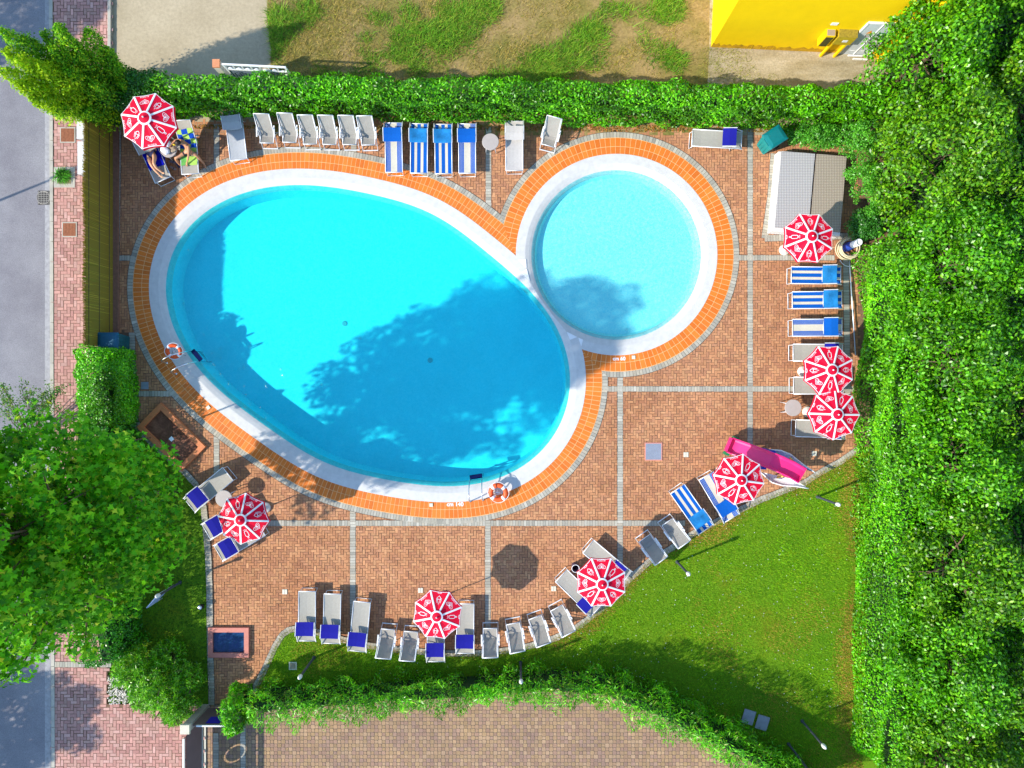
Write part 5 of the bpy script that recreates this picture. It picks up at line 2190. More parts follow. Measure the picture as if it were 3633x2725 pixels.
def lifebuoy(px, py, R, z, label, tiltx, tilty, stand):
    c = P(px, py, z)
    o3 = (c.x, c.y, 0.03)
    t = thing('lifebuoy', label, 'lifebuoy', o3, group='orange ring lifebuoys')
    om = mat('orange buoy shell', (0.80, 0.10, 0.015), 0.5, var=0.06)
    r = R * 0.24
    Rm = R - r
    rot = (Matrix.Rotation(tiltx, 3, 'X') @ Matrix.Rotation(tilty, 3, 'Y'))
    mb = MB()
    cc = Vector((c.x, c.y, z))
    for k in range(4):
        mb.torus(cc, Rm, r, 10, 14, 0, rot, (math.radians(45 + 90 * k + 10), math.radians(45 + 90 * (k + 1) - 10)))
    mb.build('ring', om, t, origin=o3)
    for k in range(4):
        mb = MB()
        mb.torus(cc, Rm, r * 1.04, 3, 14, 0, rot, (math.radians(45 + 90 * k - 10.5), math.radians(45 + 90 * k + 10.5)))
        mb.build('band', M['printw'], t, origin=o3)
    mb = MB()
    pts = []
    for i in range(40):
        a = 2 * math.pi * i / 40
        q = R * (1.0 + 0.10 * abs(math.sin(2 * (a - math.pi / 4))))
        pts.append(cc + rot @ Vector((q * math.cos(a), q * math.sin(a), 0.02)))
    mb.tube(pts, 0.010, 6, closed=True)
    mb.build('rope', M['printw'], t, origin=o3)
    mb = MB()
    base = Vector((c.x, c.y, 0.035))
    if stand:
        mb.tube([base + Vector((-0.28, -0.1, 0)), cc + Vector((-0.05, 0, -0.05))], 0.014, 6)
        mb.tube([base + Vector((0.26, -0.16, 0)), cc + Vector((-0.05, 0, -0.05))], 0.014, 6)
        mb.tube([base + Vector((0.02, 0.25, 0)), cc + Vector((-0.05, 0, -0.05))], 0.014, 6)
    mb.build('stand', M['chrome'], t, origin=o3)
    return t


lifebuoy(617, 1246, 0.285, 0.42, 'orange lifebuoy on a stand in the shade beside the left ladder', 0.25, 0.2, True)
lifebuoy(1768, 1747, 0.365, 0.28, 'big orange lifebuoy with white bands beside the lower ladder', 0.2, -0.12, True)


# ------------------------------------------------------------------ shower basin, footbath, covers
def basin_frame(name, label, corners, fw, h, inner_z, mats, extra=None):
    """corners: outer rectangle, 4 px points in order"""
    q = [G(*p) for p in corners]
    c = sum(q, Vector()) / 4
    o3 = (c.x, c.y, 0)
    t = thing(name, label, 'shower basin' if 'shower' in label else 'footbath', o3)
    mb = MB()
    inn = []
    for i in range(4):
        p, a, b = q[i], q[(i - 1) % 4], q[(i + 1) % 4]
        inn.append(p + (a - p).normalized() * fw + (b - p).normalized() * fw)
    for i in range(4):
        j = (i + 1) % 4
        vs = [Vector((*p[:2], z)) for p in (q[i], q[j], inn[j], inn[i]) for z in (0.0, h)]
        mb.add(vs, [(0, 2, 3, 1), (1, 3, 5, 7), (6, 7, 5, 4), (0, 1, 7, 6), (2, 4, 5, 3)])
    o = mb.build('rim', mats[0], t, origin=o3)
    mb = MB()
    mb.add([Vector((*p[:2], inner_z)) for p in inn], [(3, 2, 1, 0)])
    o2 = mb.build('floor', mats[1], t, origin=o3)
    if o2.data.polygons[0].normal.z < 0:
        o2.data.flip_normals()
    return t, o3, inn


rimm = mat('terracotta rim tile', (0.62, 0.20, 0.07), 0.6, var=0.15, scale=7)
rimp = mat('pink terracotta rim tile', (0.55, 0.19, 0.14), 0.6, var=0.12, scale=7)
flm = ramp_mat('mossy wet tile', [(0.3, (0.08, 0.045, 0.02)), (0.5, (0.17, 0.07, 0.04)), (0.72, (0.30, 0.13, 0.075))], 1.6, rough=0.6, amp2=0.3)
t, o3, inn = basin_frame('shower_basin', 'slanted terracotta shower basin with a mossy floor next to the maple', [(576, 1429), (735, 1584), (650, 1670), (492, 1515)], 0.19, 0.15, 0.05, [rimm, flm])
mb = MB()
c = G(611, 1557, 0.055)
mb.box(c, (0.15, 0.15, 0.008), math.radians(45))
mb.build('drain', M['chrome'], t, origin=o3)
# shower column
c = G(541, 1552)
o3 = (c.x, c.y, 0.03)
t = thing('shower_column', 'chrome shower column leaning over the edge of the shower basin', 'shower', o3)
mb = MB()
mb.tube([c + Vector((0, 0, 0.03)), c + Vector((0, 0, 2.1)), c + Vector((0.06, 0.03, 2.2)), c + Vector((0.30, 0.03, 2.22)), c + Vector((0.36, 0.03, 2.16))], 0.03, 10)
mb.build('pipe', M['chrome'], t, origin=o3)
mb = MB()
mb.lathe([(0.03, 2.15), (0.09, 2.08), (0.09, 2.065)], (c.x + 0.36, c.y + 0.03, 0), 18)
mb.build('shower_head', M['chrome'], t, origin=o3)

t, o3, inn = basin_frame('footbath', 'pink-rimmed rectangular footbath filled with dark blue water near the gate', [(744, 2223), (887, 2223), (887, 2328), (744, 2328)], 0.17, 0.14, 0.02,
                         [rimp, mat('blue footbath tile', (0.05, 0.10, 0.15), 0.5, var=0.15)])
mb = MB()
mb.add([Vector((*p[:2], 0.085)) for p in inn], [(3, 2, 1, 0)])
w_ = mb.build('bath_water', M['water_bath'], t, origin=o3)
if w_.data.polygons[0].normal.z < 0:
    w_.data.flip_normals()


def cover(px, py, w, h, label, m, frame=None, rot=0, z=0.0, name='manhole_cover', grid=False, group=None):
    c = G(px, py)
    o3 = (c.x, c.y, z)
    t = thing(name, label, 'cover', o3, math.radians(rot), group=group)
    mb = MB()
    mb.box((0, 0, 0.024), (w, h, 0.018))
    if grid:
        k = int(w / 0.05)
        for i in range(k):
            mb.box((-w / 2 + (i + 0.5) * w / k, 0, 0.035), (0.018, h * 0.94, 0.008))
    lid = mb.build('lid', m, t)
    if frame:
        mb = MB()
        f = 0.035
        for x, y, a, b in ((0, h / 2 + f / 2, w + 2 * f, f), (0, -h / 2 - f / 2, w + 2 * f, f), (w / 2 + f / 2, 0, f, h), (-w / 2 - f / 2, 0, f, h)):
            mb.box((x, y, 0.022), (a, b, 0.020))
        mb.build('frame', frame, t)
    return t


steelblue = mat('galvanised plate', (0.24, 0.27, 0.33), 0.55, var=0.08)
rusty = mat('rusty chequer plate', (0.30, 0.105, 0.045), 0.75, var=0.25, scale=20, bump=0.4)
lidc = mat('cream skimmer lid', (0.66, 0.63, 0.50), 0.6, var=0.06)
cover(2318, 1602, 0.58, 0.60, 'large blue-grey square plate set in the brick deck', steelblue, mat('pink mortar frame', (0.62, 0.26, 0.20), 0.8))
for px, py, r_, lb in ((741, 1446, 38, 'small cream square lid on the orange tiles by the left ladder'), (1530, 1791, 0, 'small cream square lid left of the depth lettering cm 140'),
                       (2247, 1268, 0, 'small cream square lid right of the depth lettering cm 60')):
    cover(px, py, 0.13, 0.13, lb, lidc, rot=r_, z=0.028, name='skimmer_lid', group='skimmer lids in the pool border')
for px, py, lb in ((1011, 2099, 'pale square inlet plate in the paving above the leftmost bottom lounger'), (1492, 2094, 'pale square inlet plate beside the top of the bottom parasol'),
                   (1964, 2088, 'pale square inlet plate left of the lawn-edge parasol'), (2433, 1613, 'pale square inlet plate right of the large blue-grey plate'),
                   (2888, 1609, 'shaded square inlet plate below the lowest grey lounger of the right column')):
    t = cover(px, py, 0.18, 0.18, lb, lidc, name='inlet_plate', group='pale inlet plates in the paving')
    mb = MB()
    mb.box((0, 0, 0.034), (0.006, 0.17, 0.004))
    mb.build('joint', M['dark'], t)
cover(1041, 2360, 0.22, 0.22, 'square concrete drain cover in the lower lawn corner', mat('drain concrete', (0.35, 0.30, 0.20), 0.8, var=0.1), lidc, z=0.04, name='drain_cover')
cover(515, 1368, 0.20, 0.20, 'small square drain in the shade left of the pool', steelblue, steelblue, name='drain_cover')
cover(247, 483, 0.50, 0.50, 'rusty square cover in the sidewalk near the conifer', rusty, M['kerb'], z=0.08, grid=True, group='rusty covers in the sidewalk')
cover(253, 817, 0.48, 0.48, 'rusty square cover in the sidewalk beside the reed fence', rusty, M['kerb'], z=0.08, grid=True, group='rusty covers in the sidewalk')
for px, py, lb in ((2653, 2540, 'left half of the pair of grey concrete lids by the driveway hedge'), (2702, 2560, 'right half of the pair of grey concrete lids by the driveway hedge')):
    cover(px, py, 0.44, 0.52, lb, mat('blue grey concrete', (0.30, 0.31, 0.36), 0.8, var=0.15), rot=-17, z=0.06, group='pair of concrete lids in the lower lawn')

# storm grate in the gutter
c = G(156, 702)
t = thing('storm_grate', 'round-cornered iron storm grate in the gutter', 'grate', (c.x, c.y, 0.004))
mb = MB()
mb.box((0, 0, 0.012), (0.42, 0.52, 0.014))
mb.build('pit', M['black'], t)
mb = MB()
gm = mat('worn iron', (0.34, 0.31, 0.27), 0.5, metal=0.3, var=0.2)
for i in range(7):
    mb.box((-0.18 + i * 0.06, 0, 0.028), (0.016, 0.50, 0.014))
for i in range(6):
    mb.box((0, -0.20 + i * 0.08, 0.031), (0.40, 0.014, 0.012))
mb.torus((0, 0, 0.03), 0.24, 0.012, 24, 6)
mb.build('bars', gm, t)
# planting square
c = G(235, 632, 0.085)
t = thing('planting_square', 'grey planting square edged with kerb stone in the sidewalk', 'planting square', (c.x, c.y, 0.085))
mb = MB()
for x, y, a, b in ((0, 0.31, 0.78, 0.14), (0, -0.31, 0.78, 0.14), (0.32, 0, 0.14, 0.48), (-0.32, 0, 0.14, 0.48)):
    mb.box((x, y, 0.012), (a, b, 0.022))
mb.build('edging', M['kerb'], t)
mb = MB()
mb.box((0, 0, 0.008), (0.5, 0.48, 0.012))
mb.build('soil_bed', mat('weedy soil', (0.20, 0.17, 0.09), 0.9, var=0.3, scale=12), t)

# garden lamps: short dark post with a frosted dome
lampm = mat('dark grey lamp post', (0.05, 0.06, 0.075), 0.5)
domem = mat('frosted lamp dome', (0.72, 0.72, 0.66), 0.4)
GLP = 'low garden lamp posts in the lawns'


def make_lamp():
    t = thing('garden_lamp', 'lamp', 'garden lamp')
    mb = MB()
    mb.lathe([(0.07, 0.0), (0.07, 0.02), (0.042, 0.04), (0.042, 1.50)], (0, 0, 0), 14)
    mb.build('post', lampm, t)
    mb = MB()
    mb.lathe([(0.062, 1.50), (0.075, 1.56), (0.068, 1.64), (0.04, 1.70), (0.01, 1.715)], (0, 0, 0), 16)
    mb.build('dome', domem, t)
    return t


pl = None
for px, py, hh, lb in ((2444, 2038, 1, 'garden lamp at the lawn edge beside the pair of deck chairs'), (2977, 1791, 1, 'garden lamp in the upper right corner of the lawn'),
                       (1062, 2405, 1.05, 'garden lamp in the lower left corner of the lawn behind the loungers'), (1849, 2421, 1, 'garden lamp in front of the driveway hedge below the deck chairs'),
                       (2927, 2652, 1.1, 'garden lamp in the shaded bottom right corner'), (2890, 2760, 1.3, 'tall blue-grey post cut by the lower edge of the picture'),
                       (556, 2116, 1, 'garden lamp beside the pale blue board under the maple')):
    o = make_lamp() if pl is None else copy_tree(pl)
    pl = pl or o
    b = P(px, py, 1.68 * hh)
    o.location = (b.x, b.y, 0.03)
    o.scale = (1, 1, hh)
    tag(o, lb, 'garden lamp', GLP)
c = G(722, 2146)
t = thing('spotlight', 'small black ground spotlight at the edge of the shaded side lawn', 'spotlight', (c.x, c.y, 0.03))
mb = MB()
mb.lathe([(0.03, 0), (0.03, 0.10), (0.09, 0.14), (0.095, 0.26), (0.08, 0.27)], (0, 0, 0), 14)
mb.build('housing', M['black'], t)
mb = MB()
mb.lathe([(0.07, 0.272), (0.03, 0.285)], (0, 0, 0), 14)
mb.build('lens', M['chrome'], t)

# pale board under the maple
a, b = P(551, 2139, 0.5), P(626, 2060, 0.5)
t = thing('sign_board', 'pale blue board on posts in the shaded side lawn', 'board', ((a.x + b.x) / 2, (a.y + b.y) / 2, 0.03))
a0, b0 = G(577, 2122), G(618, 2075)
o3 = ((a0.x + b0.x) / 2, (a0.y + b0.y) / 2, 0.03)
t.location = o3
mb = MB()
mb.bar((a0.x, a0.y, 0.75), (b0.x, b0.y, 0.75), 0.03, 0.72)
mb.build('panel', mat('pale blue panel', (0.42, 0.50, 0.72), 0.5), t, origin=o3)
for p in (a0, b0):
    mb = MB()
    mb.tube([(p.x, p.y, 0.03), (p.x, p.y, 1.0)], 0.02, 8)
    mb.build('post', M['alu'], t, origin=o3)


# ------------------------------------------------------------------ hose on its reel, vacuum pole
c = G(3000, 884)
o3 = (c.x, c.y, 0.012)
t = thing('pool_hose', 'coiled cream pool hose hanging on its reel by the hedge', 'hose', o3)
mb = MB()
r = np.random.default_rng(8)
hm = mat('cream ribbed hose', (0.62, 0.53, 0.33), 0.5, var=0.1)
for k in range(7):
    R = 0.40 - (k % 4) * 0.035
    mb.torus((c.x + r.normal(0, .012), c.y + r.normal(0, .012) - 0.02, 0.10 + k * 0.05), R, 0.021, 36, 8, 0, Matrix.Rotation(r.normal(0, 0.05), 3, 'X'))
mb.build('coil', hm, t, origin=o3)
mb = MB()
q = G(3002, 878)
mb.lathe([(0.17, 0.03), (0.15, 0.35), (0.12, 0.55)], (q.x, q.y, 0), 20)
mb.build('reel_post', mat('blue plastic reel', (0.02, 0.06, 0.35), 0.5), t, origin=o3)
mb = MB()
mb.lathe([(0.125, 0.48), (0.125, 0.94), (0.10, 0.95), (0.09, 0.90)], (q.x, q.y, 0), 22)
mb.build('reel_cap', M['white'], t, origin=o3)
c0, c1 = G(3008, 925), G(3027, 1262)
t = thing('vacuum_pole', 'long thin pool vacuum pole lying along the hedge behind the striped loungers', 'pole', (c0.x, c0.y, 0.012))
mb = MB()
mb.tube([(0, 0, 0.10), (c1.x - c0.x, c1.y - c0.y, 0.16)], 0.022, 8)
mb.build('tube', mat('pale blue anodised tube', (0.45, 0.56, 0.68), 0.3, metal=0.4), t)
mb = MB()
m0, m1 = c0.lerp(c1, 0.38), c0.lerp(c1, 0.52)
mb.tube([(m0.x - c0.x, m0.y - c0.y, 0.125), (m1.x - c0.x, m1.y - c0.y, 0.135)], 0.028, 8)
mb.build('grip', M['white'], t)
mb = MB()
mb.torus((0, 0.13, 0.09), 0.36, 0.016, 20, 6, arc=(math.radians(200), math.radians(340)))
mb.build('head', M['alu'], t)

# ------------------------------------------------------------------ yellow transformer building
M['yellow'] = mat('yellow render', (0.84, 0.56, 0.001), 0.75, var=0.04, scale=2.5, spec=0.2)
M['yellowd'] = mat('stained yellow render', (0.48, 0.27, 0.004), 0.85, var=0.35, scale=5)
wdir = Vector((1, -0.045, 0)).normalized()         # along the south wall, eastwards
ndir = Vector((0.045, 1, 0)).normalized()          # northwards
B0 = G(2522, 167)
BL_ = (3118 - 2522) / S / wdir.x
o3 = (B0.x, B0.y, 0)
t = thing('yellow_building', 'tall plain yellow building with a white metal door at the top right', 'building', o3)


def WP(px, h, out=0.0):
    """point on the south wall at ground pixel x, height h, standing out by out metres"""
    d = (px - 2522) / S / wdir.x
    return B0 + wdir * d - ndir * out + Vector((0, 0, h))


def wall_box(mb, x0, x1, z0, z1, o0, o1, mi=0):
    vs = [WP(x, z, o) for z in (z0, z1) for x, o in ((x0, o1), (x1, o1), (x1, o0), (x0, o0))]
    mb.add(vs, [(3, 2, 1, 0), (4, 5, 6, 7), (0, 1, 5, 4), (1, 2, 6, 5), (2, 3, 7, 6), (3, 0, 4, 7)], mi)


HT = 7.6
mb = MB()
E = B0 + wdir * BL_
Wn = B0 + ndir * 6.0
En = E + ndir * 6.0
base = [B0, E, En, Wn]
mb.add([Vector((*p[:2], z)) for z in (0, HT) for p in base], [(0, 1, 5, 4), (1, 2, 6, 5), (2, 3, 7, 6), (3, 0, 4, 7)])
mb.build('wall', M['yellow'], t, origin=o3)
mb = MB()
r = np.random.default_rng(4)
n = 60
top = [0.22 + 0.10 * r.uniform(-1, 1) for _ in range(n + 1)]
for i in range(n):
    xa, xb = 2522 + (3118 - 2522) * i / n, 2522 + (3118 - 2522) * (i + 1) / n
    mb.add([WP(xa, 0.0, .012), WP(xb, 0.0, .012), WP(xb, top[i + 1], .004), WP(xa, top[i], .004)], [(0, 1, 2, 3)])
mb.build('stained_plinth', M['yellowd'], t, origin=o3)
mb = MB()
c = (B0 + E + En + Wn) / 4
mb.box((c.x, c.y, HT + 0.15), (BL_ + 0.5, 6.5, 0.3), math.atan2(wdir.y, wdir.x))
mb.build('roof', M['concrete'], t, origin=o3)
# door with warning plates
mb = MB()
wall_box(mb, 2976, 3077, 0.02, 2.12, 0.0, 0.05)
door = mb.build('door', mat('pale grey painted door', (0.56, 0.60, 0.62), 0.5, var=0.05), t, origin=o3)
mb = MB()
for x0, x1, z0, z1 in ((2972, 2976, 0, 2.18), (3077, 3081, 0, 2.18), (2972, 3081, 2.122, 2.17), (3025, 3027, 0.03, 2.10)):
    wall_box(mb, x0, x1, z0, z1, 0.0, 0.07)
mb.build('frame', M['white'], door, origin=o3)
mb = MB()
for x0, x1, z0, z1 in ((2992, 3008, 0.98, 1.0), (3032, 3040, 0.98, 1.02), (3044, 3050, 0.98, 1.05), (3054, 3060, 0.98, 1.05), (3000, 3018, 0.30, 0.32), (3040, 3062, 0.30, 0.33)):
    wall_box(mb, x0, x1, z0, z1, 0.05, 0.058)
mb.build('handle', M['white'], door, origin=o3)
mb = MB()
mb.add([WP(2996, 1.50, .056), WP(3016, 1.50, .056), WP(3006, 1.70, .056)], [(0, 1, 2)])
mb.build('warning_plate', mat('orange warning plate', (0.85, 0.30, 0.02), 0.5), door, origin=o3)
mb = MB()
ring = []
for i in range(18):
    a = 2 * math.pi * i / 18
    p = WP(3008, 1.38 + 0.07 * math.sin(a), .058) + wdir * 0.07 * math.cos(a)
    ring.append(p)
mb.tube(ring, 0.008, 5, closed=True)
mb.build('prohibition_ring', mat('brown print', (0.25, 0.12, 0.10), 0.6), door, origin=o3)
mb = MB()
wall_box(mb, 3042, 3063, 1.40, 1.58, 0.05, 0.056)
mb.build('notice', mat('blue notice plate', (0.03, 0.19, 0.46), 0.5), door, origin=o3)
mb = MB()
wall_box(mb, 2862, 2884, 1.86, 2.0, 0.0, 0.02)
mb.build('placard', M['white'], t, origin=o3)
mb = MB()
wall_box(mb, 2862, 2892, 0.88, 1.6, 0.0, 0.26)
bx = mb.build('meter_box', M['yellow'], t, origin=o3)
mb = MB()
wall_box(mb, 2865, 2889, 0.92, 1.52, 0.262, 0.27)
mb.build('opening', mat('dark olive recess', (0.07, 0.06, 0.01), 0.8), bx, origin=o3)
mb = MB()
wall_box(mb, 2864, 2890, 1.602, 1.61, 0.03, 0.24)
mb.build('cover', mat('grey brown lid', (0.33, 0.26, 0.20), 0.7), bx, origin=o3)
mb = MB()
wall_box(mb, 2904, 2965, 1.06, 1.60, 0.0, 0.26)
bx = mb.build('cabinet', mat('olive yellow cabinet', (0.46, 0.33, 0.01), 0.7, var=0.2), t, origin=o3)
mb = MB()
wall_box(mb, 2904, 2965, 1.602, 1.615, 0.0, 0.28)
mb.build('lid', mat('mossy lid', (0.28, 0.21, 0.02), 0.85, var=0.4, scale=15), bx, origin=o3)
mb = MB()
wall_box(mb, 2928, 2945, 1.25, 1.38, 0.262, 0.268)
mb.build('notice', M['white'], bx, origin=o3)
for x in (2910, 2958):
    mb = MB()
    wall_box(mb, x - 3, x + 3, 0.0, 1.05, 0.10, 0.2)
    mb.build('leg', M['yellow'], t, origin=o3)
mb = MB()
wall_box(mb, 3096, 3106, 0.0, HT - 0.1, 0.0, 0.16)
mb.build('pilaster', M['yellow'], t, origin=o3)
mb = MB()
wall_box(mb, 3112, 3122, 0.0, HT - 0.1, 0.10, 0.3)
mb.build('pilaster', M['yellow'], t, origin=o3)
mb = MB()
for x0, x1, o_ in ((3006, 3056, 0.10), (3024, 3076, 0.22)):
    wall_box(mb, x0, x1, 0.03, 0.10, o_, o_ + 0.04)
mb.build('step_edges', M['white'], t, origin=o3)
mb = MB()
for x in (2645, 2660, 2690, 2712, 2735, 2750):
    mb.add([WP(x, 0.02, .02), WP(x + 1.6, 0.02, .02), WP(x + 1.6, 0.36, .02), WP(x, 0.36, .02)], [(0, 1, 2, 3)])
mb.add([WP(2640, 0.34, .021), WP(2755, 0.34, .021), WP(2755, 0.36, .021), WP(2640, 0.36, .021)], [(0, 1, 2, 3)])
mb.build('grille', M['yellow'], t, origin=o3)

# ------------------------------------------------------------------ low pump house


def dotted(name, c1, c2, sc=130.0):
    m, nt, b, out = new_mat(name)
    b.inputs['Roughness'].default_value = 0.55
    tc = nt.nodes.new('ShaderNodeTexCoord')
    vo = nt.nodes.new('ShaderNodeTexVoronoi')
    vo.inputs['Scale'].default_value = 17
    vo.inputs['Randomness'].default_value = 0.0
    cr = nt.nodes.new('ShaderNodeValToRGB')
    cr.color_ramp.elements[0].position = 0.25
    cr.color_ramp.elements[0].color = (*c1, 1)
    cr.color_ramp.elements[1].position = 0.5
    cr.color_ramp.elements[1].color = (*c2, 1)
    nt.links.new(tc.outputs['Object'], vo.inputs['Vector'])
    nt.links.new(vo.outputs['Distance'], cr.inputs[0])
    nt.links.new(cr.outputs[0], b.inputs['Base Color'])
    bp = nt.nodes.new('ShaderNodeBump')
    bp.inputs['Distance'].default_value = 0.02
    bp.inputs['Strength'].default_value = 0.5
    bp.invert = True
    nt.links.new(vo.outputs['Distance'], bp.inputs['Height'])
    nt.links.new(bp.outputs[0], b.inputs['Normal'])
    return m


a, b_, c_, d_ = G(2747, 551), G(2984, 570), G(2960, 846), G(2722, 829)
o3 = ((a.x + c_.x) / 2, (a.y + c_.y) / 2, 0)
t = thing('pump_house', 'low white pump house with two dotted metal roof sheets by the right hedge', 'pump house', o3)
mb = MB()
mb.add([Vector((*p[:2], z)) for z in (0, 0.42) for p in (d_, c_, b_, a)], [(0, 1, 5, 4), (1, 2, 6, 5), (2, 3, 7, 6), (3, 0, 4, 7), (4, 5, 6, 7)])
mb.build('wall', mat('white render', (0.72, 0.70, 0.66), 0.7, var=0.06), t, origin=o3)
for (f0, f1), m, z in (((0.035, 0.525), dotted('dotted grey roof sheet', (0.52, 0.50, 0.48), (0.27, 0.26, 0.27)), 0.47), ((0.55, 0.99), dotted('dotted brownish roof sheet', (0.42, 0.36, 0.28), (0.22, 0.18, 0.14)), 0.47)):
    mb = MB()
    q = [a.lerp(b_, f0), a.lerp(b_, f1), d_.lerp(c_, f1), d_.lerp(c_, f0)]
    q[2] = q[2].lerp(q[1], 0.045)
    q[3] = q[3].lerp(q[0], 0.045)
    mb.add([Vector((*p[:2], zz)) for zz in (0.425, z) for p in (q[3], q[2], q[1], q[0])], [(0, 1, 5, 4), (1, 2, 6, 5), (2, 3, 7, 6), (3, 0, 4, 7), (4, 5, 6, 7)])
    mb.build('roof_sheet', m, t, origin=o3)
mb = MB()
q = [a.lerp(b_, 0.527), a.lerp(b_, 0.548), d_.lerp(c_, 0.548), d_.lerp(c_, 0.527)]
mb.add([Vector((*p[:2], 0.428)) for p in (q[3], q[2], q[1], q[0])], [(0, 1, 2, 3)])
mb.build('roof_gap', M['black'], t, origin=o3)

# ------------------------------------------------------------------ reed fence on its low wall
y0, y1 = 405, 1232
a, b_ = G(404, y0), G(404, y1)
o3 = (a.x, (a.y + b_.y) / 2, 0)
t = thing('reed_fence', 'long dark reed screen fence between the sidewalk and the pool deck', 'fence', o3)


def reeds():
    r = np.random.default_rng(9)
    n = 1500
    Y = np.linspace(b_.y, a.y, n) + r.normal(0, 0.006, n)
    X = a.x + r.uniform(-0.03, 0.03, n)
    w = 0.006
    zt = 1.76 + r.normal(0, 0.035, n) + 0.03 * np.sin(Y * 2.1)
    zb = np.full(n, 0.12)
    lx, ly = r.normal(0, 0.012, n), r.normal(0, 0.015, n)
    polys = []
    for dx0, dx1, dy0, dy1 in ((-w, -w, -w, w), (w, w, w, -w), (-w, w, w, w), (w, -w, -w, -w)):
        polys.append(np.stack([np.stack([X + dx0, Y + dy0, zb], 1), np.stack([X + dx1, Y + dy1, zb], 1), np.stack([X + dx1 + lx, Y + dy1 + ly, zt], 1), np.stack([X + dx0 + lx, Y + dy0 + ly, zt], 1)], 1))
    c = palette(n, [(0.42, 0.29, 0.035), (0.50, 0.34, 0.045), (0.32, 0.24, 0.028), (0.36, 0.30, 0.03)], None, 0.2, r)
    bk = np.array([[(a.x + 0.035, b_.y, 0.12), (a.x + 0.035, b_.y, 1.70), (a.x + 0.035, a.y, 1.70), (a.x + 0.035, a.y, 0.12)]])  # backing sheet added behind the reeds to stop streaks of light
    polys.append(bk)
    np_mesh('reed_mat', np.concatenate(polys), attr_mat('dry reed', 0.8, 0.15), t, col=np.concatenate([c] * 4 + [np.array([[0.26, 0.18, 0.025]])]), origin=o3)


reeds()
mb = MB()
mb.box((a.x + 0.10, (a.y + b_.y) / 2, 0.06), (0.24, a.y - b_.y, 0.12))
mb.build('footing', mat('brown brick footing', (0.25, 0.12, 0.075), 0.85, var=0.2, scale=9), t, origin=o3)
mb = MB()
for z in (0.35, 0.95, 1.55):
    mb.tube([(a.x + 0.045, a.y, z), (a.x + 0.045, b_.y, z)], 0.010, 5)
mb.build('wires', M['twig'], t, origin=o3)
for k in range(5):
    mb = MB()
    y = a.y + (b_.y - a.y) * (k + 0.5) / 5
    mb.box((a.x - 0.06, y, 0.8), (0.05, 0.05, 1.6))
    mb.build('post', M['twig'], t, origin=o3)

for (x0, x1, yy0, yy1, lb) in ((349, 377, 462, 536, 'white cabinet block beside the reed fence, the shorter one nearer the conifer'), (352, 380, 545, 655, 'white cabinet block beside the reed fence, the longer one')):
    p, q = G(x0, yy0), G(x1, yy1)
    c = (p + q) / 2
    t = thing('utility_cabinet', lb, 'cabinet', (c.x, c.y, 0.09), group='white utility cabinets by the reed fence')
    mb = MB()
    mb.box((0, 0, 0.55), (q.x - p.x - 0.03, p.y - q.y - 0.03, 1.1))
    mb.build('body', mat('grey white concrete', (0.42, 0.43, 0.46), 0.7, var=0.1), t)
    mb = MB()
    mb.box((0, 0, 1.13), (q.x - p.x, p.y - q.y, 0.06))
    mb.build('cap', mat('white concrete cap', (0.60, 0.61, 0.62), 0.7, var=0.08), t)

# ------------------------------------------------------------------ yard gate behind the top hedge
g0, g1 = G(872, 318), G(1075, 328)
o3 = ((g0.x + g1.x) / 2, (g0.y + g1.y) / 2, 0)
t = thing('yard_gate', 'white metal yard gate with ladder-like top rails behind the hedge', 'gate', o3)
d = (g1 - g0)
mb = MB()
for z in (1.98, 1.64):
    mb.bar(g0 + Vector((0, 0, z)), g1 + Vector((0, 0, z)), 0.05, 0.06)
mb.bar(g0 + Vector((0, 0, 0.3)), g1 + Vector((0, 0, 0.3)), 0.05, 0.06)
for f in (0.0, 1.0):
    p = g0.lerp(g1, f)
    mb.bar(p + Vector((0, 0, 0.1)), p + Vector((0, 0, 2.0)), 0.06, 0.06, up=(0, 1, 0))
for k in range(1, 7):
    p = g0.lerp(g1, k / 7)
    mb.bar(p + Vector((0, 0, 1.66)), p + Vector((0, 0, 1.96)), 0.03, 0.03, up=(0, 1, 0))
mb.build('frame', M['white'], t, origin=o3)
mb = MB()
for k in range(22):
    p = g0.lerp(g1, (k + 0.5) / 22)
    mb.bar(p + Vector((0, 0, 0.32)), p + Vector((0, 0, 1.62)), 0.065, 0.012, up=(0, 1, 0))
mb.build('slats', mat('blue grey slat', (0.20, 0.25, 0.33), 0.6), t, origin=o3)
mb = MB()
for k in range(6):
    p, q = g0.lerp(g1, k / 7 + 0.02), g0.lerp(g1, (k + 1) / 7 - 0.02)
    m = (p + q) / 2
    mb.tube([p + Vector((0, 0, 1.68)), m + Vector((0, 0, 1.76)), q + Vector((0, 0, 1.68))], 0.02, 6)
mb.build('arches', M['white'], t, origin=o3)
c = G(846, 311)
t = thing('gate_pillar', 'white rendered gate pillar with a terracotta cap behind the hedge', 'pillar', (c.x, c.y, 0))
mb = MB()
mb.box((0, 0, 0.92), (0.22, 0.26, 1.84))
mb.build('shaft', mat('pillar render', (0.62, 0.58, 0.52), 0.8, var=0.12), t)
mb = MB()
mb.box((0, 0, 1.875), (0.25, 0.28, 0.07))
mb.build('cap', mat('terracotta cap', (0.60, 0.24, 0.11), 0.8, var=0.15), t)

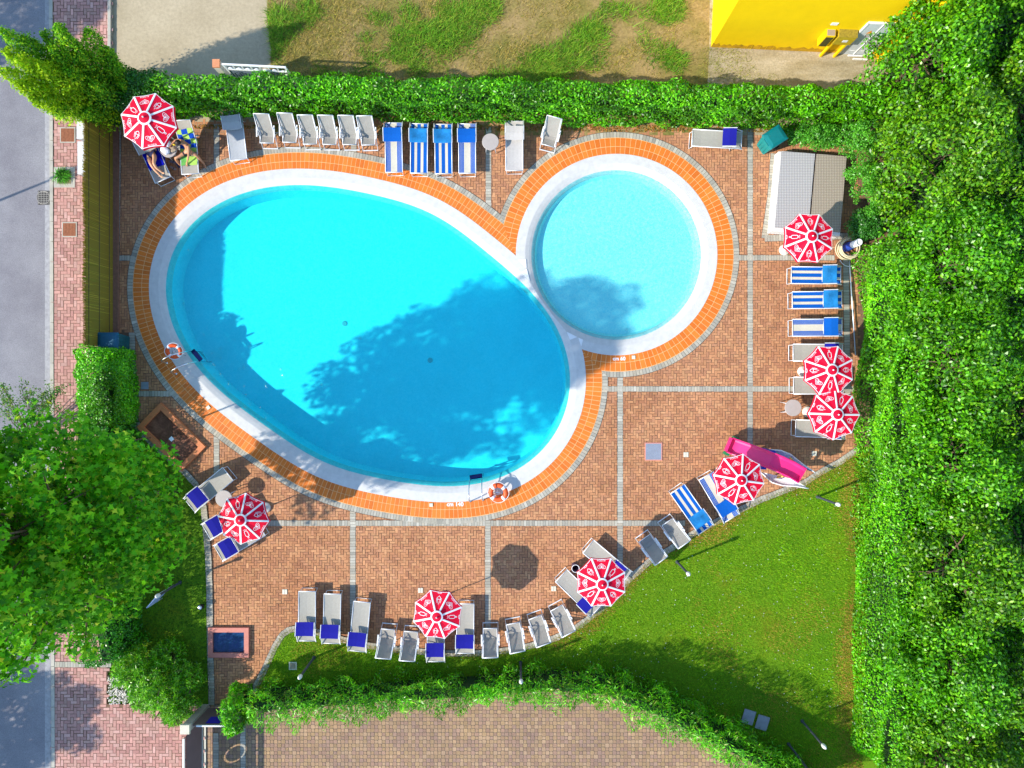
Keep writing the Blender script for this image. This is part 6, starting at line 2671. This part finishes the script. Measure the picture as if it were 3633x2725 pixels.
# ------------------------------------------------------------------ entrance gate at the lower left
GX, GY = 727, 2509
stone = mat('cream gate stone', (0.60, 0.56, 0.42), 0.8, var=0.15, scale=12, bump=0.3)
for px, lb in ((GX + 4, 'left cream-capped gate column beside the sidewalk'), (881, 'right cream-capped gate column beside the bamboo clump')):
    c = G(px, GY)
    t = thing('gate_column', lb, 'column', (c.x, c.y, 0), group='pair of entrance gate columns')
    mb = MB()
    mb.box((0, 0, 0.78), (0.26, 0.26, 1.56))
    mb.build('shaft', mat('column render', (0.40, 0.37, 0.33), 0.8, var=0.1), t)
    mb = MB()
    mb.box((0, 0, 1.60), (0.34, 0.34, 0.08), taper=0.94)
    mb.build('cap', stone, t)
panelm = mat('brown sheet metal', (0.16, 0.115, 0.12), 0.55, var=0.08, scale=3)
p, q = G(GX + 16, GY), G(868, GY)
o3 = ((p.x + q.x) / 2, p.y, 0)
t = thing('entrance_gate', 'brown sheet-metal entrance gate with a blue sign between the two columns', 'gate', o3)
mb = MB()
mb.bar(p + Vector((0, 0, 0.71)), q + Vector((0, 0, 0.71)), 0.035, 1.26)
mb.build('panel', panelm, t, origin=o3)
mb = MB()
mb.bar(p.lerp(q, 0.12) + Vector((0, 0, 1.37)), p.lerp(q, 0.95) + Vector((0, 0, 1.37)), 0.05, 0.05)
mb.build('top_rail', M['white'], t, origin=o3)
mb = MB()
mb.box((o3[0] + 0.02, p.y + 0.035, 1.02), (0.50, 0.02, 0.42))
mb.build('sign', mat('blue sign', (0.02, 0.015, 0.42), 0.5), t, origin=o3)
mb = MB()
mb.box((o3[0] + 0.42, p.y + 0.04, 0.62), (0.18, 0.03, 0.03))
mb.box((o3[0] + 0.05, p.y + 0.03, 0.66), (0.15, 0.012, 0.07))
mb.build('handle', M['chrome'], t, origin=o3)


def sheet_gate():
    c0 = G(GX, 2530)
    L, z0, z1 = 5.2, 0.28, 1.60
    o3 = (c0.x, c0.y - L / 2, 0)
    t = thing('sliding_gate', 'brown sliding gate of sheet metal with a cut-out ring and white top rail', 'gate', o3)
    mb = MB()
    yr, zr, R, w = 1.96, 0.86, 0.29, 0.034       # ring slot

    def quad(pts):
        for s, x in ((1, 0.012), (-1, -0.012)):
            vs = [Vector((c0.x + x, c0.y - a, b)) for a, b in pts]
            mb.add(vs, [tuple(range(len(pts)))] if s > 0 else [tuple(range(len(pts)))[::-1]])
    top_slot = 1.46
    sq = 0.42
    # plates around the ring square, below the top slot
    quad([(0.1, z0), (yr - sq, z0), (yr - sq, top_slot - 0.03), (0.1, top_slot - 0.03)])
    quad([(yr + sq, z0), (L, z0), (L, top_slot - 0.03), (yr + sq, top_slot - 0.03)])
    quad([(yr - sq, z0), (yr + sq, z0), (yr + sq, zr - sq), (yr - sq, zr - sq)])
    quad([(yr - sq, zr + sq), (yr + sq, zr + sq), (yr + sq, top_slot - 0.03), (yr - sq, top_slot - 0.03)])
    quad([(0.1, top_slot + 0.03), (L, top_slot + 0.03), (L, z1), (0.1, z1)])
    n = 40
    for i in range(n):
        a0, a1 = 2 * math.pi * i / n, 2 * math.pi * (i + 1) / n

        def sqp(a):
            m = max(abs(math.cos(a)), abs(math.sin(a)))
            return (yr + sq * math.cos(a) / m, zr + sq * math.sin(a) / m)

        def cp(a, rr):
            return (yr + rr * math.cos(a), zr + rr * math.sin(a))
        quad([cp(a0, R + w), sqp(a0), sqp(a1), cp(a1, R + w)])
        quad([cp(a0, 0.001), cp(a0, R - w), cp(a1, R - w), cp(a1, 0.001)])
        if i in (3, 23):
            quad([cp(a0, R - w), cp(a0, R + w), cp(a1, R + w), cp(a1, R - w)])
    k = 0.9
    while k < L:
        quad([(k, top_slot - 0.03), (k + 0.06, top_slot - 0.03), (k + 0.06, top_slot + 0.03), (k, top_slot + 0.03)])
        k += 0.62
    mb.build('panel', panelm, t, origin=o3)
    mb = MB()
    mb.bar((c0.x, c0.y - 0.1, z1 + 0.02), (c0.x, c0.y - L, z1 + 0.02), 0.07, 0.04)
    mb.build('top_rail', mat('cream rail', (0.70, 0.68, 0.60), 0.5), t, origin=o3)
    mb = MB()
    mb.bar((c0.x + 0.03, c0.y - 0.1, z0 - 0.03), (c0.x + 0.03, c0.y - L, z0 - 0.03), 0.05, 0.05)
    mb.bar((c0.x + 0.03, c0.y - 0.1, 0.04), (c0.x + 0.03, c0.y - L, 0.04), 0.05, 0.04)
    mb.build('bottom_rail', mat('cream lower rail', (0.62, 0.58, 0.46), 0.5), t, origin=o3)


sheet_gate()

# ------------------------------------------------------------------ street lamp beyond the left edge
c = G(-250, 812)
t = thing('street_lamp', 'slim street lamp on the far side of the road casting a long thin shade', 'street lamp', (c.x, c.y, 0))
mb = MB()
mb.tube([(0, 0, 0), (0, 0, 4.1)], [0.06, 0.035], 10)
mb.build('post', lampm, t)
mb = MB()
mb.lathe([(0.05, 4.05), (0.10, 4.15), (0.08, 4.25), (0.02, 4.3)], (0, 0, 0), 14)
mb.build('lantern', domem, t)


# ------------------------------------------------------------------ pink slide
def slide():
    pink = mat('pink slide plastic', (0.80, 0.025, 0.19), 0.38, var=0.08, scale=2, spec=0.5)
    c = G(2700, 1620)
    o3 = (c.x, c.y, 0.012)
    t = thing('water_slide', 'pink plastic children slide with white side wings beside the slide parasol', 'slide', o3)
    # centre line, image pixel plus floor height
    cl = [(2583, 1577, 0.42), (2600, 1584, 0.45), (2650, 1602, 0.78), (2700, 1621, 1.12), (2735, 1635, 1.34), (2765, 1647, 1.42), (2800, 1663, 1.42), (2839, 1686, 1.42)]
    pts = [P(*q) for q in cl]
    w = 0.25
    mb = MB()
    L, R = [], []
    for i, p in enumerate(pts):
        d = pts[min(i + 1, len(pts) - 1)] - pts[max(i - 1, 0)]
        d.z = 0
        d.normalize()
        s = Vector((-d.y, d.x, 0))
        sec = [p + s * (w + 0.05) + Vector((0, 0, 0.20)), p + s * (w + 0.015) + Vector((0, 0, 0.215)), p + s * w + Vector((0, 0, 0.04)), p + s * (w * 0.75), p,
               p - s * (w * 0.75), p - s * w + Vector((0, 0, 0.04)), p - s * (w + 0.015) + Vector((0, 0, 0.215)), p - s * (w + 0.05) + Vector((0, 0, 0.20)),
               p - s * (w + 0.02) + Vector((0, 0, -0.03)), p + s * (w + 0.02) + Vector((0, 0, -0.03))]
        L.append(sec)
    n = len(L[0])
    vs = [v for sec in L for v in sec]
    fs = []
    for i in range(len(L) - 1):
        for j in range(n):
            j2 = (j + 1) % n
            fs.append((i * n + j, (i + 1) * n + j, (i + 1) * n + j2, i * n + j2))
    mb.add(vs, fs)
    # closed lip at the low end
    a = L[0]
    d = (pts[0] - pts[1])
    d.z = 0
    d.normalize()
    mb.add([a[7], a[1], a[1] + d * 0.05, a[7] + d * 0.05, a[9], a[10], a[10] + d * 0.05, a[9] + d * 0.05], [(0, 1, 2, 3), (0, 4, 5, 1), (3, 2, 6, 7)])
    e = L[-1]
    mb.add([e[0], e[8], e[9], e[10]], [(0, 1, 2, 3)])
    mb.build('chute', pink, t, origin=o3)
    # ladder at the high end
    dd = (pts[-1] - pts[-2])
    dd.z = 0
    dd.normalize()
    s = Vector((-dd.y, dd.x, 0))
    top = pts[-1]
    for k in range(5):
        mb = MB()
        z = 1.30 - k * 0.27
        p = top + dd * (-0.12 + 0.03 * k)
        mb.bar(Vector((*(p + s * 0.22)[:2], z)), Vector((*(p - s * 0.22)[:2], z)), 0.10, 0.03)
        mb.build('rung', pink, t, origin=o3)
    blue = mat('blue plastic support', (0.01, 0.05, 0.50), 0.45)
    green = mat('green plastic foot', (0.0, 0.22, 0.09), 0.5)
    yel = mat('yellow plastic leg', (0.75, 0.45, 0.06), 0.5)
    for sg in (1, -1):
        mb = MB()
        p = P(2640, 1598, 0.7) if sg > 0 else P(2640, 1598, 0.7)
        q = pts[1] + s * sg * 0.32
        mb.box((q.x, q.y, 0.2), (0.12, 0.12, 0.4), math.atan2(dd.y, dd.x))
        mb.build('foot', green, t, origin=o3)
        mb = MB()
        q = pts[4] + s * sg * 0.33
        mb.bar((q.x, q.y, 0.02), (q.x, q.y, 1.15), 0.16, 0.10, up=(0, 1, 0))
        mb.build('support', blue, t, origin=o3)
        mb = MB()
        q = pts[6] + s * sg * 0.33
        mb.tube([(q.x + dd.x * 0.1 + s.x * sg * .28, q.y + dd.y * .1 + s.y * sg * .28, 0.02), (q.x, q.y, 1.3)], 0.03, 8)
        mb.build('leg', yel, t, origin=o3)
    # white wings: curved lens-shaped panels flanking the ladder half
    low = ([(2699, 1675, .50), (2739, 1712, .95), (2778, 1723, 1.1), (2820, 1725, 1.15), (2869, 1733, 1.15)], [(2699, 1675, .50), (2735, 1682, .7), (2778, 1693, .95), (2812, 1699, 1.1), (2869, 1733, 1.15)])
    upp = ([(2729, 1595, .60), (2770, 1598, .90), (2805, 1612, 1.05), (2850, 1648, 1.15), (2894, 1678, 1.15)], [(2729, 1595, .60), (2762, 1610, .85), (2800, 1633, 1.0), (2845, 1660, 1.1), (2894, 1678, 1.15)])
    wm = mat('white wing plastic', (0.72, 0.72, 0.72), 0.45, var=0.05)
    wm_shade = mat('shaded white wing plastic', (0.30, 0.36, 0.52), 0.45, var=0.08)  # upper wing is white too; its shade is put into this colour
    for (ea, eb), mm in ((low, wm), (upp, wm_shade)):
        A, Bq = [P(*q) for q in ea], [P(*q) for q in eb]
        def interp(pp, f):
            x = f * (len(pp) - 1)
            i = min(int(x), len(pp) - 2)
            return pp[i].lerp(pp[i + 1], x - i)
        mb = MB()
        N = 16
        for k in range(N):
            for m_ in range(4):
                vs = []
                for kk, mm_ in ((k, m_), (k + 1, m_), (k + 1, m_ + 1), (k, m_ + 1)):
                    f, g = kk / N, mm_ / 4
                    p = interp(A, f).lerp(interp(Bq, f), g)
                    p = p + Vector((0, 0, -0.06 * math.sin(g * math.pi)))
                    vs.append(p)
                lo = [v - Vector((0, 0, 0.03)) for v in vs]
                mb.add(vs + lo, [(0, 1, 2, 3), (7, 6, 5, 4)])
        wingo = mb.build('wing', mm, t, origin=o3)
        mb = MB()
        mb.tube([interp(A, k / 12) for k in range(13)], 0.022, 6)
        mb.build('edge', M['white'], wingo, origin=o3)


slide()

# ------------------------------------------------------------------ towels, bags, sandals


def towel(name, label, lo, x0, x1, y0, y1, zf, mats, nx, ny, pick, seed, wave=0.012):
    M4 = Matrix.Translation(lo.location) @ Matrix.Rotation(lo.rotation_euler.z, 4, 'Z')
    r = np.random.default_rng(seed)
    ph = r.uniform(0, 6, 4)
    o3 = M4 @ Vector(((x0 + x1) / 2, (y0 + y1) / 2, 0.4))
    mb = MB()
    k = 4
    NX, NY = nx * k, ny * k

    def pt(i, j):
        f, g = i / NX, j / NY
        x = x0 + (x1 - x0) * f + 0.015 * math.sin(g * 9 + ph[0])
        y = y0 + (y1 - y0) * g + 0.015 * math.sin(f * 7 + ph[1])
        z = zf(y) + 0.024 + wave * math.sin(f * 11 + g * 5 + ph[2]) * math.sin(g * 17 + ph[3])
        edge = max(0, abs(x) - 0.31)
        z -= edge * 2.2
        return M4 @ Vector((x, y, z))
    for i in range(NX):
        for j in range(NY):
            vs = [pt(i, j), pt(i + 1, j), pt(i + 1, j + 1), pt(i, j + 1)]
            mb.add(vs, [(0, 1, 2, 3)], pick(i // k, j // k), True)
    o = mb.build(name, mats, None, origin=o3)
    tag(o, label, 'towel')
    return o


lw = LO[25]
lm = LO[26]
towblue = mat('deep blue towel', (0.008, 0.012, 0.42), 0.95, var=0.12, scale=10, spec=0.05)
towg = mat('lime green towel', (0.38, 0.62, 0.12), 0.95, var=0.1, scale=10, spec=0.05)
towb = mat('bright blue towel', (0.01, 0.07, 0.46), 0.95, var=0.1, scale=10, spec=0.05)
towd = mat('striped green towel', (0.14, 0.42, 0.10), 0.95, var=0.3, scale=8, spec=0.05)
towel('towel', 'deep blue towel under the lying woman', lw, -0.31, 0.35, 0.52, 1.66, lambda y: 0.365, [towblue], 3, 6, lambda i, j: 0, 5)


def zback(y):
    # profile of the raised back of that lounger
    return 0.365 if y < LLn - 0.70 else 0.365 + (y - (LLn - 0.70)) / 0.68 * 0.40


towel('towel', 'lime and blue checked towel over the raised lounger back', lm, -0.33, 0.33, 0.80, 1.58, zback, [towg, towb], 3, 5, lambda i, j: (i + j) % 2, 6)
towel('towel', 'green towel on the foot half of the seated sunbather lounger', lm, -0.30, 0.30, 0.34, 0.66, lambda y: 0.362, [towd, towg], 3, 1, lambda i, j: 0 if i == 0 else 1, 7)


def lump(name, label, cat, px, py, z, sx, sy, sz, m, rot=0, seed=0):
    r = np.random.default_rng(seed)
    c = P(px, py, z)
    bm = bmesh.new()
    bmesh.ops.create_icosphere(bm, subdivisions=3, radius=1)
    ph = r.uniform(0, 6, 6)
    for v in bm.verts:
        x, y, zz = v.co
        sq = 0.75
        x, y = math.copysign(abs(x) ** sq, x), math.copysign(abs(y) ** sq, y)
        k = 1 + 0.10 * math.sin(5 * x + ph[0]) * math.sin(4 * y + ph[1]) + 0.06 * math.sin(9 * x + 7 * y + ph[2])
        v.co = (x * sx * k, y * sy * k, max(-0.5, zz) * sz * k)
    me = bpy.data.meshes.new(name)
    bm.to_mesh(me)
    bm.free()
    for p in me.polygons:
        p.use_smooth = True
    me.materials.append(m)
    o = link_mesh(name, me)
    o.location = c
    o.rotation_euler = (0, 0, math.radians(rot))
    tag(o, label, cat)
    return o


whitec = mat('white cotton', (0.74, 0.74, 0.78), 0.9, var=0.08, scale=12)
lump('bag', 'white cloth bag on the round table, nearer the parasol', 'bag', 592, 509, 0.80, 0.15, 0.12, 0.09, whitec, -25, 1)
lump('bag', 'white crumpled bag on the lower half of the round table', 'bag', 586, 533, 0.80, 0.17, 0.12, 0.08, whitec, -40, 2)
lump('beach_item', 'tan patterned cloth pouch on the right half of the round table', 'pouch', 614, 530, 0.76, 0.12, 0.10, 0.05, mat('tan cloth', (0.36, 0.28, 0.19), 0.9, var=0.4, scale=16), 20, 3)
lump('banana', 'yellow bottle or fruit on the edge of the round table beside the seated person', 'fruit', 614, 512, 0.76, 0.10, 0.035, 0.03, mat('yellow peel', (0.75, 0.55, 0.03), 0.6), -20, 4)
for k, (px, py, rot, lb, cc) in enumerate([(613, 575, -10, 'grey slip-on sandal nearest the round table', (0.22, 0.18, 0.22)), (615, 597, -25, 'pale tan sandal beside the seated person lounger', (0.36, 0.30, 0.28)),
                                           (632, 586, -50, 'dark blue sandal lying askew by the lounger leg', (0.06, 0.06, 0.13))]):
    c = G(px, py)
    t = thing('sandal', lb, 'sandal', (c.x, c.y, 0.014), math.radians(rot), group='sandals beside the sunbathers')
    outl = [(-0.13, 0.0), (-0.12, 0.035), (-0.05, 0.038), (0.05, 0.048), (0.12, 0.035), (0.14, 0.0), (0.12, -0.035), (0.05, -0.048), (-0.05, -0.035), (-0.12, -0.032)]
    mb = MB()
    mb.prism(outl[::-1], 0.0, 0.022)
    mb.build('sole', mat('sandal sole', cc, 0.8), t)
    mb = MB()
    mb.tube([(0.02, 0.045, 0.02), (0.05, 0.03, 0.055), (0.06, 0.0, 0.065), (0.05, -0.03, 0.055), (0.02, -0.045, 0.02)], 0.010, 6)
    mb.build('strap', M['dark'], t)


# ------------------------------------------------------------------ people
def skin_body(name, nodes, edges, parent, m, root, origin, sub=2):
    """nodes: {key: (Vector, radius)}"""
    keys = list(nodes)
    me = bpy.data.meshes.new('limbs')
    me.from_pydata([tuple(nodes[k][0]) for k in keys], [(keys.index(a), keys.index(b)) for a, b in edges], [])
    o = bpy.data.objects.new('limbs', me)
    COL.objects.link(o)
    sk = o.modifiers.new('skin', 'SKIN')
    sk.use_smooth_shade = True
    sk.branch_smoothing = 0.6
    for i, k in enumerate(keys):
        r = nodes[k][1]
        if not isinstance(r, tuple):
            r = (r, r)
        me.skin_vertices[0].data[i].radius = r
        me.skin_vertices[0].data[i].use_root = (k == root)
    ss = o.modifiers.new('sub', 'SUBSURF')
    ss.levels = sub
    ss.render_levels = sub
    dg = bpy.context.evaluated_depsgraph_get()
    dg.update()
    out = bpy.data.meshes.new_from_object(o.evaluated_get(dg))
    out.name = name
    bpy.data.objects.remove(o)
    out.transform(Matrix.Translation(-Vector(origin)))
    out.materials.clear()
    out.materials.append(m)
    for p in out.polygons:
        p.use_smooth = True
    return link_mesh(name, out, parent)


def hand(nodes, edges, wrist, key, palm_dir, side, curl=Vector((0, 0, -0.3))):
    """palm and five fingers beyond the wrist"""
    w = nodes[wrist][0]
    pd = palm_dir.normalized()
    sd_ = side.normalized()
    palm = w + pd * 0.06
    nodes[key + 'palm'] = (palm, (0.034, 0.016))
    edges.append((wrist, key + 'palm'))
    for i, (off, ln) in enumerate(((-0.030, 0.065), (-0.010, 0.078), (0.010, 0.074), (0.030, 0.060))):
        a = palm + pd * 0.03 + sd_ * off
        b = a + (pd + curl * 0.4).normalized() * ln * 0.5
        c = b + (pd + curl).normalized() * ln * 0.5
        for q, (p, r) in enumerate(((a, 0.011), (b, 0.009), (c, 0.007))):
            nodes['%sf%d%d' % (key, i, q)] = (p, r)
        edges += [(key + 'palm', '%sf%d0' % (key, i)), ('%sf%d0' % (key, i), '%sf%d1' % (key, i)), ('%sf%d1' % (key, i), '%sf%d2' % (key, i))]
    a = w + pd * 0.035 - sd_ * 0.035
    b = a + (pd - sd_ * 0.8).normalized() * 0.045
    nodes[key + 't0'] = (a, 0.012)
    nodes[key + 't1'] = (b, 0.009)
    edges += [(wrist, key + 't0'), (key + 't0', key + 't1')]


skin1 = mat('tanned skin', (0.56, 0.27, 0.14), 0.5, var=0.05, scale=5)
skin2 = mat('light tanned skin', (0.66, 0.36, 0.20), 0.5, var=0.05, scale=5)


def add_ellipsoid(name, c, r, m, parent, origin, rot=None, cut=None):
    bm = bmesh.new()
    bmesh.ops.create_uvsphere(bm, u_segments=20, v_segments=14, radius=1)
    for v in bm.verts:
        q = Vector((v.co.x * r[0], v.co.y * r[1], v.co.z * r[2]))
        if rot is not None:
            q = rot @ q
        v.co = q + Vector(c) - Vector(origin)
    me = bpy.data.meshes.new(name)
    bm.to_mesh(me)
    bm.free()
    for p in me.polygons:
        p.use_smooth = True
    me.materials.append(m)
    return link_mesh(name, me, parent)


def lying_woman():
    z = 0.50
    J = lambda x, y, zz=z: P(x, y, zz)
    o3 = tuple(P(533, 545, 0.4))
    t = thing('person', 'woman in a dark bikini lying on the blue towel, head under the corner parasol', 'person', o3)
    N = {
        'pelvis': (J(535, 543, .50), (0.135, 0.095)), 'waist': (J(527, 525, .50), (0.105, 0.085)), 'chest': (J(517, 502, .52), (0.130, 0.10)),
        'upper': (J(510, 488, .52), (0.115, 0.085)), 'neck': (J(505, 476, .52), 0.052), 'head0': (J(503, 470, .53), 0.07), 'head1': (J(499, 460, .545), (0.082, 0.088)), 'crown': (J(496, 452, .54), 0.062),
        'nose': (J(500, 461, .635), 0.014),
        'hipL': (J(526, 552, .50), 0.088), 'thighL': (J(528, 564, .52), 0.080), 'kneeL': (J(536, 585, .57), 0.056), 'calfL': (J(548, 602, .51), 0.052), 'ankL': (J(567, 622, .44), 0.033), 'heelL': (J(570, 626, .43), 0.032), 'toeL': (J(578, 629, .51), (0.034, 0.018)),
        'hipR': (J(545, 547, .50), 0.088), 'thighR': (J(549, 559, .56), 0.082), 'kneeR': (J(545, 580, .66), 0.057), 'calfR': (J(555, 596, .58), 0.052), 'ankR': (J(574, 611, .50), 0.033), 'heelR': (J(577, 614, .48), 0.032), 'toeR': (J(583, 615, .56), (0.034, 0.018)),
        'shL': (J(497, 494, .52), 0.052), 'elbL': (J(494, 515, .49), 0.038), 'wriL': (J(506, 532, .50), 0.026),
        'shR': (J(526, 485, .52), 0.052), 'elbR': (J(541, 500, .48), 0.038), 'wriR': (J(548, 520, .46), 0.026),
    }
    E = [('pelvis', 'waist'), ('waist', 'chest'), ('chest', 'upper'), ('upper', 'neck'), ('neck', 'head0'), ('head0', 'head1'), ('head1', 'crown'), ('head1', 'nose'),
         ('pelvis', 'hipL'), ('hipL', 'thighL'), ('thighL', 'kneeL'), ('kneeL', 'calfL'), ('calfL', 'ankL'), ('ankL', 'heelL'), ('heelL', 'toeL'),
         ('pelvis', 'hipR'), ('hipR', 'thighR'), ('thighR', 'kneeR'), ('kneeR', 'calfR'), ('calfR', 'ankR'), ('ankR', 'heelR'), ('heelR', 'toeR'),
         ('upper', 'shL'), ('shL', 'elbL'), ('elbL', 'wriL'), ('upper', 'shR'), ('shR', 'elbR'), ('elbR', 'wriR')]
    ax = (N['wriL'][0] - N['elbL'][0])
    hand(N, E, 'wriL', 'L', ax, Vector((-ax.y, ax.x, 0)))
    ax = (N['wriR'][0] - N['elbR'][0])
    hand(N, E, 'wriR', 'R', ax, Vector((-ax.y, ax.x, 0)))
    skin_body('body', N, E, t, skin2, 'pelvis', o3)
    bik = mat('dark blue bikini', (0.02, 0.022, 0.075), 0.8)
    d = (N['waist'][0] - N['pelvis'][0]).normalized()
    sd_ = Vector((-d.y, d.x, 0))
    Bk = {'c': (N['pelvis'][0] + Vector((0, 0, 0.003)), (0.146, 0.104)), 'l': (N['pelvis'][0].lerp(N['hipL'][0], 0.62), 0.097), 'r': (N['pelvis'][0].lerp(N['hipR'][0], 0.62), 0.097)}
    skin_body('bikini_bottom', Bk, [('c', 'l'), ('c', 'r')], t, bik, 'c', o3)
    Bk = {'c': (N['chest'][0] + Vector((0, 0, 0.012)), (0.138, 0.104)), 'd': (N['chest'][0] + d * 0.06 + Vector((0, 0, 0.010)), (0.134, 0.10))}
    skin_body('bikini_top', Bk, [('c', 'd')], t, bik, 'c', o3)
    hair = mat('brown hair', (0.05, 0.025, 0.012), 0.6, var=0.3, scale=30)
    add_ellipsoid('hair', N['crown'][0] + Vector((0, 0, -0.03)), (0.10, 0.12, 0.075), hair, t, o3)


def seated_man():
    o3 = tuple(P(662, 535, 0.45))
    t = thing('person', 'tanned dark-haired person sitting bent forward across the lounger, one arm down', 'person', o3)
    J = P
    N = {
        'pelvis': (J(667, 537, .52), (0.135, 0.11)), 'waist': (J(667, 526, .64), (0.115, 0.10)), 'chest': (J(660, 514, .78), (0.145, 0.115)), 'upper': (J(652, 509, .86), (0.135, 0.085)),
        'neck': (J(643, 508, .92), 0.056), 'head0': (J(638, 508, .95), 0.072), 'head1': (J(632, 508, .97), (0.084, 0.09)), 'crown': (J(629, 505, 1.02), 0.066), 'nose': (J(625, 511, .93), 0.015),
        'hipL': (J(657, 543, .52), 0.090), 'thighL': (J(644, 549, .53), 0.082), 'kneeL': (J(622, 561, .54), 0.058), 'calfL': (J(630, 574, .32), 0.055), 'ankL': (J(642, 588, .11), 0.036), 'heelL': (J(644, 591, .06), 0.034), 'toeL': (J(637, 606, .045), (0.040, 0.022)),
        'hipR': (J(676, 541, .52), 0.090), 'thighR': (J(684, 545, .53), 0.082), 'kneeR': (J(696, 550, .52), 0.058), 'calfR': (J(709, 564, .32), 0.055), 'ankR': (J(723, 580, .11), 0.036), 'heelR': (J(725, 583, .06), 0.034), 'toeR': (J(731, 597, .045), (0.040, 0.022)),
        'shR': (J(668, 514, .84), 0.058), 'upR': (J(669, 532, .74), 0.045), 'elbR': (J(669, 552, .63), 0.038), 'wriR': (J(664, 577, .47), 0.027),
        'shL': (J(644, 498, .86), 0.058), 'upL': (J(632, 496, .82), 0.045), 'elbL': (J(620, 500, .80), 0.038), 'wriL': (J(608, 512, .80), 0.027),
    }
    E = [('pelvis', 'waist'), ('waist', 'chest'), ('chest', 'upper'), ('upper', 'neck'), ('neck', 'head0'), ('head0', 'head1'), ('head1', 'crown'), ('head1', 'nose'),
         ('pelvis', 'hipL'), ('hipL', 'thighL'), ('thighL', 'kneeL'), ('kneeL', 'calfL'), ('calfL', 'ankL'), ('ankL', 'heelL'), ('heelL', 'toeL'),
         ('pelvis', 'hipR'), ('hipR', 'thighR'), ('thighR', 'kneeR'), ('kneeR', 'calfR'), ('calfR', 'ankR'), ('ankR', 'heelR'), ('heelR', 'toeR'),
         ('upper', 'shR'), ('shR', 'upR'), ('upR', 'elbR'), ('elbR', 'wriR'), ('upper', 'shL'), ('shL', 'upL'), ('upL', 'elbL'), ('elbL', 'wriL')]
    ax = (N['wriR'][0] - N['elbR'][0])
    hand(N, E, 'wriR', 'R', ax, Vector((-ax.y, ax.x, 0)))
    ax = (N['wriL'][0] - N['elbL'][0])
    hand(N, E, 'wriL', 'L', ax, Vector((-ax.y, ax.x, 0)))
    skin_body('body', N, E, t, skin1, 'pelvis', o3)
    sh = mat('black swim shorts', (0.025, 0.018, 0.03), 0.8)
    Bk = {'c': (N['pelvis'][0], (0.148, 0.122)), 'u': (N['pelvis'][0].lerp(N['waist'][0], 0.4), (0.130, 0.112)), 'l': (N['hipL'][0], 0.102), 'l2': (N['thighL'][0], 0.094), 'r': (N['hipR'][0], 0.102), 'r2': (N['thighR'][0], 0.094)}
    skin_body('swim_shorts', Bk, [('c', 'u'), ('c', 'l'), ('l', 'l2'), ('c', 'r'), ('r', 'r2')], t, sh, 'c', o3)
    hair = mat('dark hair', (0.018, 0.010, 0.008), 0.55, var=0.3, scale=30)
    add_ellipsoid('hair', N['crown'][0] + Vector((0.02, 0.0, 0.0)), (0.105, 0.10, 0.085), hair, t, o3)


lying_woman()
seated_man()
